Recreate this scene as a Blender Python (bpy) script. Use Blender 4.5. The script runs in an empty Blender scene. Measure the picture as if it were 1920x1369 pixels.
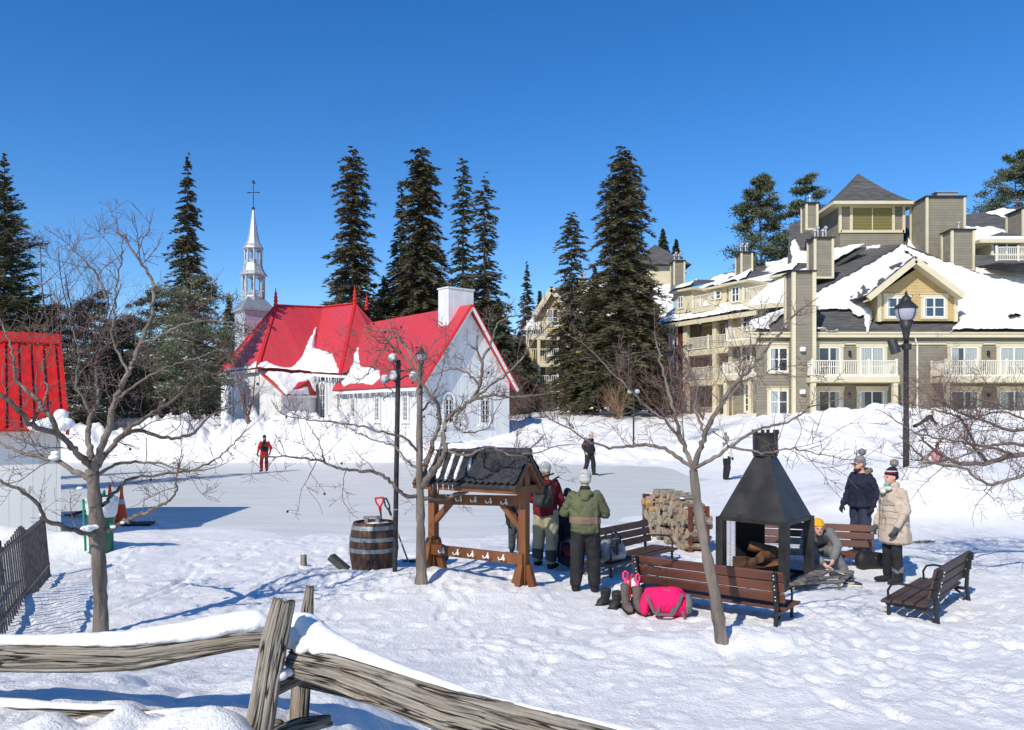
import bpy, bmesh, math, random
import numpy as np
from mathutils import Vector, Matrix, Quaternion
sc = bpy.context.scene
COL = sc.collection
random.seed(7)
F, HC, YH = 1500.0, 2.35, 785.0
# ---------------- camera, sky, sun, exposure ----------------
cd = bpy.data.cameras.new('camera'); cam = bpy.data.objects.new('camera', cd); COL.objects.link(cam)
cam.location = (0, 0, HC); cam.rotation_euler = (math.radians(90), 0, 0)
cd.sensor_width = 36; cd.lens = 36 * F / 1920; cd.shift_y = (YH - 684.5) / 1920
cd.clip_start = 0.05; cd.clip_end = 3000
sc.camera = cam
SUN_EL, SUN_AZ = math.radians(39), math.radians(211)
w = bpy.data.worlds.new('World'); sc.world = w; w.use_nodes = True
nt = w.node_tree; nt.nodes.clear()
sky = nt.nodes.new('ShaderNodeTexSky'); sky.sky_type = 'NISHITA'; sky.sun_disc = False
sky.sun_elevation = SUN_EL; sky.sun_rotation = SUN_AZ; sky.altitude = 900
sky.air_density = 1.0; sky.dust_density = 0.05; sky.ozone_density = 3.0
bg = nt.nodes.new('ShaderNodeBackground'); bg.inputs[1].default_value = 0.15
wo = nt.nodes.new('ShaderNodeOutputWorld')
hs = nt.nodes.new('ShaderNodeHueSaturation'); hs.inputs['Saturation'].default_value = 1.34; hs.inputs['Hue'].default_value = .507; nt.links.new(sky.outputs[0], hs.inputs['Color']); nt.links.new(hs.outputs[0], bg.inputs[0]); nt.links.new(bg.outputs[0], wo.inputs[0])
sd = bpy.data.lights.new('sun', 'SUN'); sd.energy = 4.1; sd.angle = math.radians(0.5); sd.color = (1.0, 0.935, 0.82)
so = bpy.data.objects.new('sun', sd); COL.objects.link(so)
sdir = Vector((math.sin(SUN_AZ) * math.cos(SUN_EL), math.cos(SUN_AZ) * math.cos(SUN_EL), math.sin(SUN_EL)))
so.rotation_euler = sdir.to_track_quat('Z', 'Y').to_euler(); so.location = (-20, -30, 40)
sc.view_settings.view_transform = 'Standard'; sc.view_settings.look = 'None'
sc.view_settings.exposure = 0.13; sc.view_settings.gamma = 1.0
sc.view_settings.use_curve_mapping = False

# ---------------- coordinates: pixel (of the 1920 wide photo) + distance -> world ----------------
def P(px, py, d): return Vector(((px - 960) * d / F, d, HC - (py - YH) * d / F))
def PZ(px, z, d): return Vector(((px - 960) * d / F, d, z))
# ---------------- noise ----------------
_rs = np.random.RandomState(3); _tab = _rs.rand(256, 256)
def vnoise(x, y, seed=0):
    x = np.asarray(x, float) + seed * 17.31; y = np.asarray(y, float) + seed * 9.77
    xi = np.floor(x).astype(int); yi = np.floor(y).astype(int); fx = x - xi; fy = y - yi
    fx = fx * fx * fx * (fx * (fx * 6 - 15) + 10); fy = fy * fy * fy * (fy * (fy * 6 - 15) + 10)
    a = _tab[xi & 255, yi & 255]; b = _tab[(xi + 1) & 255, yi & 255]; c = _tab[xi & 255, (yi + 1) & 255]; d = _tab[(xi + 1) & 255, (yi + 1) & 255]
    return (a + (b - a) * fx) * (1 - fy) + (c + (d - c) * fx) * fy
def fbm(x, y, o=4, seed=0, g=0.5):
    s = 0; a = 1; t = 0
    for k in range(o):
        s = s + a * (vnoise(x * 2 ** k, y * 2 ** k, seed + k) - .5); t += a; a *= g
    return s / t * 2
def sstep(a, b, x):
    t = np.clip((x - a) / (b - a), 0, 1); return t * t * (3 - 2 * t)

# ---------------- objects ----------------
def tag(o, label=None, cat=None, group=None, kind=None):
    if label: o['label'] = label
    if cat: o['category'] = cat
    if group: o['group'] = group
    if kind: o['kind'] = kind
    return o
PM = {}
def thing(name, label, cat, loc=(0, 0, 0), rz=0, group=None, rot=None):
    o = bpy.data.objects.new(name, None); COL.objects.link(o)
    o.location = loc; o.rotation_euler = rot if rot else (0, 0, rz); o.empty_display_size = .1
    PM[o.name] = Matrix.Translation(Vector(loc)) @ (o.rotation_euler.to_matrix().to_4x4())
    return tag(o, label, cat, group)
def link(name, me, mat, parent=None):
    o = bpy.data.objects.new(name, me); COL.objects.link(o)
    if mat:
        me.materials.clear()
        for m in (mat if isinstance(mat, (list, tuple)) else [mat]): me.materials.append(m)
    if parent: o.parent = parent
    return o
def copy_tree(o, parent=None):
    c = o.copy(); COL.objects.link(c)
    if parent: c.parent = parent; c.matrix_parent_inverse = o.matrix_parent_inverse.copy()
    for ch in list(o.children): copy_tree(ch, c)
    return c
def root_matrix(p):
    while p.parent: p = p.parent
    return PM.get(p.name, Matrix.Identity(4))
class MB:
    def __init__(s): s.v = []; s.f = []; s.mi = []; s.uv = None
    def add(s, vs, fs, mi=0):
        n = len(s.v); s.v.extend([tuple(v) for v in vs]); s.f.extend([tuple(i + n for i in f) for f in fs]); s.mi.extend([mi] * len(fs)); return s
    def quad(s, a, b, c, d, mi=0): return s.add([a, b, c, d], [(0, 1, 2, 3)], mi)
    def poly(s, pts, mi=0): return s.add(pts, [tuple(range(len(pts)))], mi)
    def hexa(s, b, t, mi=0):   # bottom 4, top 4 (ccw from above)
        return s.add(list(b) + list(t), [(3, 2, 1, 0), (4, 5, 6, 7), (0, 1, 5, 4), (1, 2, 6, 5), (2, 3, 7, 6), (3, 0, 4, 7)], mi)
    def box(s, c, size, rot=None, mi=0, bev=0):
        hx, hy, hz = [q / 2 for q in size]; c = Vector(c)
        R = rot if rot is not None else Matrix.Identity(3)
        if isinstance(R, (int, float)): R = Matrix.Rotation(R, 3, 'Z')
        if bev:
            b = bev; pts = []
            for z, k in ((-hz, b), (-hz + b, 0), (hz - b, 0), (hz, b)):
                x, y = hx - k, hy - k
                for (a, d) in ((-x + (b if not k else 0), -y), (x - (b if not k else 0), -y), (x, -y + (b if not k else 0)), (x, y - (b if not k else 0)), (x - (b if not k else 0), y), (-x + (b if not k else 0), y), (-x, y - (b if not k else 0)), (-x, -y + (b if not k else 0))):
                    pts.append(c + R @ Vector((a, d, z)))
            fs = [tuple(range(7, -1, -1)), tuple(range(24, 32))]
            for r in range(3):
                for k in range(8): fs.append((r * 8 + k, r * 8 + (k + 1) % 8, r * 8 + 8 + (k + 1) % 8, r * 8 + 8 + k))
            return s.add(pts, fs, mi)
        b = [c + R @ Vector(q) for q in ((-hx, -hy, -hz), (hx, -hy, -hz), (hx, hy, -hz), (-hx, hy, -hz))]
        t = [c + R @ Vector(q) for q in ((-hx, -hy, hz), (hx, -hy, hz), (hx, hy, hz), (-hx, hy, hz))]
        return s.hexa(b, t, mi)
    def bar(s, a, b, w, h=None, up=(0, 0, 1), mi=0):      # square bar between two points
        a = Vector(a); b = Vector(b); h = h or w; d = b - a; L = d.length
        if L < 1e-6: return s
        d.normalize(); u = Vector(up)
        if abs(d.dot(u)) > .98: u = Vector((0, 1, 0))
        x = d.cross(u).normalized(); u2 = x.cross(d)
        return s.box((a + b) / 2, (w, L, h), Matrix((x, d, u2)).transposed(), mi)
    def tube(s, pts, rad, n=8, cap=True, mi=0):
        pts = [Vector(p) for p in pts]; m = len(pts)
        if not isinstance(rad, (list, tuple)): rad = [rad] * m
        N = None; vs = []
        for i in range(m):
            t = (pts[min(i + 1, m - 1)] - pts[max(i - 1, 0)])
            if t.length < 1e-9: t = Vector((0, 0, 1))
            t.normalize()
            if N is None:
                N = t.orthogonal().normalized()
            N = (N - t * N.dot(t));
            if N.length < 1e-6: N = t.orthogonal()
            N.normalize(); B = t.cross(N)
            for k in range(n):
                a = 2 * math.pi * k / n; vs.append(pts[i] + (N * math.cos(a) + B * math.sin(a)) * rad[i])
        fs = [(i * n + k, i * n + (k + 1) % n, (i + 1) * n + (k + 1) % n, (i + 1) * n + k) for i in range(m - 1) for k in range(n)]
        if cap: fs += [tuple(range(n - 1, -1, -1)), tuple((m - 1) * n + k for k in range(n))]
        return s.add(vs, fs, mi)
    def lathe(s, prof, c=(0, 0, 0), n=24, ax=None, mi=0, cap=True, ph=0):   # prof [(r,z)]
        c = Vector(c); R = Matrix.Identity(3) if ax is None else Vector((0, 0, 1)).rotation_difference(Vector(ax)).to_matrix()
        vs = [c + R @ Vector((r * math.cos(2 * math.pi * k / n + ph), r * math.sin(2 * math.pi * k / n + ph), z)) for r, z in prof for k in range(n)]
        m = len(prof)
        fs = [(i * n + k, i * n + (k + 1) % n, (i + 1) * n + (k + 1) % n, (i + 1) * n + k) for i in range(m - 1) for k in range(n)]
        if cap: fs += [tuple(range(n - 1, -1, -1)), tuple((m - 1) * n + k for k in range(n))]
        return s.add(vs, fs, mi)
    def ball(s, c, r, n=10, m=7, mi=0):
        if not isinstance(r, (list, tuple)): r = (r, r, r)
        vs = [(c[0], c[1], c[2] - r[2])]
        for i in range(1, m):
            a = -math.pi / 2 + math.pi * i / m
            for k in range(n):
                b = 2 * math.pi * k / n; vs.append((c[0] + r[0] * math.cos(a) * math.cos(b), c[1] + r[1] * math.cos(a) * math.sin(b), c[2] + r[2] * math.sin(a)))
        vs.append((c[0], c[1], c[2] + r[2])); top = len(vs) - 1
        fs = [(0, 1 + (k + 1) % n, 1 + k) for k in range(n)]
        for i in range(m - 2):
            for k in range(n): a = 1 + i * n; fs.append((a + k, a + (k + 1) % n, a + n + (k + 1) % n, a + n + k))
        a = 1 + (m - 2) * n; fs += [(a + k, a + (k + 1) % n, top) for k in range(n)]
        return s.add(vs, fs, mi)
    def build(s, name, mat, parent=None, smooth=False, local=False):
        me = bpy.data.meshes.new(name); vs = s.v
        if parent is not None and not local:
            M = root_matrix(parent).inverted(); vs = [tuple(M @ Vector(v)) for v in vs]
        me.from_pydata(vs, [], s.f); me.update()
        if max(s.mi, default=0) > 0: me.polygons.foreach_set('material_index', s.mi)
        if smooth: me.polygons.foreach_set('use_smooth', [True] * len(me.polygons))
        return link(name, me, mat, parent)
def smooth_angle(o, ang=35):
    me = o.data; me.polygons.foreach_set('use_smooth', [True] * len(me.polygons))
    bm = bmesh.new(); bm.from_mesh(me); a = math.radians(ang)
    for e in bm.edges:
        if len(e.link_faces) == 2 and e.calc_face_angle(0) > a: e.smooth = False
    bm.to_mesh(me); bm.free(); return o
def np_mesh(name, V, Fc, mat, parent=None, smooth=True, local=False, uv=None):
    me = bpy.data.meshes.new(name); V = np.asarray(V, np.float32); Fc = np.asarray(Fc, np.int32)
    if parent is not None and not local:
        M = np.array(root_matrix(parent).inverted()); V = V @ M[:3, :3].T.astype(np.float32) + M[:3, 3].astype(np.float32)
    k = Fc.shape[1]; me.vertices.add(len(V)); me.vertices.foreach_set('co', V.ravel())
    me.loops.add(Fc.size); me.loops.foreach_set('vertex_index', Fc.ravel())
    me.polygons.add(len(Fc)); me.polygons.foreach_set('loop_start', np.arange(0, Fc.size, k, dtype=np.int32))
    me.polygons.foreach_set('loop_total', np.full(len(Fc), k, np.int32))
    me.polygons.foreach_set('use_smooth', np.full(len(Fc), bool(smooth)))
    if uv is not None:
        l = me.uv_layers.new(name='UVMap'); l.data.foreach_set('uv', np.asarray(uv, np.float32)[Fc.ravel()].ravel())
    me.update(calc_edges=True); me.validate()
    return link(name, me, mat, parent)
def grid_faces(nr, nc):
    i = np.arange(nr - 1)[:, None] * nc + np.arange(nc - 1)[None, :]; i = i.ravel()
    return np.stack([i, i + 1, i + nc + 1, i + nc], 1)

# ---------------- materials ----------------
def rgb(*c):   # sRGB 0-255 -> linear
    return tuple(((x / 255) / 12.92 if x <= 10 else ((x / 255 + .055) / 1.055) ** 2.4) for x in c)
MATS = {}
def mat(name, col, rough=.7, metal=0, col2=None, nscale=8, nlo=.4, nhi=.6, stretch=None, bscale=0, bdist=.01, bstr=.6, stripe=None, uv=False, spec=.4, detail=6, sss=0, trans=0):
    if name in MATS: return MATS[name]
    m = bpy.data.materials.new(name); m.use_nodes = True; nt = m.node_tree; N = nt.nodes; L = nt.links
    b = N['Principled BSDF']; b.inputs['Roughness'].default_value = rough; b.inputs['Metallic'].default_value = metal
    b.inputs['Specular IOR Level'].default_value = spec
    b.inputs['Base Color'].default_value = (*col, 1)
    if trans: b.inputs['Transmission Weight'].default_value = trans
    tc = N.new('ShaderNodeTexCoord'); vec = tc.outputs['UV' if uv else 'Object']
    if stretch:
        mp = N.new('ShaderNodeMapping'); mp.inputs['Scale'].default_value = stretch; L.new(vec, mp.inputs[0]); svec = mp.outputs[0]
    else: svec = vec
    csock = None
    if col2:
        n = N.new('ShaderNodeTexNoise'); n.inputs['Scale'].default_value = nscale; n.inputs['Detail'].default_value = detail; L.new(svec, n.inputs[0])
        r = N.new('ShaderNodeMapRange'); r.inputs[1].default_value = nlo; r.inputs[2].default_value = nhi; L.new(n.outputs[0], r.inputs[0])
        mx = N.new('ShaderNodeMix'); mx.data_type = 'RGBA'; mx.inputs[6].default_value = (*col, 1); mx.inputs[7].default_value = (*col2, 1)
        L.new(r.outputs[0], mx.inputs[0]); csock = mx.outputs[2]
    height = None; hd = bdist
    if bscale:
        n2 = N.new('ShaderNodeTexNoise'); n2.inputs['Scale'].default_value = bscale; n2.inputs['Detail'].default_value = 8; L.new(svec, n2.inputs[0]); height = n2.outputs[0]
    nrm = None
    if height is not None:
        bp = N.new('ShaderNodeBump'); bp.inputs['Strength'].default_value = bstr; bp.inputs['Distance'].default_value = bdist; L.new(height, bp.inputs['Height']); nrm = bp.outputs[0]
    if stripe:   # (direction, period, groove fraction, darkening, bump depth, 'saw'|'groove'|'rib')
        dv, per, gf, dark, dep, kind = stripe
        dp = N.new('ShaderNodeVectorMath'); dp.operation = 'DOT_PRODUCT'; dp.inputs[1].default_value = dv; L.new(tc.outputs['Object'], dp.inputs[0])
        dv2 = N.new('ShaderNodeMath'); dv2.operation = 'DIVIDE'; dv2.inputs[1].default_value = per; L.new(dp.outputs['Value'], dv2.inputs[0])
        fr = N.new('ShaderNodeMath'); fr.operation = 'FRACT'; L.new(dv2.outputs[0], fr.inputs[0])
        lt = N.new('ShaderNodeMath'); lt.operation = 'LESS_THAN'; lt.inputs[1].default_value = gf; L.new(fr.outputs[0], lt.inputs[0])
        mx = N.new('ShaderNodeMix'); mx.data_type = 'RGBA'; mx.blend_type = 'MULTIPLY'
        if csock: L.new(csock, mx.inputs[6])
        else: mx.inputs[6].default_value = (*col, 1)
        mx.inputs[7].default_value = (dark, dark, dark, 1); L.new(lt.outputs[0], mx.inputs[0]); csock = mx.outputs[2]
        # per-board tone
        fl = N.new('ShaderNodeMath'); fl.operation = 'FLOOR'; L.new(dv2.outputs[0], fl.inputs[0])
        wn = N.new('ShaderNodeTexWhiteNoise'); wn.noise_dimensions = '1D'; L.new(fl.outputs[0], wn.inputs['W'])
        mr = N.new('ShaderNodeMapRange'); mr.inputs[3].default_value = .92; mr.inputs[4].default_value = 1.04; L.new(wn.outputs[0], mr.inputs[0])
        vs = N.new('ShaderNodeVectorMath'); vs.operation = 'SCALE'; L.new(csock, vs.inputs[0]); L.new(mr.outputs[0], vs.inputs['Scale']); csock = vs.outputs[0]
        bp = N.new('ShaderNodeBump'); bp.inputs['Strength'].default_value = .8; bp.inputs['Distance'].default_value = dep
        if kind == 'saw': L.new(fr.outputs[0], bp.inputs['Height']); bp.invert = True
        else: L.new(lt.outputs[0], bp.inputs['Height']); bp.invert = (kind == 'groove')
        if nrm: L.new(nrm, bp.inputs['Normal'])
        nrm = bp.outputs[0]
    if csock: L.new(csock, b.inputs['Base Color'])
    if nrm: L.new(nrm, b.inputs['Normal'])
    MATS[name] = m; return m
def snow_mat(name, scales, col=(.89, .875, .85), dirt=None):
    m = bpy.data.materials.new(name); m.use_nodes = True; nt = m.node_tree; N = nt.nodes; L = nt.links
    b = N['Principled BSDF']; b.inputs['Roughness'].default_value = .55; b.inputs['Specular IOR Level'].default_value = .25
    tc = N.new('ShaderNodeTexCoord'); prev = None
    for (s, d, st, strx) in scales:
        mp = N.new('ShaderNodeMapping'); mp.inputs['Scale'].default_value = strx; L.new(tc.outputs['Object'], mp.inputs[0])
        n = N.new('ShaderNodeTexNoise'); n.inputs['Scale'].default_value = s; n.inputs['Detail'].default_value = 5; n.inputs['Roughness'].default_value = .6; L.new(mp.outputs[0], n.inputs[0])
        bp = N.new('ShaderNodeBump'); bp.inputs['Strength'].default_value = st; bp.inputs['Distance'].default_value = d; L.new(n.outputs[0], bp.inputs['Height'])
        if prev: L.new(prev, bp.inputs['Normal'])
        prev = bp.outputs[0]
    L.new(prev, b.inputs['Normal'])
    b.inputs['Base Color'].default_value = (*col, 1)
    if dirt:
        n = N.new('ShaderNodeTexNoise'); n.inputs['Scale'].default_value = dirt[0]; n.inputs['Detail'].default_value = 9; n.inputs['Roughness'].default_value = .65; L.new(tc.outputs['Object'], n.inputs[0])
        r = N.new('ShaderNodeMapRange'); r.inputs[1].default_value = .45; r.inputs[2].default_value = .75; L.new(n.outputs[0], r.inputs[0])
        mx = N.new('ShaderNodeMix'); mx.data_type = 'RGBA'; mx.inputs[6].default_value = (*col, 1); mx.inputs[7].default_value = (*dirt[1], 1)
        L.new(r.outputs[0], mx.inputs[0]); L.new(mx.outputs[2], b.inputs['Base Color'])
    MATS[name] = m; return m
M_snow_ground = snow_mat('trodden_snow', [(9, .02, .4, (1, 1, 1)), (32, .022, .9, (1, 1, 1)), (90, .009, 1.0, (1, 1, 1))], dirt=(2.5, (.78, .765, .74)))
M_snow = snow_mat('fresh_snow', [(5, .05, .6, (1, 1, 1)), (30, .010, .5, (1, 1, 1))])
M_rsnow = snow_mat('roof_snow', [(.8, .15, .4, (1, 1, 1)), (6, .03, .3, (1, 1, 1))])
# ================= GROUND =================
def g2(px, py): d = F * HC / (py - YH); return ((px - 960) * d / F, d)
RINK = [g2(60, 962), g2(230, 968), g2(330, 985), g2(460, 994), g2(600, 1003), g2(700, 1006), g2(900, 1006), g2(1080, 995), g2(1180, 972), g2(1300, 938), g2(1400, 918), g2(1475, 908), g2(1525, 903), g2(1500, 893), g2(1420, 886), g2(1330, 879), g2(1200, 874), g2(1000, 869), g2(730, 868), g2(420, 868), (-34, 42.5), (-34, 21)]
def rink_sd(X, Y):      # >0 outside
    X = np.asarray(X, float); Y = np.asarray(Y, float); dmin = np.full(X.shape, 1e9); ins = np.zeros(X.shape, bool); n = len(RINK)
    for i in range(n):
        (ax, ay), (bx, by) = RINK[i], RINK[(i + 1) % n]
        ex, ey = bx - ax, by - ay; t = np.clip(((X - ax) * ex + (Y - ay) * ey) / (ex * ex + ey * ey), 0, 1)
        dmin = np.minimum(dmin, (X - ax - t * ex) ** 2 + (Y - ay - t * ey) ** 2)
        c = ((ay > Y) != (by > Y)) & (X < (bx - ax) * (Y - ay) / (by - ay + 1e-12) + ax); ins ^= c
    d = np.sqrt(dmin); return np.where(ins, -d, d)
def bump(X, Y, cx, cy, rx, ry, h, p=2): return h * np.exp(-(np.abs((X - cx) / rx) ** p + np.abs((Y - cy) / ry) ** p))
def gh(X, Y, detail=True):
    X = np.asarray(X, float); Y = np.asarray(Y, float); Ys = np.maximum(Y, 3.0)
    px = 960 + F * X / Ys
    zc = np.interp(Y, [0, 42, 46, 50, 58, 66, 80, 120, 600], [0, 0, .45, .95, 2.1, 2.7, 3.2, 4.5, 14])
    zr = np.interp(Y, [0, 31, 34, 38, 42, 47, 60, 80, 120, 600], [0, 0, .35, 1.2, 2.0, 2.55, 2.75, 3.2, 4.5, 14])
    zl = np.interp(Y, [0, 43, 50, 60, 80, 120, 600], [0, 0, .5, 1.7, 2.7, 4.0, 12])
    a = sstep(1230, 1480, px); b = sstep(880, 1040, px)
    z = zl * (1 - b) + (zc * (1 - a) + zr * a) * b
    out = rink_sd(X, Y)
    edge = np.clip(out * .6 + .25 * fbm(X * 1.3, Y * .9, 3, 5), -1, 1) * .06
    z = z + edge
    far = sstep(28, 40, Y)
    # ploughed bank on the far left shore
    crest = np.interp(px, [0, 130, 300, 400, 480, 520, 600, 660, 705, 740, 830, 900, 960, 1000], [1.6, 1.6, 1.75, 1.8, 2.1, 2.1, 2.3, 2.0, 1.25, .75, .7, .75, .55, 0])
    lum = 1 + .45 * fbm(X * .55, Y * .5, 4, 11) + .22 * fbm(X * 1.9, Y * 1.7, 4, 15) + .10 * (1 - 3 * np.abs(fbm(X * 1.2, Y * 1.2, 2, 17)))
    z = z + far * crest * np.exp(-((Y - 45.6) / 2.3) ** 4) * lum * sstep(.0, 1.6, out + .3 * fbm(X, Y, 2, 8)) * (1 - sstep(1000, 1040, px))
    # small shore bank in the middle, larger rough banks on the right shore
    z = z + far * .45 * np.exp(-((Y - 44.0) / 1.3) ** 2) * sstep(960, 1010, px) * (1 - sstep(1330, 1450, px)) * (1 + .5 * fbm(X * .8, Y * .8, 3, 21))
    rb = sstep(1380, 1500, px) * sstep(.1, 3.0, out) * sstep(29, 33, Y)
    z = z + rb * (.55 * fbm(X * .35, Y * .45, 4, 31) + .18 * fbm(X * 1.3, Y * 1.2, 3, 33) + .35 * np.exp(-((Y - 37) / 2.5) ** 2)) * (1 - sstep(46, 49, Y))
    z = z + bump(X, Y, 21.2, 45.5, 5.5, 1.6, .42)
    # slope and mounds to the right of the rink
    z = z + bump(X, Y, 9.6, 25.0, 2.0, 3.2, .35) + bump(X, Y, 12.2, 27.5, 3.4, 2.2, .7)
    z = z + bump(X, Y, 9.9, 18.9, 2.1, 1.35, 1.08) + bump(X, Y, 12.6, 19.6, 2.4, 1.6, .6) + bump(X, Y, 8.3, 21.5, 1.7, 1.8, .3)
    z = z + bump(X, Y, 24, 30, 9, 5, 1.2)
    # mounds near the middle tree, the rack, left shed edge, foreground tree
    z = z + bump(X, Y, -1.15, 11.3, .75, .45, .15) + bump(X, Y, -.45, 10.4, .9, .5, .13) + bump(X, Y, -2.2, 11.4, .9, .3, .08)
    z = z + bump(X, Y, 2.3, 8.25, .85, .35, .12) + bump(X, Y, 1.2, 8.0, .8, .3, .05)
    z = z + bump(X, Y, -8.2, 14.0, 1.5, .45, .22) + bump(X, Y, -7.4, 13.7, .9, .35, .14) + bump(X, Y, -9.6, 13.6, 1.5, .8, .3)
    z = z + bump(X, Y, -5.95, 9.4, .22, 2.2, .12)
    # near embankment on which the rail fence stands
    n1 = np.interp(Y, [-8, 3, 3.85, 4.25, 4.7, 5.2, 6.2, 7.2, 8.2], [.70, .70, .725, .69, .62, .54, .27, .07, 0])
    n2 = np.interp(Y, [-8, 2.4, 3.2, 4.0, 5.5], [.74, .7, .5, .22, 0])
    k = sstep(-1.5, -.1, X)
    n1 = n1 + bump(X, Y, -2.26, 3.86, .22, .20, .17) + bump(X, Y, -1.90, 3.9, .12, .18, .15) + bump(X, Y, -1.40, 3.86, .26, .2, .16) + bump(X, Y, -2.85, 3.8, .25, .2, .10) + bump(X, Y, -1.62, 3.8, .1, .15, .05)
    nb = n1 * (1 - k) + n2 * k
    soft = sstep(8.2, 6.4, Y) if False else (1 - sstep(5.6, 8.0, Y + 1.2 * k))
    z = z + nb
    if detail:
        inn = sstep(-.3, .5, out)
        lum2 = fbm(X * 1.7, Y * 1.9, 3, 41)
        z = z + soft * (.10 * lum2 + .045 * np.abs(fbm(X * 4, Y * 4.5, 2, 47)))
        tr = (1 - soft) * inn * (1 - sstep(30, 44, Y))
        rid = 1 - np.abs(fbm(X * 2.6, Y * 2.6, 2, 51)) * 2.2
        z = z + tr * (.04 * fbm(X * 1.1, Y * 1.1, 2, 55) + .006 * fbm(X * 6.2, Y * 6.2, 3, 57) + .008 * fbm(X * 13, Y * 13, 2, 59) + .004 * rid)
        # rougher heaps round the trees and the rack
        ro = np.exp(-(((X + .9) / 1.6) ** 2 + ((Y - 10.7) / .8) ** 2)) + .8 * np.exp(-(((X - 1.4) / 2.6) ** 2 + ((Y - 7.9) / .6) ** 2)) + .7 * np.exp(-(((X + 8.2) / 1.8) ** 2 + ((Y - 13.9) / .7) ** 2)) + .5 * np.exp(-(((X + 4.4) / 1.2) ** 2 + ((Y - 9.2) / .8) ** 2))
        z = z + ro * .06 * fbm(X * 3.4, Y * 3.6, 3, 61)
        # sled / tyre track at the left
        for off in (0, .16):
            xt = -4.95 + off + .25 * np.sin((Y - 9) * .8); z = z - .045 * np.exp(-((X - xt) / .045) ** 2) * sstep(8.6, 9.2, Y) * (1 - sstep(11.5, 12.2, Y))
        z = z + inn * far * .17 * fbm(X * 1.6, Y * 1.6, 4, 71) * sstep(.2, 1.5, out)
    return z
def G(px, py, zoff=0):      # ground point seen at a pixel (iterates on height)
    d = F * HC / (py - YH)
    for _ in range(12):
        X = (px - 960) * d / F; z = float(gh(X, d, False)); d = .5 * d + .5 * F * (HC - z) / (py - YH)
    X = (px - 960) * d / F; return Vector((X, d, float(gh(X, d)) + zoff))
def GX(X, Y, zoff=0): return Vector((X, Y, float(gh(X, Y)) + zoff))
us = np.concatenate([np.linspace(-2.6, -.72, 46)[:-1], np.arange(-.72, .72, .0027), np.linspace(.72, 2.6, 46)])
ys = np.concatenate([np.linspace(-8, 2.9, 14), np.exp(np.arange(math.log(3.0), math.log(58), .0046)), np.exp(np.linspace(math.log(58), math.log(700), 90))[1:]])
UU, YY = np.meshgrid(us, ys); XX = UU * np.maximum(YY, 3.0); ZZ = gh(XX, YY)
# boot prints and scattered clods pressed into the trodden area
frs = np.random.RandomState(77)
def stamp(x, y, ang, L_, W_, dep, rim):
    i0, i1 = np.searchsorted(ys, y - .3), np.searchsorted(ys, y + .3); j0, j1 = np.searchsorted(us, (x - .3) / y), np.searchsorted(us, (x + .3) / y)
    if i1 - i0 < 2 or j1 - j0 < 2: return
    A = XX[i0:i1, j0:j1] - x; B = YY[i0:i1, j0:j1] - y; c, s = math.cos(ang), math.sin(ang); a = (A * c + B * s) / L_; b = (-A * s + B * c) / W_; r = np.sqrt(a * a + b * b)
    ZZ[i0:i1, j0:j1] += -dep * np.exp(-r ** 4) + rim * np.exp(-((r - 1.35) / .3) ** 2)
for k in range(120):          # walked lines of prints
    x, y = frs.uniform(-6, 9), frs.uniform(6.2, 16); h = frs.uniform(0, 6.28)
    for q in range(frs.randint(8, 22)):
        h += frs.normal(0, .15); x += .36 * math.cos(h); y += .36 * math.sin(h)
        if not (6.0 < y < 17) or abs(x) > .7 * y: continue
        if x < -1 and y < 8: continue
        if rink_sd(x, y) < .3: continue
        sgn = 1 if q % 2 else -1; stamp(x - sgn * .1 * math.sin(h), y + sgn * .1 * math.cos(h), h + frs.normal(0, .2), .15, .065, frs.uniform(.010, .028), frs.uniform(.003, .010))
for k in range(1500):
    y = math.exp(frs.uniform(math.log(5.8), math.log(24))); x = frs.uniform(-.68, .72) * y
    if rink_sd(x, y) < .2: continue
    stamp(x, y, frs.uniform(0, 3.1), frs.uniform(.03, .09), frs.uniform(.03, .07), -frs.uniform(.003, .014) if frs.rand() < .6 else frs.uniform(.004, .014), 0)
np_mesh('snow_ground', np.stack([XX.ravel(), YY.ravel(), ZZ.ravel()], 1), grid_faces(len(ys), len(us)), M_snow_ground)['kind'] = 'structure'
# ice sheet
ice = bpy.data.materials.new('rink_ice'); ice.use_nodes = True
N = ice.node_tree.nodes; L = ice.node_tree.links; b = N['Principled BSDF']; b.inputs['Specular IOR Level'].default_value = .35
tc = N.new('ShaderNodeTexCoord'); mp = N.new('ShaderNodeMapping'); mp.inputs['Scale'].default_value = (.35, 1.6, 1); L.new(tc.outputs['Object'], mp.inputs[0])
n = N.new('ShaderNodeTexNoise'); n.inputs['Scale'].default_value = 1.1; n.inputs['Detail'].default_value = 10; n.inputs['Roughness'].default_value = .65; L.new(mp.outputs[0], n.inputs[0])
cr = N.new('ShaderNodeValToRGB'); cr.color_ramp.elements[0].position = .35; cr.color_ramp.elements[0].color = (.60, .61, .565, 1); cr.color_ramp.elements[1].position = .68; cr.color_ramp.elements[1].color = (.73, .735, .69, 1)
L.new(n.outputs[0], cr.inputs[0])
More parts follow.
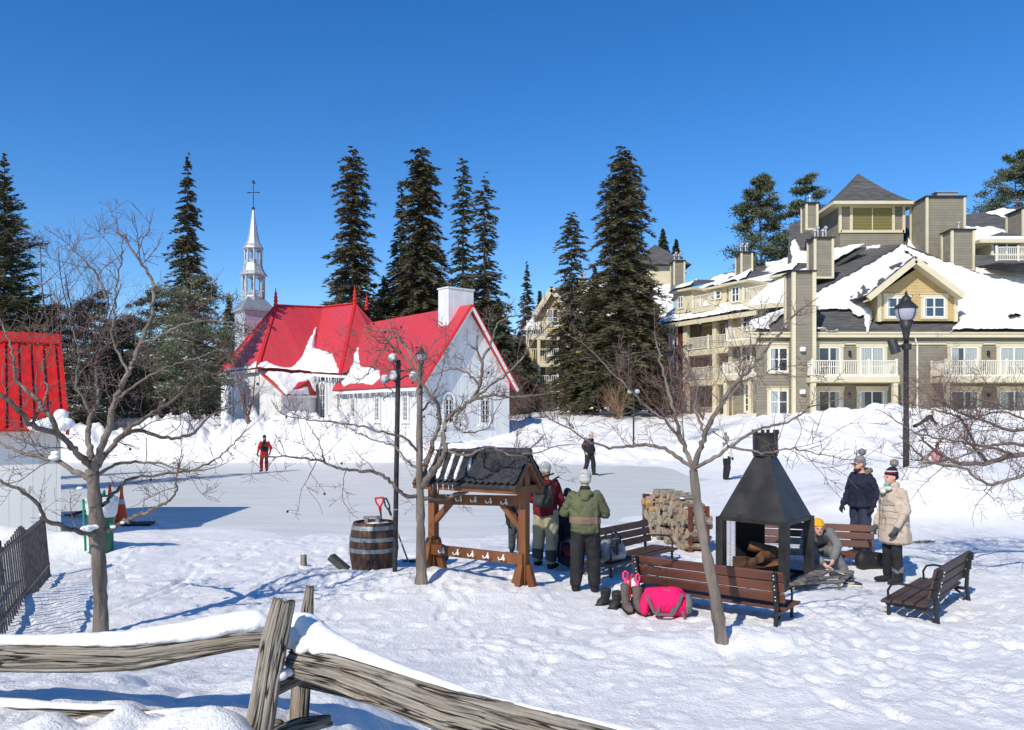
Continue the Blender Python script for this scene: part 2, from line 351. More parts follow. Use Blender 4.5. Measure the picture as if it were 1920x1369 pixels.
# skate scratches
mp2 = N.new('ShaderNodeMapping'); mp2.inputs['Scale'].default_value = (.7, 9, 1); mp2.inputs['Rotation'].default_value = (0, 0, .12); L.new(tc.outputs['Object'], mp2.inputs[0])
n2 = N.new('ShaderNodeTexNoise'); n2.inputs['Scale'].default_value = 2.5; n2.inputs['Detail'].default_value = 12; n2.inputs['Roughness'].default_value = .8; L.new(mp2.outputs[0], n2.inputs[0])
r2 = N.new('ShaderNodeMapRange'); r2.inputs[1].default_value = .54; r2.inputs[2].default_value = .66; L.new(n2.outputs[0], r2.inputs[0])
mx = N.new('ShaderNodeMix'); mx.data_type = 'RGBA'; mx.inputs[7].default_value = (.86, .87, .86, 1); L.new(r2.outputs[0], mx.inputs[0]); L.new(cr.outputs[0], mx.inputs[6]); L.new(mx.outputs[2], b.inputs['Base Color'])
r3 = N.new('ShaderNodeMapRange'); r3.inputs[3].default_value = .32; r3.inputs[4].default_value = .6; L.new(n2.outputs[0], r3.inputs[0]); L.new(r3.outputs[0], b.inputs['Roughness'])
bp = N.new('ShaderNodeBump'); bp.inputs['Distance'].default_value = .01; bp.inputs['Strength'].default_value = .35; L.new(n2.outputs[0], bp.inputs['Height']); L.new(bp.outputs[0], b.inputs['Normal'])
gi = MB().poly([(-36, 14, 0), (14, 14, 0), (14, 44.5, 0), (-36, 44.5, 0)]).build('ice_rink', ice); gi['kind'] = 'structure'
# far wooded hills
hx = np.linspace(-420, 420, 260); hy = np.linspace(0, 1, 24); HX, HT = np.meshgrid(hx, hy)
HY = 330 + 260 * HT
prof = 34 + 20 * np.exp(-((HX + 20) / 120) ** 2) + 9 * fbm(HX * .012, HX * 0, 3, 81) + 4 * fbm(HX * .06, HT * 3, 3, 83)
HZ = prof * np.sin(np.clip(HT * 1.7, 0, math.pi / 2)) + 6 + 1.8 * fbm(HX * .25, HT * 40, 2, 85)
M_hill = mat('wooded_hillside', (.10, .09, .085), .95, col2=(.30, .31, .34), nscale=.12, nlo=.45, nhi=.7, bscale=.5, bdist=2)
np_mesh('hills', np.stack([HX.ravel(), HY.ravel(), HZ.ravel()], 1), grid_faces(24, 260), M_hill)['kind'] = 'structure'

def horizon_row(px, d0, d1):
    ds = np.linspace(d0, d1, 120); return float(np.min(YH + F * (HC - gh((px - 960) * ds / F, ds)) / ds))
# ================= CHURCH =================
M_white = mat('white_vertical_boards', (.78, .79, .78), .7, col2=(.70, .71, .71), nscale=1.2, stripe=((.643, -.766, 0), .22, .06, .82, .012, 'groove'))
M_whiteg = mat('white_gable_boards', (.78, .79, .78), .7, col2=(.70, .71, .71), nscale=1.2, stripe=((.766, .643, 0), .22, .06, .82, .012, 'groove'))
M_trim = mat('white_painted_trim', (.80, .80, .78), .6)
M_gtrim = mat('grey_painted_frame', (.46, .48, .50), .6)
M_redA = mat('red_ribbed_roofing', (.62, .036, .05), .5, col2=(.48, .07, .08), nscale=4, nlo=.35, nhi=.75, stretch=(1, 1, .25), stripe=((.643, -.766, 0), .34, .09, 1.12, .03, 'rib'))
M_redB = mat('red_ribbed_wing_roofing', (.62, .036, .05), .5, col2=(.48, .07, .08), nscale=4, nlo=.35, nhi=.75, stretch=(1, 1, .25), stripe=((.766, .643, 0), .34, .09, 1.12, .03, 'rib'))
M_red = mat('red_painted_metal', (.58, .02, .02), .45)
M_tin = mat('weathered_tin', (.36, .38, .40), .42, metal=.35, col2=(.52, .54, .56), nscale=5, bscale=9, bdist=.02)
M_glass = mat('dark_window_glass', (.02, .024, .03), .08, spec=.6, col2=(.07, .08, .09), nscale=.9, nlo=.4, nhi=.7)
M_blackm = mat('black_metal', (.018, .018, .02), .5, col2=(.035, .033, .032), nscale=20)
U = Vector((-.643, .766, 0)); V = Vector((.766, .643, 0)); UP = Vector((0, 0, 1))
A0 = Vector((-5.57, 50, 0))
def CH(s, t, z): return A0 + U * s + V * t + UP * z
church = thing('church', 'white wooden church with steep red metal roof and silver steeple across the rink', 'church', (-12, 60, 1))
WZ, EZ, RZ, WW = .2, 4.82, 9.67, 7.03
HW = WW / 2
def wall_quad(m, a, b, z0, z1): m.quad((a[0], a[1], z0), (b[0], b[1], z0), (b[0], b[1], z1), (a[0], a[1], z1))
def slab(m, pts, th=.12):       # thick plate from a planar polygon
    pts = [Vector(p) for p in pts]; n = (pts[1] - pts[0]).cross(pts[2] - pts[1]).normalized()
    k = len(pts); vs = pts + [p - n * th for p in pts]
    m.add(vs, [tuple(range(k)), tuple(range(2 * k - 1, k - 1, -1))] + [(i, i + k, (i + 1) % k + k, (i + 1) % k) for i in range(k)])
# nave walls
m = MB(); wall_quad(m, CH(11, 0, 0), CH(0, 0, 0), WZ, EZ + .1); m.build('side_wall', M_white, church)
m = MB(); a, b2 = CH(0, 0, WZ), CH(0, WW, WZ)
m.poly([a, b2, CH(0, WW, EZ), CH(0, HW, RZ - .1), CH(0, 0, EZ)])
m.poly([CH(0, WW, WZ), CH(14, WW, WZ), CH(14, WW, EZ), CH(0, WW, EZ)]); m.build('gable_wall', M_whiteg, church)
# nave roof (two slopes, overhanging)
def roof_plate(name, pts, mt, par, th=.12): m = MB(); slab(m, pts, th); return m.build(name, mt, par)
oh = .35; sl = (RZ - EZ) / HW
nr = [CH(-.45, -oh, EZ - oh * sl), CH(-.45, HW, RZ), CH(13.5, HW, RZ), CH(11.2, -oh, EZ - oh * sl)]
roof_plate('nave_roof', nr[::-1], M_redA, church)
roof_plate('nave_roof', [CH(-.45, WW + oh, EZ - oh * sl), CH(-.45, HW, RZ), CH(13.5, HW, RZ), CH(13.5, WW + oh, EZ - oh * sl)], M_redA, church)
m = MB()
for tt, e in ((-oh, 0), (WW + oh, 0)): m.bar(CH(-.5, tt, EZ - oh * sl - .1), CH(-.5, HW, RZ - .1), .09, .18)
m.build('bargeboard', M_trim, church)
m = MB()
for tt in (-oh, WW + oh): m.bar(CH(-.52, tt, EZ - oh * sl + .06), CH(-.52, HW, RZ + .06), .14, .05)
m.bar(CH(-.45, HW, RZ + .05), CH(13.5, HW, RZ + .05), .18, .08)
m.build('ridge_cap', M_red, church)
m = MB(); m.bar(CH(-.4, -oh, EZ - oh * sl - .14), CH(11, -oh, EZ - oh * sl - .14), .1, .2); m.build('eave_board', M_trim, church)
# chimney
m = MB(); c = CH(1.35, HW + .02, 0); m.box((c.x, c.y, (8.2 + 10.9) / 2), (2.1, 1.15, 2.7), math.atan2(.643, .766), bev=.03)
m.box((c.x, c.y, 10.93), (2.2, 1.25, .09), math.atan2(.643, .766)); m.build('chimney', M_whiteg, church)
# cross wings
J = PZ(605, 11.78, 68); F2 = Vector((-2.88 - .643 * 15, 52.26 + .766 * 15, 11.5)); F1 = P(517, 573, 65.1)
C1 = P(637, 703, 57.4); Vv = P(585, 700, 60.6); C2 = P(482, 692, 58.9); C3 = P(408, 700, 64.3)
C1b = CH(11.2, WW + .3, 5.45); Jb = Vector(J)
roof_plate('wing_roof', [C1, F2, J, Vv], M_redA, church, .1)
roof_plate('wing_roof', [C1, CH(11.0, WW * .5, 7.2), C1b, F2], M_redB, church, .08)
roof_plate('wing_roof', [C1b, CH(20, WW + .4, 5.6), J, F2], M_redA, church, .1)
roof_plate('wing_roof', [Vv, J, F1, C2], M_redB, church, .1)
roof_plate('wing_roof', [C2, F1, C3], M_redA, church, .1)
roof_plate('wing_roof', [C3, F1, J + Vector((-2, 4, 0)), P(420, 690, 74)], M_redB, church, .1)
m = MB()
for a, b3 in ((F1, C2), (F1, C3), (F2, C1), (F2, C1b), (J, F2), (J, F1)): m.bar(a + UP * .06, b3 + UP * .06, .22, .1)
m.build('hip_cap', M_red, church)
for f in (F1, F2, J + Vector((3.2, 3.0, .2))):
    m = MB(); m.lathe([(.16, 0), (.2, .1), (.12, .2), (.19, .35), (.12, .5), (.17, .65), (.1, .8), (.13, .95), (.06, 1.1), (.03, 1.35), (.0, 1.5)], f, 8); m.build('finial', M_red, church)
# walls below the wing eaves
m = MB(); zc = C1.z - .2
for a, b3 in ((CH(11.2, -.05, 0), CH(15.3, -.05, 0)), (CH(11.2, -.05, 0), CH(11.2, WW * .6, 0))): wall_quad(m, a, b3, .2, zc)
q1 = C2 + (Vv - C2) * .04; q3 = C3 + (C2 - C3) * .04
wall_quad(m, CH(15.3, -.05, 0), (C2.x, C2.y + .35), .3, C2.z - .1); wall_quad(m, (C2.x, C2.y + .35), (C3.x + .2, C3.y + .2), .3, C3.z - .1)
m.build('wing_wall', M_white, church)
m = MB(); m.bar(C1 - UP * .12, Vv - UP * .12, .1, .2); m.bar(C1 - UP * .12, C1 - UP * .12 + V * 1.2, .1, .2); m.build('eave_board', M_trim, church); m = MB(); m.bar(C2 - UP * .12, C3 - UP * .12, .12, .22); m.build('eave_board', M_trim, church)
# annex with lean-to roof, its right face in its own shade
n0, n1_, n2_ = PZ(486, 0, 58.2), PZ(530, 0, 55.4), PZ(592, 0, 60.4)
m = MB(); zt = 4.15
aT0, aT1, aB1, aB0 = P(487, 701, 58.5), P(587, 707, 60.6), Vector((n2_.x, n2_.y, 4.26)), Vector((n1_.x, n1_.y, 4.12))
m.poly([(n0.x, n0.y, .3), (n1_.x, n1_.y, .3), (n1_.x, n1_.y, 4.1), (aT0.x, aT0.y, aT0.z)]); m.poly([(n1_.x, n1_.y, .3), (n2_.x, n2_.y, .3), (n2_.x, n2_.y, 4.24), (n1_.x, n1_.y, 4.1)]); m.build('annex_wall', M_whiteg, church)
ov = Vector((.12, -.25, -.14)); roof_plate('annex_roof', [aT0, aB0 + ov, aB1 + ov, aT1], M_red, church, .1)
m = MB(); m.bar(aB0 + ov - UP * .12, aB1 + ov - UP * .12, .08, .18); m.bar(aT0 - UP * .1, aB0 + ov - UP * .12, .08, .18); m.build('eave_board', M_trim, church)
def arch_window(par, c, r, up_n, w_, h, pan=4, fan=True):
    # frame with round head standing 4 cm proud; c = sill centre
    out = up_n; m = MB(); k = 12; R = w_ / 2; hs = h - R
    def q(x, z, o): return c + r * x + UP * z + out * o
    pts = [(-R, 0), (R, 0)] + [(R * math.cos(a), hs + R * math.sin(a)) for a in [math.pi * i / k for i in range(k + 1)]]
    g = MB(); g.poly([q(x, z, .03) for x, z in pts]); 
    t = .09 * w_ / .8 + .03
    ins = [(-R + t, t), (R - t, t)] + [((R - t) * math.cos(a), hs + (R - t) * math.sin(a)) for a in [math.pi * i / k for i in range(k + 1)]]
    n = len(pts)
    for i in range(n):
        j = (i + 1) % n
        m.hexa([q(*pts[i], .0), q(*pts[j], .0), q(*ins[j], .0), q(*ins[i], .0)], [q(*pts[i], .08), q(*pts[j], .08), q(*ins[j], .08), q(*ins[i], .08)])
    for i in range(1, pan):
        x = -R + w_ * i / pan; m.bar(q(x, t, .05), q(x, hs, .05), .03, .03, up=out)
    for z in (hs * .2, hs * .4, hs * .6, hs * .8, hs): m.bar(q(-R + t, z, .052), q(R - t, z, .052), .028, .03, up=out)
    m.bar(q(0, t, .056), q(0, hs, .056), .06, .03, up=out)
    for a in (.5, 1.05, 1.57, 2.1, 2.64): m.bar(q(0, hs, .05), q((R - t) * math.cos(a), hs + (R - t) * math.sin(a), .05), .04, .03, up=out)
    m.bar(q(-R - .08, -.05, .06), q(R + .08, -.05, .06), .1, .12, up=out)
    f = m.build('window', M_trim, par)
    m = MB(); o = [(x * 1.14, z * 1.0 if z < hs else hs + (z - hs) * 1.14) for x, z in pts]
    for i in range(1, n - 0):
        j = (i + 1) % n
        m.hexa([q(*o[i], .0), q(*o[j], .0), q(*pts[j], .0), q(*pts[i], .0)], [q(*o[i], .05), q(*o[j], .05), q(*pts[j], .05), q(*pts[i], .05)])
    m.build('window_surround', M_gtrim, f); g.build('pane', M_glass, f)
for s_ in (1.96, 5.5, 8.8): arch_window(church, CH(s_, 0, 2.15), -U, -V, .8, 2.0)
for t_ in (1.95, 4.9): arch_window(church, CH(0, t_, 1.95), V, -U, 1.0, 2.1)
arch_window(church, CH(13.4, -.05, 2.1), -U, -V, 1.25, 3.1)
wd = (C2 - C3).normalized(); wd.z = 0; wn = Vector((wd.y, -wd.x, 0))
for k_ in (.28, .68): arch_window(church, Vector((C3.x + .2, C3.y + .2, 2.6)).lerp(Vector((C2.x, C2.y + .35, 2.6)), k_), wd, wn, .9, 2.4)
for s_ in (.12, 10.5): m = MB(); p = CH(s_, -.03, 0); m.bar((p.x, p.y, .3), (p.x, p.y, EZ - .4), .2, .12); m.build('corner_board', M_trim, church)
# roof snow: drifts caught in the valleys, grown on the roof planes
def drift(par, a, b, c, d, inside, name='roof_snow', nu=70, nv=70, th=.28, outward=None):
    """snow grown on the quad a,b,c,d wherever inside(px,py)>0, domed, real thickness"""
    a, b, c, d = [np.array(q) for q in (a, b, c, d)]
    u = np.linspace(0, 1, nu)[None, :, None]; v = np.linspace(0, 1, nv)[:, None, None]
    Q = (a * (1 - u) + b * u) * (1 - v) + (d * (1 - u) + c * u) * v
    n = np.cross(b - a, d - a); n = n / np.linalg.norm(n)
    if (outward is not None and np.dot(n, outward) < 0) or (outward is None and n[2] < 0): n = -n
    PX = 960 + F * Q[..., 0] / Q[..., 1]; PY = YH + F * (HC - Q[..., 2]) / Q[..., 1]
    k = inside(PX, PY); t = np.clip(k, -1, 1)
    wob = .75 + .4 * fbm(PX * .06, PY * .06, 3, 91)
    h = np.where(t > 0, th * wob * (1 - (1 - np.clip(t * 1.6, 0, 1)) ** 2), -.03)
    W = Q + n * h[..., None]
    Fc = grid_faces(nv, nu); keep = (t.ravel()[Fc] > -.02).any(1)
    if not keep.any(): return None
    return np_mesh(name, W.reshape(-1, 3), Fc[keep], M_rsnow, par)
def inpoly(poly, soft, wob=0, ws=.08, seed=0):
    P_ = poly
    def f(X, Y):
        X = np.asarray(X, float); Y = np.asarray(Y, float)
        if wob: X = X + wob * fbm(X * ws, Y * ws, 3, seed); Y = Y + wob * fbm(X * ws + 50, Y * ws, 3, seed + 3)
        dm = np.full(X.shape, 1e9); ins = np.zeros(X.shape, bool)
        for i in range(len(P_)):
            (ax, ay), (bx, by) = P_[i], P_[(i + 1) % len(P_)]
            ex, ey = bx - ax, by - ay; t = np.clip(((X - ax) * ex + (Y - ay) * ey) / (ex * ex + ey * ey + 1e-9), 0, 1)
            dm = np.minimum(dm, (X - ax - t * ex) ** 2 + (Y - ay - t * ey) ** 2)
            ins ^= ((ay > Y) != (by > Y)) & (X < (bx - ax) * (Y - ay) / (by - ay + 1e-12) + ax)
        d = np.sqrt(dm); return np.where(ins, d, -d) / soft
    return f
def union(*fs): return lambda X, Y: np.maximum.reduce([f(X, Y) for f in fs])
def minus(f, *gs): return lambda X, Y: np.minimum.reduce([f(X, Y)] + [-g(X, Y) for g in gs])
sn1 = inpoly([(594, 610), (590, 655), (606, 658), (622, 664), (632, 690), (650, 712), (560, 712), (500, 735), (470, 700), (485, 680), (500, 678), (530, 690), (548, 688), (565, 668), (580, 635)], 9, 3)
out1 = np.array((-.6, -.5, .6))
drift(church, Vv, J, F2, C1, sn1, outward=out1); drift(church, Vv, J, F1, C2, sn1, outward=out1)
sn2 = inpoly([(637, 712), (632, 684), (650, 675), (668, 652), (675, 652), (676, 668), (682, 690), (702, 688), (715, 697), (716, 712), (700, 726), (668, 722), (645, 728)], 9, 2.5, seed=5)
drift(church, nr[0], nr[1], nr[2], nr[3], sn2, nu=110, nv=110, outward=np.array((-.766, -.643, .6)))
drift(church, C3, C2, C2.lerp(F1, .3), C3.lerp(F1, .3), inpoly([(400, 712), (412, 694), (440, 690), (470, 684), (488, 676), (500, 700), (470, 712)], 6, 2, seed=8), outward=np.array((-.5, -.6, .5)), th=.2)
m_ = inpoly([(484, 690), (545, 696), (592, 704), (596, 739), (538, 740), (516, 716)], 5, 1.5, seed=6)
drift(church, aT0 + UP * .02, aT1 + UP * .02, aB1 + ov + UP * .02, aB0 + ov + UP * .02, minus(m_, inpoly([(577, 718), (598, 740), (580, 742)], 4)), th=.3)
# icicles along the eaves
rr = random.Random(5)
m = MB()
for k in range(60):
    s_ = rr.uniform(0, 11); p = CH(s_, -oh - .02, EZ - oh * sl - .2); l = rr.uniform(.1, .55)
    m.tube([p, p - UP * l], [.02, .004], 4)
for k in range(26):
    p = C1.lerp(Vv, rr.random()) - UP * .2 - V * .05; m.tube([p, p - UP * rr.uniform(.2, .7)], [.025, .004], 4)
M_icicle = mat('icicle_ice', (.75, .82, .88), .15, spec=.6); o = m.build('icicles', M_icicle, church); o['kind'] = 'stuff'
# steeple: square tower, skirt roof, two arcaded lanterns, spire, cross and cock
steeple = thing('steeple', 'tall silver steeple with two open arcaded lanterns and an iron cross, behind the red church roof', 'steeple', PZ(474, 2, 72)) if False else church
SX, SY = (475 - 960) * 72 / F, 72; SC = 72 / F
def sz(py): return HC - (py - YH) * SC
ph = math.radians(22.5)
rotS = math.radians(38)
def sq(hw, z, ang=rotS): return [Vector((SX + hw * 1.414 * math.cos(ang + math.pi / 4 + k * math.pi / 2), SY + hw * 1.414 * math.sin(ang + math.pi / 4 + k * math.pi / 2), z)) for k in range(4)]
m = MB(); m.hexa(sq(1.25, 2), sq(1.25, sz(584))); m.build('tower', M_tin, church)
m = MB(); m.hexa(sq(1.5, sz(586)), sq(1.5, sz(582))); m.hexa(sq(1.5, sz(582)), sq(.75, sz(560))); m.build('skirt_roof', mat('tin_standing_seam', (.34, .36, .38), .4, metal=.4, stripe=((.62, .78, 0), .3, .12, .75, .03, 'rib')), church)
def lantern(z0, z1, r, name):
    m = MB(); H = z1 - z0
    m.lathe([(r, z0 - .5), (r * 1.02, z0), (r * .98, z0 + .08)], (SX, SY, 0), 8, ph=ph)
    for k in range(8):
        a = ph + k * math.pi / 4; p = Vector((SX + r * .93 * math.cos(a), SY + r * .93 * math.sin(a), 0)); m.tube([(p.x, p.y, z0), (p.x, p.y, z1)], r * .12, 6)
        a2 = a + math.pi / 4; q = Vector((SX + r * .93 * math.cos(a2), SY + r * .93 * math.sin(a2), 0))
        # arch spandrels
        for i in range(6):
            f0, f1 = i / 6, (i + 1) / 6
            def az(f): return z1 - .28 * H * (1 - math.sqrt(max(0, 1 - (2 * f - 1) ** 2))) - .06
            e, g = p.lerp(q, f0), p.lerp(q, f1); m.quad((e.x, e.y, az(f0)), (g.x, g.y, az(f1)), (g.x, g.y, z1), (e.x, e.y, z1))
        m.bar((p.x, p.y, z0 + .28 * H), (q.x, q.y, z0 + .28 * H), .05, .05)
        for i in range(1, 4): e = p.lerp(q, i / 4); m.bar((e.x, e.y, z0), (e.x, e.y, z0 + .28 * H), .07, .05)
    m.lathe([(r * .98, z1 - .05), (r * 1.03, z1 + .05)], (SX, SY, 0), 8, ph=ph, cap=False)
    return m.build(name, M_tin, church)
lantern(sz(558), sz(518), .98, 'lower_lantern'); lantern(sz(496), sz(468), .76, 'upper_lantern')
m = MB()
m.lathe([(1.0, sz(519)), (1.2, sz(517)), (1.2, sz(515)), (.98, sz(509)), (.84, sz(502)), (.78, sz(496))], (SX, SY, 0), 8, ph=ph)
m.lathe([(.8, sz(469)), (.92, sz(467)), (.9, sz(465)), (.66, sz(458)), (.5, sz(450)), (.34, sz(430)), (.16, sz(405)), (.07, sz(394))], (SX, SY, 0), 8, ph=ph)
m.build('spire', M_tin, church)
m = MB(); m.ball((SX, SY, sz(391)), .15); 
for a, b3, r in ((391, 350, .035),): m.tube([(SX, SY, sz(a)), (SX, SY, sz(b3))], r, 6)
m.tube([(SX, SY, sz(352)), (SX, SY, sz(336))], .018, 5); m.tube([(SX - .5, SY + .05, sz(361)), (SX + .5, SY - .05, sz(361))], .035, 6)
for px_ in (-.5, -.36, .36, .5): m.ball((SX + px_, SY, sz(361)), .06, 6, 5)
for py_ in (350, 356, 367, 373, 379): m.ball((SX, SY, sz(py_)), .06, 6, 5)
m.ball((SX, SY, sz(341)), (.13, .07, .16)); m.ball((SX + .1, SY, sz(344)), (.1, .03, .09)); m.build('cross', M_blackm, church)

# ================= SHED (left edge) =================
shu = Vector((-.55, .835, 0)); shv = Vector((-.835, -.55, 0))      # back direction, leftward along the front
shed = thing('shed', 'white boarded shed with a bright red ribbed metal roof at the left edge', 'shed', (-8.5, 15.3, 0))
c0 = Vector((-8.6, 15.25, 0)); M_shedw = mat('cream_vertical_boards', (.74, .73, .68), .7, stripe=((.835, .55, 0), .19, .06, .78, .01, 'groove'))
M_shedr = mat('bright_red_ribbed_metal', (.60, .022, .014), .38, col2=(.50, .018, .012), nscale=4, stripe=((.835, .55, 0), .24, .12, 1.0, .03, 'rib'))
m = MB(); c1 = c0 + shv * 7; c2 = c0 + shu * 4.4; c3 = c2 + shv * 7
wall_quad(m, c0, c1, -.1, 2.3); wall_quad(m, c1, c3, -.1, 2.3); wall_quad(m, c3, c2, -.1, 2.3)
m.poly([c0 + UP * -.1, c2 + UP * -.1, c2 + UP * 2.25, (c0 + c2) / 2 + UP * 4.0, c0 + UP * 2.25]); m.build('wall', M_shedw, shed)
e0 = Vector((-8.33, 15.0, 2.16)); r0 = Vector((-9.62, 17.0, 4.1)); ebk = r0 + (r0 - e0) * 1.0; ebk.z = 2.1
roof_plate('roof', [e0, r0, r0 + shv * 7.5, e0 + shv * 7.5], M_shedr, shed, .06); roof_plate('roof', [r0, ebk, ebk + shv * 7.5, r0 + shv * 7.5], M_shedr, shed, .06)
m = MB(); n_ = (r0 - e0).cross(shv).normalized() * -1
sgn = 1 if n_.z > 0 else -1; n_ = n_ * sgn
k_ = (r0 - e0)
p0 = r0 + n_ * .03; p1 = r0 - k_ * .12 + n_ * .03; m.hexa([p0 - n_ * .02, p1 - n_ * .02, p1 + shv * 7.5 - n_ * .02, p0 + shv * 7.5 - n_ * .02], [p0 + n_ * .03, p1 + n_ * .03, p1 + shv * 7.5 + n_ * .03, p0 + shv * 7.5 + n_ * .03])
m.bar(e0 - n_ * .05, r0 - n_ * .05, .05, .2)
for i in range(34): a = e0 + shv * (.12 + i * .22) + n_ * .02; m.bar(a + k_ * .01, a + k_ * .87, .04, .05, up=n_)
m.build('ridge_flashing', M_shedr, shed)
m = MB(); rr = random.Random(2)
for (t, L_, r) in ((2.6, .7, .08), (1.55, .5, .07), (0.02, .55, .14)):
    if len(m.v): m.build('roof_snow', M_snow, shed, smooth=True)
    m = MB()
    for i in range(9): q = e0 + shv * (t + L_ * i / 9) + k_ * rr.uniform(.01, .05) + n_ * .05; m.ball(q, (r * rr.uniform(.8, 1.3), r * rr.uniform(.8, 1.2), r * rr.uniform(.5, 1.0)))
q = e0 + shv * .1 + k_ * .09 + n_ * .1; m.ball(q, (.13, .12, .12)); m.build('roof_snow', M_snow, shed, smooth=True)
# white picket fence behind the rink bank
pf = thing('picket_fence', 'low white picket fence far behind the ploughed snow at the left', 'fence', PZ(200, 1.4, 50))
m = MB()
for k in range(60):
    px_ = 130 + k * 2.6; p = P(px_, 812, 50); m.box((p.x, p.y, 1.95), (.05, .03, .8)); m.ball((p.x, p.y, 2.36), (.025, .015, .05), 4, 3)
m.build('pickets', M_trim, pf)
m = MB(); a, b3 = P(130, 812, 50.1), P(286, 812, 50.1)
for z in (1.75, 2.2): m.bar((a.x, a.y, z), (b3.x, b3.y, z), .03, .06)
m.build('rail', M_trim, pf)
# ================= HOTEL =================
M_olive = mat('olive_clapboard', (.245, .222, .168), .75, col2=(.215, .195, .148), nscale=1.5, stripe=((0, 0, 1), .19, .07, .55, .025, 'saw'))
M_yel = mat('ochre_clapboard', (.52, .38, .17), .75, col2=(.48, .35, .16), nscale=1.5, stripe=((0, 0, 1), .19, .07, .7, .02, 'saw'))
M_cream = mat('cream_trim', (.66, .58, .40), .65, col2=(.62, .55, .38), nscale=2)
M_rail = mat('cream_white_railing', (.72, .68, .56), .65)
M_shingle = mat('grey_asphalt_shingle', (.13, .125, .12), .9, col2=(.05, .05, .05), nscale=5, nlo=.35, nhi=.7, stretch=(.25, .25, 2), bscale=8, bdist=.03, stripe=((0, 0, 1), .14, .1, .7, .02, 'saw'))
M_wframe = mat('white_window_frame', (.80, .80, .78), .5)
M_curt = mat('pale_curtain', (.42, .46, .44), .9, stripe=((1, 0, 0), .16, .35, .75, .03, 'groove'))
M_glass2 = mat('blue_grey_window_glass', (.05, .075, .10), .06, spec=.7)
M_shut = mat('dark_red_shutter', (.16, .018, .018), .7)
M_pipe = mat('galvanised_flue', (.5, .5, .5), .4, metal=.6)
M_door = mat('pale_door_paint', (.6, .6, .56), .6)
RGT = Vector((1, 0, 0)); OUT = Vector((0, -1, 0))
def rect_window(par, x, z, y, w_, h, mull=1, bars=(.5,), trim=.18, curtain=None, glass=None, r=RGT, out=OUT, name='window', origin=None, header=True):
    """x,z = lower left; drawn on a wall through origin or y"""
    O = origin if origin is not None else Vector((x, y, z))
    def q(a, b, o): return O + r * a + UP * b + out * o
    def bx(m, a0, a1, b0, b1, o0, o1): m.hexa([q(a0, b0, o0), q(a1, b0, o0), q(a1, b0, o1), q(a0, b0, o1)], [q(a0, b1, o0), q(a1, b1, o0), q(a1, b1, o1), q(a0, b1, o1)])
    m = MB(); t = .07
    bx(m, 0, t, 0, h, 0, .07); bx(m, w_ - t, w_, 0, h, 0, .07); bx(m, t, w_ - t, 0, t, 0, .07); bx(m, t, w_ - t, h - t, h, 0, .07)
    for i in range(1, mull + 1): xx = w_ * i / (mull + 1); bx(m, xx - .045, xx + .045, t, h - t, 0, .065)
    for f in bars: bx(m, t, w_ - t, h * f - .025, h * f + .025, 0, .05)
    wdw = m.build(name, M_wframe, par)
    g = MB(); g.quad(q(t, t, .02), q(w_ - t, t, .02), q(w_ - t, h - t, .02), q(t, h - t, .02)); g.build('pane', glass or M_glass, wdw)
    if curtain:
        c = MB()
        for (f0, f1) in curtain: c.quad(q(w_ * f0, t, .03), q(w_ * f1, t, .03), q(w_ * f1, h - t, .03), q(w_ * f0, h - t, .03))
        c.build('curtain', M_curt, wdw)
    if trim:
        m = MB(); T = trim
        bx(m, -T, -.003, -.0, h, 0, .05); bx(m, w_ + .003, w_ + T, 0, h, 0, .05)
        if header: bx(m, -T - .05, w_ + T + .05, h + .003, h + T * 1.2, 0, .08); bx(m, -T - .1, w_ + T + .1, h + T * 1.2, h + T * 1.4, 0, .13)
        bx(m, -T, w_ + T, -T * .8, -.003, 0, .07)
        m.build('trim', M_cream, wdw)
    return wdw
def railing(par, pts, h=.95, sp=.13, name='railing'):
    m = MB(); n = 0
    for a, b in zip(pts[:-1], pts[1:]):
        a = Vector(a); b = Vector(b); L_ = (b - a).length
        m.bar(a + UP * h, b + UP * h, .09, .06); m.bar(a + UP * .1, b + UP * .1, .06, .06)
        k = max(1, int(L_ / sp))
        for i in range(1, k): p = a.lerp(b, i / k); m.bar(p + UP * .1, p + UP * h, .045, .045)
        nn = max(1, round(L_ / 2.0))
        for i in range(n, nn + 1): p = a.lerp(b, i / nn); m.bar(p, p + UP * (h + .12), .12, .12)
        n = 1
    return m.build(name, M_rail, par)
def px_x(px, d): return (px - 960) * d / F
def pz(py, d): return HC - (py - YH) * d / F
def stack(par, x0, x1, y0p, y1p, d, depth=1.2, flues=3, left=.35, name='chimney', rot=0):
    """square boarded chimney; x0..x1 px front face, y0p top, y1p bottom"""
    X0, X1 = px_x(x0, d), px_x(x1, d); Z1, Z0 = pz(y0p, d), pz(y1p, d)
    m = MB(); m.box(((X0 + X1) / 2, d + depth / 2, (Z0 + Z1) / 2), (X1 - X0, depth, Z1 - Z0)); c = m.build(name, M_olive, par)
    m = MB()
    for x in (X0, X1):
        for y in (d, d + depth): m.box((x, y, (Z0 + Z1) / 2), (.16, .16, Z1 - Z0 + .01))
    m.box(((X0 + X1) / 2, d - .02, Z0 + .05), (X1 - X0, .1, .14)); m.build('corner_board', M_cream, c)
    m = MB(); m.box(((X0 + X1) / 2, d + depth / 2, Z1 + .05), (X1 - X0 + .3, depth + .3, .1)); m.build('cap', M_blackm, c)
    for i in range(flues):
        x = X0 + (X1 - X0) * (i + .7) / (flues + .4); m = MB(); hh = .5 + .25 * (i % 2)
        m.lathe([(.07, 0), (.07, hh), (.15, hh), (.15, hh + .1), (.05, hh + .2)], (x, d + depth * .4 + .2 * (i % 2), Z1 + .1), 8); m.build('flue', M_pipe, c)
    return c
def roofp(name, pts, par, th=.15, mt=None): return roof_plate(name, pts, mt or M_shingle, par, th)
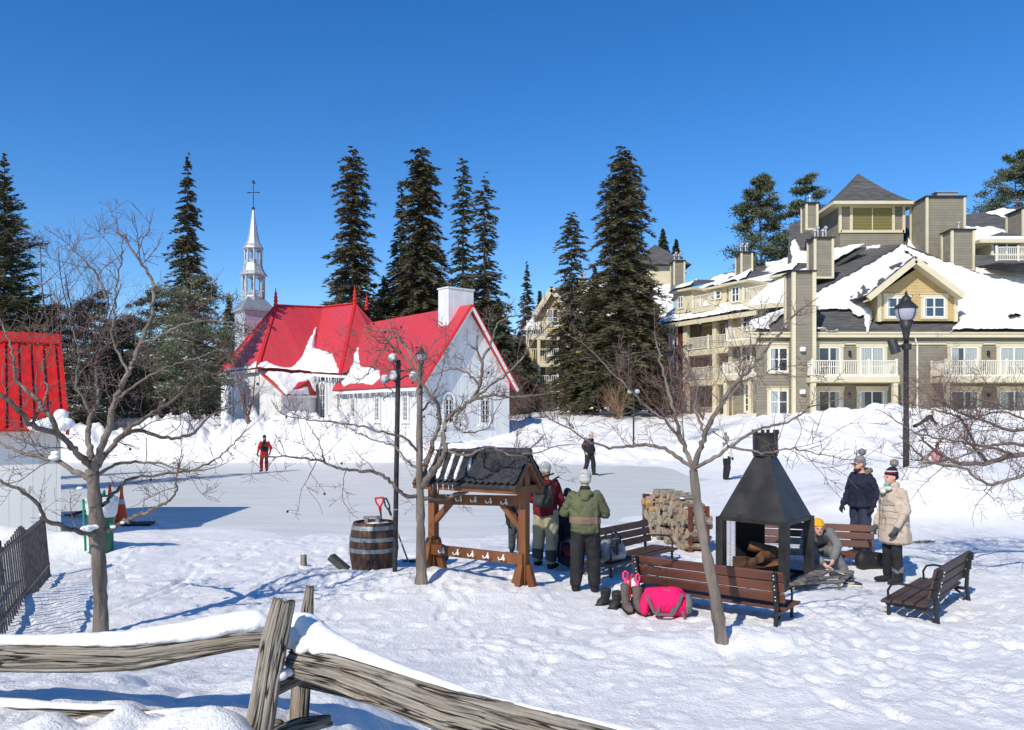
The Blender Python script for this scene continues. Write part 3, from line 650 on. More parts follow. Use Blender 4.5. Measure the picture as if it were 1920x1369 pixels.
hotel = thing('hotel', 'large olive clapboard hotel with snowy hipped roof, cupola and tall chimney at the right', 'hotel', (24, 52, 2.2))
D = 50.0; EV = 7.5
XL, XR = px_x(1418, D), 38.0
m = MB(); m.quad((XL, D, 1.5), (XR, D, 1.5), (XR, D, EV + .1), (XL, D, EV + .1)); q_ = PZ(1424, 0, 60); m.quad((q_.x, q_.y, 1.5), (XL, D, 1.5), (XL, D, EV + .1), (q_.x, q_.y, EV + .1)); m.build('wall', M_olive, hotel)
m = MB(); m.box(((XL + XR) / 2 - .15, D - .32, EV + .06), (XR - XL + .9, .16, .34)); m.box(((XL + XR) / 2 - .15, D - .12, EV - .08), (XR - XL + .8, .5, .06)); m.box(((XL + XR) / 2, D - .03, EV - .42), (XR - XL, .08, .22)); m.build('eave_board', M_cream, hotel)
# chimney stack on the front wall
X0, X1 = px_x(1488, 49.1), px_x(1526, 49.1)
m = MB(); zt = pz(510, 49.1); m.box(((X0 + X1) / 2, 49.1 + .75, (zt + 1.5) / 2), (X1 - X0, 1.5, zt - 1.5)); tall = m.build('tall_chimney', M_olive, hotel)
m = MB()
for x in (X0, X1): m.box((x, 49.1, (zt + 1.5) / 2), (.22, .2, zt - 1.5))
m.box((X0, 50.5, (zt + 1.5) / 2), (.2, .2, zt - 1.5)); m.build('corner_board', M_cream, tall)
m = MB(); m.box(((X0 + X1) / 2, 49.9, zt + .05), (X1 - X0 + .3, 1.9, .1)); m.build('cap', M_blackm, tall)
for pyy in (655, 735):
    p = P(1505, pyy, 49.0); m = MB(); m.box(p, (.32, .22, .28), bev=.03); m.box(p + Vector((0, -.13, .0)), (.22, .06, .2)); m.build('vent', M_wframe, tall)
# windows left of stack
for (py0, py1) in ((652, 697), (731, 777)):
    rect_window(hotel, px_x(1443, D), pz(py1, D), D, 34 / 30, 45 / 30, 1, (.52,), .16, curtain=[(.08, .45)] if py0 > 700 else [(.1, .3)])
# sliding doors with balcony
def slider(px0, px1, py0, py1, d, cur): return rect_window(hotel, px_x(px0, d), pz(py1, d), d, (px1 - px0) * d / F, (py1 - py0) * d / F, 1, (.33,), .2, curtain=cur, name='sliding_door')
for i, (a, b) in enumerate(((1534, 1575), (1612, 1657), (1782, 1833), (1874, 1928), (1955, 2005))):
    slider(a, b, 651, 705, D, [[(.8, .97)], [(.05, .45), (.55, .95)], [(.05, .3), (.5, .97)], [(.04, .5), (.55, .96)], [(.04, .5)]][i])
    slider(a, b, 733, 790, D, [[(.75, .97)], [(.05, .2), (.9, .97)], [(.72, .97)], [(.04, .3), (.6, .96)], [(.5, .96)]][i])
for i, px_ in enumerate((1593, 1853, 1940)):
    for pyy in (662, 741):
        p = P(px_, pyy, D - .08); m = MB(); m.box(p, (.12, .08, .3)); m.ball(p + Vector((0, -.1, -.02)), (.08, .08, .14), 6, 5); m.build('wall_lamp', M_blackm, hotel)
def balcony(x0, x1, d0, d1, zf, par, post=True, drop=None, gnd=2.0):
    X0, X1 = px_x(x0, d1), px_x(x1, d1)
    b = MB(); b.box(((X0 + X1) / 2, (d0 + d1) / 2, zf - .16), (X1 - X0, d0 - d1, .3)); b.box(((X0 + X1) / 2, d1 - .04, zf - .14), (X1 - X0 + .12, .08, .36)); o = b.build('balcony', M_cream, par)
    railing(o, [(X0 + .07, d0, zf + .04), (X0 + .07, d1 + .07, zf + .04), (X1 - .07, d1 + .07, zf + .04), (X1 - .07, d0, zf + .04)])
    s = MB(); s.box(((X0 + X1) / 2, d1 - .01, zf + .055), (X1 - X0 + .1, .16, .09), bev=.03); s.box(((X0 + X1) / 2, (d0 + d1) / 2 + .05, zf + .03), (X1 - X0 - .3, d0 - d1 - .3, .05)); s.build('balcony_snow', M_snow, o)
    if post:
        for x in (X0 + .15, X1 - .15): q = MB(); q.box((x, d1 + .12, (zf - .3 + gnd - .8) / 2), (.28, .28, zf - .3 - gnd + .8)); q.build('post', M_cream, o)
    return o
balcony(1521, 1684, D, 48.3, pz(707, 48.3), hotel, gnd=2.2); balcony(1772, 2060, D, 48.3, pz(707, 48.3), hotel, gnd=2.2)
# down pipe
m = MB(); p = P(1720, 640, D - .1); m.tube([(p.x - .25, D - .3, EV - .1), (p.x, D - .1, EV - .6), (p.x, D - .1, 2)], .05, 8); m.build('down_pipe', M_wframe, hotel)
# main roof: front slope, ridge peak, hips
def RP(px, py): # point of the front slope seen at pixel
    k = (YH - py) / F; Y = (EV + .25 - .7 * D - HC) / (k - .7); return Vector(((px - 960) * Y / F, Y, HC + k * Y))
pk = RP(1692, 461)
e_l = Vector((XL - .4, D - .42, EV + .1)); e_r = Vector((XR, D - .42, EV + .1)); 
hl = RP(1484, 577); hr = RP(1990, 575)
roofp('main_roof', [e_l, e_r, Vector((XR, hr.y, hr.z)), hr, pk, hl, RP(1432, 604)], hotel)
# slopes falling away from the hips
roofp('main_roof', [pk, hl, hl + Vector((-1, 9, 0)), pk + Vector((-2.5, 7, 1.2))], hotel); roofp('main_roof', [hr, pk, pk + Vector((3, 7, 1.0)), hr + Vector((2, 9, 0))], hotel)
# bare/snowy zones of the front slope
body = inpoly([(1528, 575), (1528, 552), (1626, 500), (1690, 462), (1722, 476), (1850, 520), (2020, 570), (2030, 640), (1760, 640), (1788, 618), (1800, 600), (1796, 578), (1640, 578), (1626, 622), (1622, 590), (1608, 590), (1594, 578), (1560, 576), (1532, 580)], 5, 3, .1, 3)
hole = union(inpoly([(1592, 556), (1606, 555), (1606, 565), (1594, 566)], 3, 3, .3), inpoly([(1884, 592), (1902, 586), (1918, 588), (1912, 599), (1892, 602)], 4, 3, .3), inpoly([(1694, 466), (1752, 500), (1740, 500), (1696, 478)], 3, 3, .3))
lowl = union(inpoly([(1529, 618), (1560, 620), (1600, 626), (1700, 630), (1760, 628), (1762, 640), (1529, 640)], 4, 2.5, .12, 9), inpoly([(1404, 640), (1404, 588), (1486, 555), (1486, 583), (1462, 590), (1438, 612), (1448, 622), (1426, 634)], 5, 2, .1, 4))
q0, q1, q2, q3 = Vector((XL - .5, D - .5, EV + .07)), Vector((XR, D - .5, EV + .07)), Vector((XR, D + 14, EV + .07 + 14.5 * .7)), Vector((XL - .5, D + 14, EV + .07 + 14.5 * .7))
tri = inpoly([(1400, 606), (1484, 577), (1692, 461), (1850, 512), (2100, 590), (2100, 650), (1380, 650)], 3)
def mainsnow(X, Y): return np.minimum(np.maximum(minus(body, hole)(X, Y), lowl(X, Y)), tri(X, Y))
drift(hotel, q0 + UP * .17, q1 + UP * .17, q2 + UP * .17, q3 + UP * .17, mainsnow, nu=420, nv=220, th=.3)
sr = [P(1404, 574, 54.5), P(1490, 566, 54), P(1490, 520, 57.5), P(1442, 540, 57.5)]
roofp('side_roof', sr, hotel); m = MB(); m.hexa([q + UP * .03 for q in sr], [q + UP * .3 for q in sr]); m.build('roof_snow', M_rsnow, hotel, smooth=False)
m = MB(); m.bar(sr[0] - UP * .12, sr[1] - UP * .12, .14, .3); m.build('eave_board', M_cream, hotel)
# gable dormer
dd = 50.6
g0, g1 = px_x(1645, dd), px_x(1794, dd); zb, ze, za = pz(602, dd), pz(553, dd), pz(503, dd); gm = (g0 + g1) / 2
dorm = MB(); dorm.poly([(g0, dd, zb), (g1, dd, zb), (g1, dd, ze), (gm + .0, dd, za), (g0, dd, ze)]); dorm.quad((g0, dd + 5, zb), (g0, dd, zb), (g0, dd, ze), (g0, dd + 5, ze)); dorm.quad((g1, dd, zb), (g1, dd + 5, zb), (g1, dd + 5, ze), (g1, dd, ze)); dorm = dorm.build('gable_dormer', M_yel, hotel)
o_l, o_r, ap = P(1627, 556, 49.9), P(1806, 551, 49.9), P(1716, 484, 49.9)
rid = Vector((ap.x, 57.5, ap.z))
roofp('dormer_roof', [o_l, Vector((o_l.x, 56, o_l.z)), rid, ap], dorm, .12); roofp('dormer_roof', [ap, rid, Vector((o_r.x, 56, o_r.z)), o_r], dorm, .12)
m = MB()
for a, b3 in ((o_l, ap), (o_r, ap)): m.bar(a - UP * .14 - Vector((0, .05, 0)), b3 - UP * .14 - Vector((0, .05, 0)), .16, .36); m.hexa([a - UP * .3, b3 - UP * .3, b3 - UP * .3 + Vector((0, .7, 0)), a - UP * .3 + Vector((0, .7, 0))], [a - UP * .24, b3 - UP * .24, b3 - UP * .24 + Vector((0, .7, 0)), a - UP * .24 + Vector((0, .7, 0))])
for x in (g0 + .1, g1 - .1): m.box((x, dd - .05, (zb + ze) / 2), (.24, .12, ze - zb + .1))
m.build('bargeboard', M_cream, dorm)
for pxx in (1662, 1731): rect_window(dorm, px_x(pxx, dd), pz(595, dd), dd, 40 * dd / F, 37 * dd / F, 1, (.5,), .17, glass=M_glass2, curtain=[(.06, .16)])
def sn_all(X, Y): return np.ones(np.shape(X))
drift(dorm, o_l + UP * .03, Vector((o_l.x, 56, o_l.z + .03)), rid + UP * .03, ap + UP * .03, lambda X, Y: .3 + .8 * fbm(X * .05, Y * .05, 3, 7), nu=40, nv=40, th=.2)
# upper roof band, cupola
Dh = 62.0
ub = [P(1480, 520, 60.5), P(1700, 470, 61.5), P(1885, 520, 61), P(1860, 440, 66), P(1735, 404, 67.5), P(1482, 420, 66)]
roofp('upper_roof', [P(1474, 548, 59), P(1700, 500, 59), P(1700, 404, 67.5), P(1480, 420, 67)], hotel)
roofp('upper_roof', [P(1700, 500, 59), P(1900, 560, 59), P(1850, 452, 67), P(1736, 404, 67.5), P(1700, 404, 67.5)], hotel)
roofp('upper_roof', [P(1480, 420, 67), P(1700, 404, 67.5), P(1700, 500, 76), P(1500, 500, 76)], hotel)
us_ = union(inpoly([(1484, 452), (1492, 450), (1500, 470), (1530, 478), (1580, 463), (1610, 465), (1560, 490), (1545, 545), (1460, 580), (1440, 560), (1486, 520)], 4, 2.5, .12, 12), inpoly([(1586, 478), (1646, 442), (1652, 455), (1656, 462), (1650, 464), (1630, 466), (1610, 478)], 3, 2, .2, 14))
drift(hotel, P(1474, 548, 59) + UP * .03, P(1700, 500, 59) + UP * .03, P(1700, 404, 67.5) + UP * .03, P(1480, 420, 67) + UP * .03, us_, nu=160, nv=120, th=.22, outward=np.array((0, -.5, .8)))
us2 = union(inpoly([(1690, 446), (1740, 462), (1800, 490), (1830, 520), (1900, 575), (1800, 540), (1720, 490), (1700, 462)], 4, 2.5, .12, 15))
drift(hotel, P(1700, 500, 59) + UP * .03, P(1900, 560, 59) + UP * .03, P(1850, 452, 67) + UP * .03, P(1700, 404, 67.5) + UP * .03, us2, nu=140, nv=100, th=.22, outward=np.array((0, -.5, .8)))
dc = 62.5
cx0, cx1 = px_x(1575, dc), px_x(1694, dc); cz0, cz1 = pz(437, dc), pz(380, dc); cm = (cx0 + cx1) / 2; dep = cx1 - cx0
m = MB(); m.box((cm, dc + dep / 2, (cz0 + cz1) / 2 - .6), (dep, dep, cz1 - cz0 + 1.2)); cup = m.build('cupola', M_olive, hotel)
m = MB()
for x in (cx0, cx1): m.box((x, dc, (cz0 + cz1) / 2), (.2, .2, cz1 - cz0))
lx0, lx1, lz0, lz1 = px_x(1598, dc), px_x(1672, dc), pz(432, dc), pz(390, dc)
m.box(((lx0 + lx1) / 2, dc - .05, lz1 + .1), (lx1 - lx0 + .4, .1, .2)); m.box(((lx0 + lx1) / 2, dc - .05, lz0 - .1), (cx1 - cx0, .1, .2))
for x in (lx0 - .1, lx1 + .1): m.box((x, dc - .05, (lz0 + lz1) / 2), (.2, .1, lz1 - lz0))
m.box(((lx0 + lx1) / 2, dc - .06, (lz0 + lz1) / 2), (.06, .08, lz1 - lz0)); m.build('trim', M_cream, cup)
m = MB(); nl = 15
for i in range(nl): z = lz0 + (lz1 - lz0) * (i + .5) / nl; m.box(((lx0 + lx1) / 2, dc - .01, z), (lx1 - lx0, .1, .05), Matrix.Rotation(.6, 3, 'X'))
m.quad((lx0, dc - .004, lz0), (lx1, dc - .004, lz0), (lx1, dc - .004, lz1), (lx0, dc - .004, lz1)); m.build('louvre', mat('olive_yellow_louvre', (.30, .26, .10), .7), cup)
ohc = .75; zc0 = pz(378, dc - ohc)
b4 = [Vector((cx0 - ohc, dc - ohc, zc0)), Vector((cx1 + ohc, dc - ohc, zc0)), Vector((cx1 + ohc, dc + dep + ohc, zc0)), Vector((cx0 - ohc, dc + dep + ohc, zc0))]
apx = Vector((cm, dc + dep / 2, pz(325, dc + dep / 2)))
m = MB()
for i in range(4):
    a, b3 = b4[i], b4[(i + 1) % 4]; N_ = 6; prev = (a, b3)
    for k in range(1, N_ + 1):
        f = k / N_; fz = f ** 1.25; c_ = (a.lerp(apx, f), b3.lerp(apx, f))
        for q in c_: q.z = zc0 + (apx.z - zc0) * fz
        m.quad(prev[0], prev[1], c_[1], c_[0]) if k < N_ else m.add([prev[0], prev[1], apx], [(0, 1, 2)]); prev = c_
m.build('cupola_roof', M_shingle, cup)
m = MB()
for i in range(4): m.bar(b4[i] - UP * .08, b4[(i + 1) % 4] - UP * .08, .14, .24)
m.hexa([q - UP * .2 for q in b4], [q - UP * .14 for q in b4]); m.build('eave_board', M_cream, cup)
# chimneys
stack(hotel, 1512, 1532, 382, 431, 61.5, 1.0, 1); stack(hotel, 1528, 1561, 447, 522, 55.8, 1.3, 4); 
c = stack(hotel, 1738, 1808, 370, 500, 60, 2.4, 0); m = MB()
p = P(1772, 368, 61); m.box(p + UP * .25, (1.8, .8, .08)); m.box(p + UP * .1, (1.5, .6, .25)); m.build('cap', M_pipe, c)
stack(hotel, 1785, 1825, 432, 508, 57.5, 1.3, 1); stack(hotel, 1918, 1950, 392, 470, 62, 2, 1)
# right rear roofs with a small dormer and balcony
roofp('rear_roof', [P(1800, 520, 58), P(2030, 560, 58), P(2030, 380, 72), P(1900, 390, 72), P(1800, 404, 72)], hotel)
rs = union(inpoly([(1800, 425), (1860, 428), (1900, 440), (1836, 450), (1828, 470), (1826, 560), (1800, 560)], 4, 3, .1, 22), inpoly([(1850, 398), (1880, 392), (1990, 405), (1990, 420), (1905, 412), (1870, 402)], 3, 2, .1, 23), inpoly([(1825, 478), (1880, 485), (1990, 560), (1820, 560)], 4, 3, .1, 24))
drift(hotel, P(1800, 520, 58) + UP * .03, P(2030, 560, 58) + UP * .03, P(2030, 380, 72) + UP * .03, P(1800, 400, 72) + UP * .03, rs, nu=160, nv=120, th=.22, outward=np.array((0, -.5, .8)))
d5 = 58.5
m = MB(); m.box((px_x(1884, d5 + 1.5), d5 + 1.5, pz(475, d5)), (3.9, 3, 2.0)); rd = m.build('rear_dormer', M_cream, hotel)
rect_window(rd, px_x(1860, d5), pz(478, d5), d5 - .01, 2.1, 1.15, 1, (), .1, glass=M_glass2)
bz = pz(452, d5); bx0, bx1 = px_x(1828, d5), px_x(1945, d5); ax_ = Vector((px_x(1878, d5 + 1.5), d5 + 1.5, pz(426, d5)))
m = MB(); bb = [Vector((bx0, d5 - .6, bz)), Vector((bx1, d5 - .6, bz)), Vector((bx1, d5 + 3.5, bz)), Vector((bx0, d5 + 3.5, bz))]
for i in range(4): m.add([bb[i], bb[(i + 1) % 4], ax_], [(0, 1, 2)])
m.build('rear_dormer_roof', M_shingle, rd); m = MB(); m.hexa([q - UP * .25 for q in bb], bb); m.build('eave_board', M_cream, rd)
m = MB(); m.hexa([q + UP * .004 for q in (bb[0], bb[1])] + [bb[1].lerp(ax_, .2) + UP * .02, bb[0].lerp(ax_, .2) + UP * .02], [q + UP * .12 for q in (bb[0], bb[1])] + [bb[1].lerp(ax_, .2) + UP * .12, bb[0].lerp(ax_, .2) + UP * .12]); m.build('roof_snow', M_rsnow, rd)
railing(rd, [(px_x(1868, 57), 57, pz(490, 57)), (px_x(1950, 57), 57, pz(490, 57))], 1.0)
m = MB(); m.hexa([P(1828, 500, 57.2), P(1868, 494, 56.9), P(1950, 494, 56.9), P(1950, 520, 58.5)], [P(1828, 478, 57.4), P(1868, 492, 56.9), P(1950, 492, 56.9), P(1950, 480, 58.5)]); m.build('balcony', M_shingle, rd)

# ---- middle wing ----
wing = thing('hotel_wing', 'four storey cream and ochre hotel wing with snow covered dormers, in the middle distance', 'hotel', PZ(1340, 2.6, 63))
WL, WR = PZ(1250, 0, 68), PZ(1488, 0, 56.5)
wr = (WR - WL).normalized(); wo_ = Vector((wr.y, -wr.x, 0)); WLn = (WR - WL).length
def WPt(px, z, o=0):    # point of the wing's front plane at pixel column
    k = (px - 960) / F; s = (k * WL.y - WL.x) / (wr.x - k * wr.y); return WL + wr * s + UP * z + wo_ * o
def wz(px, py, o=0): q = WPt(px, 0, o); return HC - (py - YH) * q.y / F
EW = wz(1400, 588)
def wbox(m, px0, px1, z0, z1, o0, o1): m.hexa([WPt(px0, z0, o0), WPt(px1, z0, o0), WPt(px1, z0, o1), WPt(px0, z0, o1)], [WPt(px0, z1, o0), WPt(px1, z1, o0), WPt(px1, z1, o1), WPt(px0, z1, o1)])
m = MB(); wbox(m, 1244, 1284, 1.5, EW, -4, 0); wbox(m, 1370, 1490, 1.5, EW - 2.6, -4, -.02); m.build('wall', M_olive, wing)
m = MB(); wbox(m, 1284, 1372, 1.5, EW + .8, -4, -1.8); o = m.build('recessed_wall', M_olive, wing)
m = MB(); wbox(m, 1285, 1371, wz(1320, 646), EW + .7, -1.8, -1.76); wbox(m, 1372, 1420, wz(1390, 640), EW, -3, .02); m.build('upper_wall', M_yel, wing)
zs = [wz(1320, 655), wz(1320, 712), wz(1320, 768)]
for i, z in enumerate(zs[:2]):
    m = MB(); wbox(m, 1283, 1372, z - .45, z, -1.8, .05); b_ = m.build('balcony', M_cream, wing)
    railing(b_, [WPt(1287, z, 0), WPt(1371, z, 0)], 1.0, .14)
for px_ in (1286, 1341, 1371): m = MB(); wbox(m, px_ - 3.5, px_ + 3.5, 1.5, EW, -.25, .12); m.build('post', M_cream, wing)
for z in (zs[0], zs[1], zs[2] + .1):
    for px_ in (1322, 1352): rect_window(wing, 0, 0, 0, 1.2, 1.9, 1, (.5,), .12, r=wr, out=wo_, origin=WPt(px_, z + .1, -1.74), curtain=[(.1, .3)], header=False)
for z in (zs[0] - .0, zs[1], zs[2]):
    rect_window(wing, 0, 0, 0, 1.0, 1.75, 1, (.5,), .08, r=wr, out=wo_, origin=WPt(1256, z + .35, .02), curtain=[(.1, .6)], header=False)
    for px_ in (1246, 1272): m = MB(); wbox(m, px_, px_ + 8, z + .3, z + 2.3, .01, .07); m.build('shutter', M_shut, wing)
# entrance bay right of the posts, with small balconies and a door
zb1, zb2 = wz(1395, 640), wz(1395, 704)
for z, o_ in ((zb1, .9), (zb2, 1.2)):
    m = MB(); wbox(m, 1374, 1440, z - .4, z, 0, o_); b_ = m.build('balcony', M_cream, wing); railing(b_, [WPt(1376, z, .05), WPt(1376, z, o_ - .1), WPt(1432, z, o_ - .1)], .95, .14)
    m = MB(); wbox(m, 1375, 1436, z, z + .1, .1, o_ + .02); m.build('balcony_snow', M_snow, b_)
for px_ in (1378, 1424): m = MB(); wbox(m, px_ - 3, px_ + 3, 1.5, zb2 - .4, .8, 1.05); m.build('post', M_cream, wing)
dr = rect_window(wing, 0, 0, 0, .95, 2.1, 1, (.25, .5, .75), .12, r=wr, out=wo_, origin=WPt(1398, wz(1400, 772), .02), name='door')
rect_window(wing, 0, 0, 0, .9, 1.3, 1, (.5,), .12, r=wr, out=wo_, origin=WPt(1392, zb2 + .9, .02), header=False)
rect_window(wing, 0, 0, 0, .9, 1.2, 1, (.5,), .12, r=wr, out=wo_, origin=WPt(1394, zb1 + .8, .06), header=False)
# wing roof
rdw = WPt(1244, EW, .5); 
def WR_(px, py, back):  # point behind the front plane
    q = WPt(px, 0, -back); return Vector((q.x, q.y, HC - (py - YH) * q.y / F))
R0_, R1_, R2_, R3_ = WPt(1240, EW - .05, .6), WPt(1430, EW - .05, .6), WR_(1488, 462, 8), WR_(1232, 512, 8)
roofp('roof', [R0_, R1_, R2_, R3_], wing, .2); m = MB(); m.bar(R0_ - UP * .1, R1_ - UP * .1, .15, .35); m.build('eave_board', M_cream, wing)
bare = union(inpoly([(1296, 512), (1380, 488), (1384, 512), (1330, 524), (1312, 520), (1302, 510)], 3, 3, .15, 2), inpoly([(1404, 490), (1430, 490), (1444, 505), (1430, 514), (1404, 512)], 3, 3, .2, 3))
def wsn(X, Y): return 1.5 - np.clip(bare(X, Y) * 2 + 1.5, 0, 3)
drift(wing, R0_ + UP * .03, R1_ + UP * .03, R2_ + UP * .03, R3_ + UP * .03, wsn, nu=200, nv=120, th=.35, outward=np.array((0, -.5, .8)))
def wdormer(px0, px1, pyt, pyb, win, hip=True, back=3.6, fr=-.3):
    z0, z1 = wz(px0, pyb), wz(px0, pyt); m = MB(); wbox(m, px0, px1, z0, z1, -back, fr); dm = m.build('dormer', M_cream, wing)
    m = MB(); wbox(m, px0 - 5, px1 + 6, z1, z1 + .16, -back, fr + .45); m.build('eave_board', M_cream, dm)
    a, b3, c, d = WPt(px0 - 5, z1 + .16, fr + .45), WPt(px1 + 6, z1 + .16, fr + .45), WPt(px1 + 2, z1 + 1.1, -back), WPt(px0 + 2, z1 + 1.1, -back)
    e = a.lerp(b3, .5) + UP * 1.0 - wo_ * 1.9
    m = MB(); m.quad(a, b3, e, e); m.quad(b3, c, e, e); m.quad(d, a, e, e); m.quad(c, d, e, e)
    m = MB(); m.add([a, b3, c, d, e], [(0, 1, 4), (1, 2, 4), (2, 3, 4), (3, 0, 4)]); m.build('dormer_roof', M_shingle, dm)
    sd_ = px0
    drift(dm, a + UP * .02, b3 + UP * .02, e + (b3 - a) * .05 + UP * .02, e - (b3 - a) * .05 + UP * .02, lambda X, Y: .6 + 1.2 * fbm(X * .07, Y * .07, 3, sd_), nu=40, nv=30, th=.2, outward=np.array((0, -.5, .8)))
    if win: rect_window(dm, 0, 0, 0, win[1] * 64 / F, win[3] * 64 / F, 1, (.5,), .06, r=wr, out=wo_, origin=WPt(win[0], wz(win[0], win[2]), fr + .02), glass=M_glass2, header=False)
    return dm
wdormer(1261, 1292, 550, 588, (1267, 15, 579, 24)); wdormer(1312, 1345, 543, 580, (1318, 24, 561, 15), fr=-1.0)
wdormer(1361, 1396, 536, 572, (1368, 18, 567, 27)); wdormer(1443, 1478, 521, 552, None, fr=-.6)
for a, b3, z_ in ((1298, 1340, 580), (1393, 1440, 567)):
    z0 = wz(a, z_); m = MB(); wbox(m, a, b3, z0 - .35, z0, -1.2, .1); bb_ = m.build('balcony', M_cream, wing); railing(bb_, [WPt(a, z0, -.9), WPt(a, z0, 0), WPt(b3, z0, 0)], 1.0, .16)
stack(wing, 1390, 1410, 474, 517, 67, 1.6, 4); stack(wing, 1264, 1283, 490, 540, 73, 1.5, 4)
# ---- left house ----
lh = thing('guest_house', 'ochre gabled guest house half hidden behind tall dark spruces', 'house', PZ(1060, 3.2, 78))
dl = 78.0; lx = lambda px, d=dl: px_x(px, d)
m = MB(); m.quad((lx(990), dl, 2.5), (lx(1255), dl, 2.5), (lx(1255), dl, pz(628, dl)), (lx(990), dl, pz(628, dl))); m.build('wall', M_olive, lh)
m = MB(); m.poly([(lx(1010), dl - .3, pz(628, dl)), (lx(1062), dl - .3, pz(628, dl)), (lx(1062), dl - .3, pz(570, dl)), (lx(1036), dl - .3, pz(545, dl)), (lx(1010), dl - .3, pz(585, dl))])
m.quad((lx(1062), dl - .1, pz(720, dl)), (lx(1255), dl - .1, pz(720, dl)), (lx(1255), dl - .1, pz(575, dl)), (lx(1062), dl - .1, pz(575, dl))); m.quad((lx(990), dl - .05, pz(680, dl)), (lx(1030), dl - .05, pz(680, dl)), (lx(1030), dl - .05, pz(640, dl)), (lx(990), dl - .05, pz(640, dl))); m.build('upper_wall', M_yel, lh)
g_l, g_a, g_r = P(1000, 592, 77.2), P(1034, 538, 77.2), P(1072, 590, 77.2)
bk = Vector((0, 9, 0))
roofp('gable_roof', [g_l, g_l + bk, g_a + bk, g_a], lh); roofp('gable_roof', [g_a, g_a + bk, g_r + bk, g_r], lh)
m = MB()
for a, b3 in ((g_l, g_a), (g_r, g_a)): m.bar(a - UP * .2, b3 - UP * .2, .18, .5)
m.build('bargeboard', M_cream, lh)
ra, rb_, rc, rd_ = P(1050, 592, 77.2), P(1262, 600, 76), P(1262, 500, 86), P(1040, 540, 86)
roofp('roof', [ra, rb_, rc, rd_], lh); drift(lh, ra + UP * .03, rb_ + UP * .03, rc + UP * .03, rd_ + UP * .03, lambda X, Y: .3 + 1.2 * fbm(X * .03, Y * .05, 3, 44), nu=120, nv=60, th=.3, outward=np.array((0, -.5, .8)))
s_l = [P(982, 620, 76.8), P(1012, 618, 76.8), P(1012, 588, 79), P(1006, 590, 79)]
roofp('side_roof', s_l, lh); m = MB(); m.hexa([q + UP * .02 for q in s_l], [q + UP * .25 for q in s_l]); m.build('roof_snow', M_rsnow, lh)
for i, z in enumerate((629, 680, 730)):
    zz = pz(z, 76.5); m = MB(); m.box((lx(1018, 76.5), 77.2, zz - .2), (3.2, 1.6, .4)); b_ = m.build('balcony', M_cream, lh); railing(b_, [(lx(988, 76.5), 76.5, zz), (lx(1046, 76.5), 76.5, zz)], 1.3, .2)
for px_ in (989, 1010): m = MB(); m.box((lx(px_, 76.6), 76.6, (2.4 + pz(632, dl)) / 2), (.3, .3, pz(632, dl) - 2.4)); m.build('post', M_cream, lh)
for (px_, py_) in ((1026, 612), (1024, 660), (1024, 710), (1026, 758), (1090, 612), (1090, 658), (1130, 612), (1130, 660), (1180, 612), (1180, 660), (1075, 757), (1105, 757), (1135, 757), (1205, 757), (1225, 757), (1225, 712), (1225, 660)):
    rect_window(lh, lx(px_), pz(py_ + (8 if py_ > 640 else 0), dl), dl - .32, 1.05, 1.6, 1, (.5,), .1, curtain=[(.1, .4)], header=False)
for (px_, py_) in ((1098, 762), (1112, 762), (1146, 762), (1218, 762), (1070, 668), (1108, 668)):
    m = MB(); m.box((lx(px_), dl - .2, pz(py_ - 18, dl)), (.5, .15, 1.9)); m.build('shutter', M_shut, lh)
tb = Vector((lx(1228, 84), 84, pz(505, 84)))
m = MB(); m.box(tb - UP * 1.5, (5.4, 4, 3.0)); twr = m.build('roof_turret', M_cream, lh)
tq = [tb + Vector((a * 3.3, b3 * 2.6, 0)) for a, b3 in ((-1, -1), (1, -1), (1, 1), (-1, 1))]; ta = tb + UP * 2.6
m = MB()
for i in range(4): m.add([tq[i], tq[(i + 1) % 4], ta], [(0, 1, 2)])
m.build('turret_roof', M_shingle, twr)
stack(lh, 1086, 1100, 524, 545, 80, 1.2, 3)
# ================= CONIFERS =================
M_needle = mat('dark_spruce_needles', (.048, .058, .028), .85, col2=(.10, .10, .05), nscale=.9, nlo=.35, nhi=.65)
M_needle2 = mat('green_pine_needles', (.060, .082, .040), .85, col2=(.14, .155, .085), nscale=1.1, nlo=.35, nhi=.65)
M_needle3 = mat('brownish_spruce_needles', (.060, .058, .028), .85, col2=(.12, .10, .052), nscale=.9, nlo=.35, nhi=.65)
M_needle4 = mat('olive_cedar_foliage', (.060, .062, .030), .85, col2=(.14, .115, .07), nscale=.8, nlo=.35, nhi=.65)
M_bark = mat('conifer_bark', (.10, .07, .05), .95, col2=(.18, .14, .11), nscale=6, stretch=(1, 1, .25), bscale=9, bdist=.03)
M_needle_snow = mat('snow_on_needles', (.8, .82, .86), .7)
def needle_mesh(name, tri_pts, mt, par):
    V_ = np.concatenate(tri_pts, 0).reshape(-1, 3); n = len(V_) // 3
    return np_mesh(name, V_, np.arange(n * 3).reshape(-1, 3), mt, par, smooth=False)
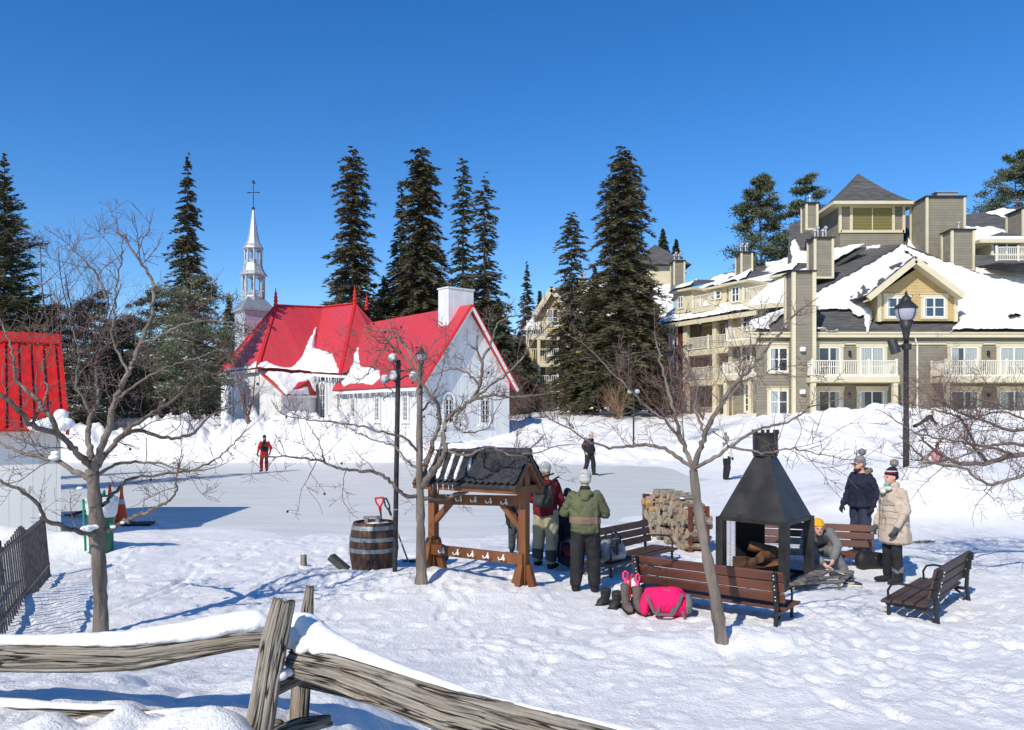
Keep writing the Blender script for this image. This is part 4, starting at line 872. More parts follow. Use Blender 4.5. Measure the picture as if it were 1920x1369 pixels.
def sprays(rs, base, direction, L_, wd, droop, k):
    """k triangles strung along a branch: base(3), unit dir(3)"""
    s = rs.rand(k) ** .8
    side = np.cross(direction, [0, 0, 1.0]); side /= np.linalg.norm(side) + 1e-9
    p = base + direction * (s * L_)[:, None]; p[:, 2] += -droop * L_ * s ** 2 + rs.normal(0, .03 * L_, k)
    sg = rs.choice([-1, 1], k) * rs.uniform(.15, 1.0, k); ll = (.30 * L_ * (1 - .6 * s) + wd) * rs.uniform(.6, 1.25, k)
    dv = direction[None, :] * rs.uniform(.35, 1, k)[:, None] + side[None, :] * sg[:, None]; dv[:, 2] += rs.uniform(-.45, .12, k)
    dv /= np.linalg.norm(dv, axis=1)[:, None]
    q = p + dv * ll[:, None]
    w_ = np.cross(dv, rs.normal(0, 1, (k, 3))); w_ /= np.linalg.norm(w_, axis=1)[:, None] + 1e-9
    hw = (wd * rs.uniform(.45, 1, k))[:, None]
    return np.stack([p + w_ * hw * .6, q, p - w_ * hw * .6], 1).reshape(-1, 3)
def spruce(name, label, base, H, prof, mt, seed, dens=1.0, droop=.35, gap=0, wd=.12, snow=0, trunk_r=None, group='tall conifers behind the rink', cat='tree', lean=0, bare=.06, rise=.15, K=26):
    """prof: list of (height fraction from top, crown radius m)"""
    rs = np.random.RandomState(seed); t = thing(name, label, cat, base, group=group)
    fr, rd_ = zip(*prof); tris = []; sn = []
    z = 0; bz = .0; B = np.array(base)
    tr = trunk_r or H * .011
    mb = MB(); mb.tube([(base[0] + lean * f, base[1], base[2] - .3 + (H + .3) * f) for f in (0, .25, .5, .75, 1)], [tr, tr * .8, tr * .55, tr * .3, .02], 7)
    f = .004
    while f < 1 - bare * .5:
        R = np.interp(f, fr, rd_); zz = base[2] + H * (1 - f); cx = base[0] + lean * (1 - f)
        step = (.012 + .010 * f) / dens; n = max(4, int((5 + 5 * min(1, R / 2))))
        ph0 = rs.rand() * 6.28; wh = rs.uniform(.75, 1.15)
        for i in range(n):
            if rs.rand() < gap: continue
            a = ph0 + 6.283 * i / n + rs.normal(0, .25); L_ = R * wh * rs.uniform(.6, 1.22)
            if L_ < .05: L_ = .08
            d = np.array([math.cos(a), math.sin(a), rise * rs.uniform(.2, 1.6) * (1 - f)]); d /= np.linalg.norm(d)
            b0 = np.array([cx, base[1], zz + rs.normal(0, .01 * H)])
            k = int(max(5, K * min(1.6, .35 + L_ / 2)))
            T = sprays(rs, b0, d, L_, wd, droop * rs.uniform(.6, 1.4), k); tris.append(T)
            if snow and rs.rand() < snow:
                j = rs.randint(0, k, max(2, k // 5)); TT = T.reshape(-1, 3, 3)[j].copy(); TT[:, :, 2] += .05; sn.append(TT.reshape(-1, 3))
            if L_ > 1.2 and i % 2 == 0: mb.tube([b0, b0 + d * L_ * .5 + np.array([0, 0, -droop * L_ * .25]), b0 + d * L_ * .9 + np.array([0, 0, -droop * L_ * .8])], [tr * .16, tr * .1, .015], 4, cap=False)
        f += step * rs.uniform(.8, 1.3)
    mb.build('trunk', M_bark, t); c = needle_mesh('crown', tris, mt, t)
    if sn: needle_mesh('crown_snow', sn, M_needle_snow, c)
    return t
def pine(name, label, base, H, prof, mt, seed, n=42, wd=.10, group=None, snow=0, tuft=170, cx=0, trunk_r=None, spread=.55):
    """long limbs ending in flat irregular tufts"""
    rs = np.random.RandomState(seed); t = thing(name, label, 'tree', base, group=group)
    fr, rr_ = zip(*prof); tris = []; sn = []; mb = MB(); tr = trunk_r or H * .013
    mb.tube([(base[0] + cx * f + .15 * math.sin(5 * f), base[1], base[2] - .3 + (H * .96 + .3) * f) for f in np.linspace(0, 1, 8)], [tr * (1 - .85 * f) for f in np.linspace(0, 1, 8)], 7)
    for i in range(n):
        f = ((i + rs.rand() * .8) / n); R = np.interp(f, fr, rr_); zz = base[2] + H * (1 - f); a = i * 2.4 + rs.normal(0, .4)
        L_ = R * rs.uniform(.6, 1.15); d = np.array([math.cos(a), math.sin(a), rs.uniform(.0, .4)]); b0 = np.array([base[0] + cx * (1 - f), base[1], zz - .25 * L_])
        e = b0 + d * L_; mid = b0 + d * L_ * .5 + rs.normal(0, .06 * L_, 3) - np.array([0, 0, .06 * L_]); mb.tube([b0, mid, e], [tr * .3, tr * .2, .02], 4, cap=False)
        for j in range(rs.randint(3, 6)):
            c = b0 + (e - b0) * rs.uniform(.45, 1.05) + rs.normal(0, .16 * R * spread + .08, 3); rx = rs.uniform(.16, .34) * max(R, 1.2); k = int(tuft * rs.uniform(.6, 1.2))
            g = rs.normal(0, 1, (k, 3)) * np.array([rx, rx, rx * .38]) * .6; p = c + g
            dv = rs.normal(0, 1, (k, 3)) + g / (rx) * .8; dv[:, 2] += .25; dv /= np.linalg.norm(dv, axis=1)[:, None]; ll = rs.uniform(1.6, 3.6, k)[:, None] * wd
            w_ = np.cross(dv, rs.normal(0, 1, (k, 3))); w_ /= np.linalg.norm(w_, axis=1)[:, None]; T = np.stack([p + w_ * wd * .4, p + dv * ll, p - w_ * wd * .4], 1).reshape(-1, 3); tris.append(T)
            if snow and rs.rand() < snow:
                m_ = k // 4; q = c + rs.normal(0, 1, (m_, 3)) * np.array([rx, rx, rx * .12]) * .6 + np.array([0, 0, rx * .25]); w2 = rs.normal(0, 1, (m_, 3)) * np.array([1, 1, .3]) * wd * 1.1; w3 = rs.normal(0, 1, (m_, 3)) * np.array([1, 1, .3]) * wd * 1.1
                sn.append(np.stack([q + w2, q + w3, q - w2], 1).reshape(-1, 3))
    mb.build('trunk', M_bark, t); c = needle_mesh('crown', tris, mt, t)
    if sn: needle_mesh('crown_snow', sn, M_needle_snow, c)
    return t
def TB(px, py_base, d, py_top):    # base point and height for a tree seen between two rows
    b = P(px, py_base, d); return tuple(b), (py_base - py_top) * d / F
def conif(px, base, d, top, w0, **k):
    pass
def cone_prof(R, kind=0):
    return {0: [(0, .05), (.08, .16 * R), (.3, .46 * R), (.6, .78 * R), (.85, R), (1, .9 * R)],
            1: [(0, .12 * R), (.06, .36 * R), (.2, .52 * R), (.3, .45 * R), (.5, .75 * R), (.8, 1.0 * R), (1, .9 * R)],
            2: [(0, .03), (.05, .13 * R), (.15, .3 * R), (.4, .6 * R), (.7, .95 * R), (1, R)]}[kind]
def sp_(name, label, px, pb, d, pt, rad_px, mt, seed, kind=0, **k):
    b, H = TB(px, pb, d, pt); k['wd'] = .0024 * d; k['K'] = int(k.get('K', 26) * 1.2); k['gap'] = k.get('gap', 0) * .95; k['wd'] *= .88; return spruce(name, label, b, H, cone_prof(rad_px * 1.1 * d / F, kind), mt, seed, **k)
sp_('spruce_tree', 'narrow dense spruce standing alone behind the low pines, left of the steeple', 352, 790, 58, 292, 52, M_needle3, 11, 2, dens=1.25, gap=.05, K=34)
sp_('spruce_tree', 'ragged dark spruce cut by the left edge of the photo, above the red shed roof', 8, 790, 46, 290, 92, M_needle, 12, 0, dens=1.1, rise=.7, droop=.1, gap=.1, K=34)
sp_('spruce_tree', 'tall spruce with a narrow rusty top, left one of the pair behind the church', 662, 770, 82, 281, 68, M_needle3, 13, 1, gap=.18, K=30)
sp_('spruce_tree', 'broadest tall spruce, twin topped, right above the red nave roof', 790, 770, 84, 281, 70, M_needle3, 14, 1, gap=.1, dens=1.2, K=34)
sp_('spruce_tree', 'lesser spruce growing into the broadest spruce from its left', 752, 770, 86, 340, 45, M_needle, 15, 0, gap=.15)
sp_('spruce_tree', 'thin spruce with a sparse crown directly behind the white church chimney', 868, 770, 80, 300, 40, M_needle, 16, 1, gap=.3)
sp_('spruce_tree', 'spruce with a thin leaning top just right of the church chimney', 908, 770, 78, 337, 48, M_needle3, 17, 1, gap=.25)
sp_('spruce_tree', 'small distant spruce between the church gable and the ochre house', 988, 770, 105, 497, 28, M_needle, 18, 0, gap=.2)
sp_('spruce_tree', 'slim spruce with layered drooping boughs in front of the ochre gabled house', 1072, 790, 66, 398, 50, M_needle3, 19, 1, gap=.3, dens=.95, bare=.18)
sp_('spruce_tree', 'tallest spruce with a brown cone laden top in front of the hotel', 1168, 792, 63, 283, 88, M_needle3, 20, 1, gap=.12, dens=1.25, bare=.2, K=36)
sp_('spruce_tree', 'shorter broad spruce filling the gap between the two tall ones before the hotel', 1115, 792, 65, 500, 56, M_needle, 21, 0, gap=.1, bare=.22, K=34)
sp_('spruce_tree', 'spruce with hanging boughs right of the tallest one, over the red shutters', 1218, 792, 64, 520, 46, M_needle, 22, 0, gap=.2, bare=.2)
sp_('spruce_tree', 'left one of two far spruce tips above the roof turret', 1243, 560, 110, 430, 22, M_needle, 23, 0)
sp_('spruce_tree', 'right one of two far spruce tips above the roof turret', 1268, 560, 112, 450, 18, M_needle, 24, 0)
sp_('spruce_tree', 'small far spruce tip just left of the ochre house gable', 1012, 640, 110, 546, 10, M_needle, 25, 0)
sp_('spruce_tree', 'dark spruce just left of the church gable corner, behind the building', 935, 790, 72, 560, 60, M_needle, 26, 0, gap=.1)
sp_('spruce_tree', 'low dark spruce filling in between the church gable and the ochre house', 975, 785, 74, 625, 50, M_needle, 27, 0, gap=.1)
sp_('spruce_tree', 'low dark spruce behind the red nave roof, left of the white chimney', 720, 770, 88, 520, 60, M_needle, 28, 0)
sp_('spruce_tree', 'dark spruce with drooping limbs behind the tin steeple tower', 430, 790, 84, 556, 44, M_needle, 29, 0)
for i, (px_, d_, top, R_) in enumerate(((840, 90, 545, 50), (1035, 88, 640, 40), (905, 88, 570, 50))):
    sp_('spruce_tree', ('low spruce hidden behind the white church chimney', 'low spruce between the ochre house and the slim spruce', 'low spruce peeping out right of the church chimney')[i], px_, 775, d_, top, R_, M_needle, 40 + i)
# pines on the right behind the hotel roof
b, H = TB(1425, 560, 84, 330); pine('pine_tree', 'ragged pine left of the roof cupola, leaning over the snowy wing roof', b, H, [(0, .6), (.15, 1.6), (.4, 2.6), (.55, 3.2), (.75, 2.6), (1, .5)], M_needle2, 51, n=44, wd=.15, group='pines behind the hotel roof', tuft=130)
b, H = TB(1512, 540, 86, 326); pine('pine_tree', 'pine half hidden by the slim chimney beside the cupola', b, H, [(0, .4), (.2, 1.6), (.5, 2.3), (.7, 1.8), (1, 1)], M_needle2, 52, n=30, wd=.15, group='pines behind the hotel roof', tuft=130)
b, H = TB(1905, 480, 84, 290); pine('pine_tree', 'wide pine cut by the right edge above the rear roof', b, H, [(0, 1.0), (.3, 2.6), (.5, 3.6), (.6, 2.6), (1, 1)], M_needle2, 53, n=38, wd=.15, group='pines behind the hotel roof', tuft=130)
# snowy pines left of the church
b, H = TB(364, 800, 47, 520); pine('pine_tree', 'broad green pine with snow on its boughs beside the church wing', b, H, [(0, .9), (.15, 2.0), (.35, 2.4), (.5, 2.9), (.62, 2.4), (.8, 2.0), (.82, .2), (1, .1)], M_needle2, 54, n=54, wd=.075, group='snow dusted pines left of the church', snow=.4, tuft=120, trunk_r=.3)
b, H = TB(286, 790, 52, 545); pine('pine_tree', 'rust tinged pine between the broad green pine and the cedars', b, H, [(0, .5), (.2, 1.7), (.5, 2.3), (.8, 2.3), (1, .4)], M_needle4, 55, n=40, wd=.075, group='snow dusted pines left of the church', snow=.25, tuft=120)
for i, (px_, pb, d_, top, R_, sn_) in enumerate(((175, 800, 50, 556, 62, .55), (95, 800, 48, 575, 45, .5), (232, 800, 53, 600, 50, .45), (40, 800, 50, 560, 60, .3), (140, 800, 46, 660, 40, .6), (320, 795, 54, 640, 50, .4))):
    b, H = TB(px_, pb, d_, top); k = R_ * d_ / F
    pine('cedar_tree', ('round topped cedar flecked with snow behind the left apple tree', 'cedar dusted with snow just right of the red shed roof', 'low olive cedar left of the rust tinged pine', 'dark cedar mostly hidden above the red shed roof', 'small snow covered cedar low beside the red shed roof', 'low bushy cedar in front of the lone spruce')[i],
         b, H, [(0, .3 * k), (.15, .75 * k), (.5, 1.0 * k), (1, 1.0 * k)], M_needle4 if i % 2 == 0 else M_needle, 60 + i, n=46, wd=.075, snow=sn_, group='cedars left of the church', tuft=120, spread=.9)

# ================= BARE TREES =================
M_apple = mat('grey_brown_apple_bark', (.115, .092, .074), .9, col2=(.23, .19, .155), nscale=9, nlo=.35, nhi=.65, stretch=(1, 1, .22), bscale=16, bdist=.035, bstr=1)
M_twig = mat('purple_brown_twigs', (.12, .072, .062), .85, col2=(.20, .135, .115), nscale=6)
M_twigr = mat('reddish_shrub_twigs', (.17, .09, .085), .85, col2=(.24, .15, .13), nscale=5)
M_tan = mat('tan_shrub_twigs', (.34, .21, .13), .85)
M_fruit = mat('dried_crab_apple', (.07, .012, .015), .5)
class TubeSet:    # fast accumulation of many thin tubes
    def __init__(s): s.V = []; s.Fc = []; s.n = 0
    def add(s, pts, rad, k=5):
        pts = np.asarray(pts, float); m = len(pts); rad = np.asarray(rad, float)
        t = np.gradient(pts, axis=0); t /= np.linalg.norm(t, axis=1)[:, None] + 1e-9
        ref = np.array([.31, .17, .93]); N_ = np.cross(t, ref); N_ /= np.linalg.norm(N_, axis=1)[:, None] + 1e-9; B = np.cross(t, N_)
        a = np.arange(k) * 2 * math.pi / k
        v = pts[:, None, :] + (N_[:, None, :] * np.cos(a)[None, :, None] + B[:, None, :] * np.sin(a)[None, :, None]) * (rad[:, :, None] if rad.ndim == 2 else rad[:, None, None])
        i = (np.arange(m - 1)[:, None] * k + np.arange(k)[None, :]); j = (np.arange(m - 1)[:, None] * k + (np.arange(k)[None, :] + 1) % k)
        s.V.append(v.reshape(-1, 3)); s.Fc.append(np.stack([i, j, j + k, i + k], -1).reshape(-1, 4) + s.n); s.n += m * k
    def build(s, name, mt, par): return np_mesh(name, np.concatenate(s.V), np.concatenate(s.Fc), mt, par, smooth=True)
def resample(pts, n):
    pts = np.asarray(pts, float); d = np.r_[0, np.cumsum(np.linalg.norm(np.diff(pts, axis=0), axis=1))]; t = np.linspace(0, d[-1], n)
    # smooth curve through the points
    out = np.stack([np.interp(t, d, pts[:, i]) for i in range(3)], 1)
    for _ in range(2): out[1:-1] = out[1:-1] * .5 + (out[:-2] + out[2:]) * .25
    return out, d[-1]
def grow(ts, rs, p, d, L_, r, lvl, up=.25, crook=.32, ends=None, curl=1.0, sub=(3, 6), jit=.05):
    n = max(4, int(L_ / .06) if L_ < .6 else 10); pts = [p]; st = L_ / n; dd = d.copy()
    for i in range(n):
        dd = dd + rs.normal(0, crook * .5, 3) + np.array([0, 0, up * .12]); dd /= np.linalg.norm(dd); pts.append(pts[-1] + dd * st)
    pts = np.array(pts); rad = np.linspace(r, max(r * .35, .0022), len(pts)); ts.add(pts, rad, 4 if lvl < 2 else 5)
    if ends is not None: ends.append(pts[-1])
    if lvl > 0:
        for _ in range(rs.randint(*sub)):
            f = rs.uniform(.15, .97); i = min(len(pts) - 2, int(f * (len(pts) - 1))); b = pts[i + 1] - pts[i]; b /= np.linalg.norm(b) + 1e-9
            o = rs.normal(0, 1, 3); o[2] += .35; o -= b * o.dot(b); o /= np.linalg.norm(o); nd = b * .55 + o * rs.uniform(.6, 1.1); nd /= np.linalg.norm(nd)
            grow(ts, rs, pts[i], nd, L_ * rs.uniform(.3, .62), max(rad[i] * .62, .0022), lvl - 1, up, crook, ends, curl, sub)
def apple(name, label, base, trunk, limbs, seed, D0, group, fruit=14, twigs=1.0, lvl=2, trunk_r=(.09, .07), mt=None, twl=(.35, .8), rscale=1.0):
    """trunk/limbs traced as (px, py, depth offset m) at distance D0"""
    rs = np.random.RandomState(seed); t = thing(name, label, 'tree', base, group=group)
    tr = lambda q: np.array(P(q[0], q[1], D0 + (q[2] if len(q) > 2 else 0)))
    T = TubeSet(); pts, L_ = resample([np.array(base) - np.array([0, 0, .15])] + [tr(q) for q in trunk], 26); r0, r1 = trunk_r
    rad = np.linspace(r0, r1, 26) * (1 + .07 * rs.randn(26)); rad[:3] *= [1.25, 1.15, 1.05]; pts, rad = resample(pts, 90)[0], np.interp(np.linspace(0, 1, 90), np.linspace(0, 1, 26), rad); kk = np.arange(20) * 2 * math.pi / 20; rad = rad[:, None] * (1 + .16 * fbm(np.cos(kk)[None] * 2.2 + 5 + 0 * pts[:, :1], np.sin(kk)[None] * 2.2 + pts[:, 2:] * 2.2, 3, seed) - .10 * np.clip(.3 - np.abs(fbm(np.cos(kk)[None] * 5 + 9 + 0 * pts[:, :1], np.sin(kk)[None] * 5 + pts[:, 2:] * 3.0, 2, seed + 4)) * 2.5, 0, 1)); T.add(pts, rad, 20); T.build('trunk', mt or M_apple, t)
    B = TubeSet(); TW = TubeSet(); ends = []
    for (ra, rb, q) in limbs:
        ra, rb = ra * .78, rb * .72
        n = max(8, len(q) * 5); pts, L_ = resample([tr(x) for x in q], n); pts[1:-1] += rs.normal(0, .008, (n - 2, 3)); rad = np.linspace(ra, rb, n) * (1 + .06 * rs.randn(n)) * rscale; B.add(pts, rad, 8)
        m = int(L_ * 7 * twigs) + 2
        for _ in range(m):
            f = rs.uniform(.12, 1) ** .85; i = min(n - 2, int(f * (n - 1))); b = pts[i + 1] - pts[i]; b /= np.linalg.norm(b) + 1e-9
            o = rs.normal(0, 1, 3); o[2] += .45; o -= b * o.dot(b); o /= np.linalg.norm(o); nd = b * .5 + o; nd /= np.linalg.norm(nd)
            big = rs.rand() < .4
            grow(TW, rs, pts[i], nd, rs.uniform(*twl) * (1 if big else .4), min(rad[i] * .45, .0065) if big else .0032, lvl if big else max(0, lvl - 1), ends=ends)
        grow(TW, rs, pts[-1], (pts[-1] - pts[-3]) / (np.linalg.norm(pts[-1] - pts[-3]) + 1e-9), .35, rad[-1], 2, ends=ends)
    B.build('limbs', mt or M_apple, t); TW.build('twigs', M_twig, t)
    if fruit:
        fb = MB(); fb.ball((0, 0, 0), (.016, .016, .017), 7, 5); fo = fb.build('crab_apple', M_fruit, t, smooth=True, local=True); first = True
        for k in range(fruit):
            e = ends[rs.randint(len(ends))] - np.array([0, 0, .02]); o = fo if first else fo.copy()
            if not first: COL.objects.link(o)
            o.location = Vector(e) - Vector(base); first = False
    return t
b1 = G(189, 1187)
t1 = apple('apple_tree', 'bare crab apple with forked crown and snow in its crotches, nearest the left shed', b1, [(187, 1100), (183, 1000), (176, 930), (172, 880)], [
    (.052, .02, [(172, 885), (168, 840, .2), (163, 815, .3), (172, 780, .4), (186, 748, .5), (180, 700, .6)]),
    (.05, .018, [(174, 882), (186, 850, -.1), (200, 815, -.2), (214, 752, -.3), (240, 700, -.3), (262, 645, -.2), (285, 600, 0), (290, 530, .1), (268, 500, .1), (250, 472, .1)]),
    (.045, .02, [(178, 878), (205, 842, .2), (245, 800, .4), (292, 772, .6), (330, 745, .7)]),
    (.034, .012, [(215, 830, .3), (255, 804, .5), (300, 818, .6), (325, 824, .7), (365, 812, .7), (390, 780, .8), (440, 760, .8)]),
    (.05, .016, [(170, 872), (140, 845, -.3), (108, 812, -.5), (60, 800, -.7), (28, 762, -.9), (-10, 730, -1.0), (-60, 690, -1.1)]),
    (.034, .012, [(108, 812, -.5), (95, 780, -.6), (60, 740, -.6), (30, 720, -.5), (24, 660, -.5), (5, 610, -.4)]),
    (.042, .018, [(168, 898), (140, 885, .2), (105, 862, .3), (60, 855, .4), (20, 840, .4), (-30, 820, .5)]),
    (.04, .015, [(182, 1002), (165, 1000, -.2), (128, 992, -.4), (85, 975, -.6), (72, 945, -.7), (30, 915, -.8), (-20, 895, -.9)]),
    (.034, .014, [(188, 1000), (215, 985, .1), (250, 970, .1), (285, 955, 0), (318, 940, -.1), (333, 920, -.1), (330, 900, -.1)]),
    (.026, .010, [(192, 948), (215, 922, .3), (250, 893, .4), (300, 890, .5), (370, 880, .6), (410, 860, .6), (450, 820, .6)]),
    (.024, .008, [(185, 890), (215, 868, .1), (290, 866, .1), (345, 882, .0), (390, 880, 0)]),
    (.020, .008, [(240, 700, -.3), (210, 640, -.3), (213, 590, -.3), (218, 540, -.3), (232, 470, -.3), (222, 432, -.3)]),
    (.020, .008, [(262, 645, -.2), (300, 630, -.2), (345, 605, -.2), (400, 600, -.1), (450, 608, -.1)]),
    (.020, .008, [(200, 560, -.4), (180, 510, -.4), (150, 480, -.5)]),
    (.020, .008, [(60, 800, -.7), (90, 735, -.6), (80, 690, -.6), (100, 640, -.5)]),
    (.018, .008, [(215, 752, -.3), (255, 720, -.4), (330, 680, -.4), (380, 668, -.4)]),
    (.022, .010, [(172, 780, .4), (140, 720, .3), (150, 660, .2), (130, 600, .2)])], 101, b1.y, 'bare crab apple trees in the snow', twigs=.75, trunk_r=(.072, .066))
m = MB(); rr = random.Random(3)
for (px_, py_, o_, r_) in ((178, 988, -.08, .035), (162, 992, -.2, .05), (168, 990, -.15, .045), (212, 988, .0, .025), (230, 980, 0, .02), (150, 916, .0, .03), (102, 858, .25, .05), (104, 850, .25, .04), (80, 965, -.6, .025)):
    p = P(px_, py_, b1.y + o_); m.ball(p, (r_ * 1.3, r_, r_ * .7))
m.build('branch_snow', M_snow, t1, smooth=True)
b2 = G(790, 1096)
apple('apple_tree', 'bare crab apple with dried fruit beside the roofed hook rack', b2, [(789, 1000), (788, 930), (786, 860), (786, 800), (786, 740)], [
    (.036, .016, [(786, 740), (784, 690, .1), (762, 650, .2), (740, 630, .3)]),
    (.055, .025, [(790, 915), (815, 880, -.3), (835, 850, -.4), (830, 815, -.4), (838, 780, -.3), (865, 765, -.3), (885, 750, -.3), (900, 725, -.2), (905, 690, -.2), (902, 675, -.2)]),
    (.05, .02, [(792, 905), (800, 870, .3), (812, 830, .4), (825, 790, .5), (822, 755, .5), (800, 735, .5), (775, 690, .5), (752, 665, .5), (728, 640, .5)]),
    (.038, .014, [(792, 935), (830, 935, .2), (870, 925, .3), (905, 905, .4), (930, 890, .4), (960, 865, .4), (990, 845, .5)]),
    (.036, .014, [(784, 932), (755, 930, -.2), (735, 905, -.3), (708, 885, -.4), (680, 883, -.5), (645, 882, -.6), (610, 868, -.7), (585, 862, -.7), (530, 855, -.8)]),
    (.03, .012, [(885, 750, -.3), (925, 740, -.3), (960, 745, -.3), (1010, 740, -.3)]),
    (.026, .010, [(885, 750, -.3), (930, 715, -.3), (965, 690, -.3), (1000, 640, -.3), (1040, 600, -.3)]),
    (.024, .010, [(902, 675, -.2), (920, 650, -.2), (930, 610, -.2), (960, 590, -.1), (1000, 592, -.1)]),
    (.024, .010, [(786, 850), (760, 820, -.2), (720, 812, -.3), (660, 795, -.3), (600, 790, -.3), (545, 782, -.3)]),
    (.022, .008, [(786, 880), (765, 868, .3), (740, 835, .4), (700, 825, .5), (650, 800, .6)]),
    (.024, .008, [(840, 845, -.4), (870, 855, -.5), (920, 835, -.5), (960, 855, -.5), (1000, 850, -.4), (1050, 835, -.4)]),
    (.02, .008, [(762, 650, .2), (745, 625, .2), (720, 618, .2), (680, 625, .2)]),
    (.02, .008, [(775, 690, .5), (740, 700, .5), (700, 690, .5), (640, 670, .5)]),
    (.022, .008, [(900, 725, -.2), (880, 700, -.2), (850, 690, -.1), (820, 700, -.1)]),
    (.02, .008, [(786, 780, 0), (810, 745, .2), (830, 700, .3), (835, 650, .3)]),
    (.016, .006, [(610, 868, -.7), (600, 835, -.7), (590, 815, -.7)]),
    (.02, .008, [(865, 765, -.3), (850, 800, -.6), (880, 815, -.7), (920, 800, -.7), (930, 770, -.7)]),
    (.018, .007, [(735, 630, .4), (715, 660, .4), (690, 700, .5), (665, 720, .5)])], 102, b2.y, 'bare crab apple trees in the snow', fruit=26, twigs=.85, trunk_r=(.075, .03))
b3 = G(1357, 1200)
apple('apple_tree', 'slanting bare tree growing right in front of the long bench back', b3, [(1340, 1110), (1325, 1040), (1312, 970), (1302, 905), (1300, 882)], [
    (.04, .014, [(1300, 884), (1310, 850, -.1), (1322, 810, -.2), (1345, 770, -.2), (1375, 720, -.2), (1410, 690, -.2), (1440, 650, -.2), (1480, 600, -.2)]),
    (.026, .010, [(1302, 878), (1330, 865, -.2), (1370, 838, -.3), (1420, 805, -.3), (1480, 790, -.3), (1530, 760, -.2)]),
    (.034, .012, [(1299, 880), (1285, 835, .2), (1270, 800, .3), (1262, 760, .3), (1245, 700, .4), (1230, 640, .4)]),
    (.028, .010, [(1299, 878), (1255, 845, .1), (1210, 833, .1), (1150, 842, .0), (1100, 826, 0), (1060, 800, 0)]),
    (.022, .008, [(1285, 835, .2), (1260, 800, .3), (1210, 760, .3), (1170, 720, .2), (1140, 690, .2), (1100, 650, .2)]),
    (.018, .008, [(1345, 770, -.2), (1390, 720, -.2), (1385, 680, -.2), (1420, 640, -.2)]),
    (.018, .007, [(1322, 810, -.2), (1300, 770, -.1), (1310, 730, 0), (1290, 680, 0)]),
    (.016, .006, [(1370, 838, -.3), (1430, 850, -.3), (1480, 840, -.4), (1560, 855, -.4)]),
    (.016, .006, [(1375, 720, -.2), (1430, 700, -.2), (1460, 690, -.2)])], 103, b3.y, 'bare crab apple trees in the snow', fruit=0, twigs=.7, trunk_r=(.066, .042))
# spreading shrub-like tree entering from the right
b4 = GX(9.6, 11.6)
apple('weeping_apple_tree', 'low weeping apple with dense red-brown twigs reaching in at the right edge', b4, [(2190, 1000), (2180, 900)], [
    (.075, .035, [(2180, 900), (2050, 870, .3), (1960, 852, .3), (1900, 853, .3), (1850, 868, .3), (1800, 872, .2), (1760, 850, .1)]),
    (.05, .02, [(2180, 880), (2050, 880, -.4), (1960, 888, -.5), (1905, 892, -.6), (1880, 905, -.6), (1855, 912, -.6), (1830, 895, -.6), (1800, 874, -.6), (1750, 872, -.6), (1720, 850, -.6)]),
    (.035, .012, [(1855, 868, .3), (1830, 845, .3), (1812, 800, .4), (1798, 780, .4), (1760, 770, .4), (1720, 760, .4)]),
    (.05, .015, [(2100, 860, 0), (2020, 800, .2), (1950, 800, .3), (1890, 810, .4), (1850, 790, .4), (1800, 775, .4), (1740, 740, .4)]),
    (.035, .012, [(1980, 850, .2), (1900, 830, .2), (1840, 838, .2), (1780, 825, .1), (1720, 815, .1), (1680, 790, .1)]),
    (.035, .012, [(2100, 860, 0), (2010, 830, .6), (1930, 790, .7), (1880, 770, .8), (1830, 780, .8), (1770, 800, .8)]),
    (.03, .010, [(2020, 800, .2), (1960, 760, .2), (1900, 770, .2), (1850, 750, .2), (1800, 745, .1)]),
    (.03, .010, [(1900, 853, .3), (1860, 840, -.1), (1820, 850, -.2), (1760, 870, -.3), (1700, 860, -.3)])], 104, b4.y, None, fruit=0, twigs=1.7, lvl=2, trunk_r=(.16, .12), twl=(.4, .9))
# background bare trees and shrubs
def bush(name, label, base, H, n, seed, mt, r=.02, spread=.5, lvl=2, group='bare shrubs and saplings beyond the rink', cat='shrub', trunk=None, up=.5, crook=.14, sub=(4, 7)):
    rs = np.random.RandomState(seed); t = thing(name, label, cat, base, group=group); S = TubeSet()
    B0 = np.array(base) - np.array([0, 0, .2]); top = B0
    if trunk:
        T = TubeSet(); pts = np.array([B0, B0 + np.array([0, 0, trunk * .5]), B0 + np.array([rs.normal(0, .1), 0, trunk + .2])]); T.add(pts, [r * 3, r * 2.6, r * 2], 7); T.build('trunk', mt, t); top = pts[-1]
    for i in range(n):
        d = np.array([rs.normal(0, spread), rs.normal(0, spread), 1.0]); d /= np.linalg.norm(d)
        grow(S, rs, top - np.array([0, 0, rs.rand() * (trunk or 0) * .4]), d, (H - (trunk or 0)) * rs.uniform(.7, 1.05), r * rs.uniform(.7, 1.1), lvl, up=up, crook=crook, sub=sub)
    S.build('branches', mt, t); return t
bush('bare_tree', 'tall leafless tree with fine upswept twigs left of the lone spruce', tuple(P(135, 800, 47)), 12.2, 7, 201, M_twig, .07, .38, 3, cat='tree', trunk=3.5, sub=(5, 8))
bush('bare_tree', 'thin multi stemmed bare tree before the shaded church annex', tuple(P(466, 800, 44.5)), 5.2, 3, 202, M_twig, .06, .28, 3, cat='tree', trunk=.6)
bush('bare_sapling', 'small bare sapling against the grey annex wall', tuple(P(556, 795, 48)), 2.6, 4, 203, M_twig, .02, .4, 2)
bush('bare_shrub', 'vase shaped pale tan shrub below the hanging spruce boughs', tuple(P(1160, 790, 60)), 3.4, 14, 204, M_tan, .025, .35, 2)
bush('bare_tree', 'pale multi stemmed birch before the hotel entrance door', tuple(P(1422, 782, 52)), 7.2, 4, 205, mat('pale_birch_bark', (.42, .38, .33), .85), .04, .16, 3, cat='tree', trunk=.6)
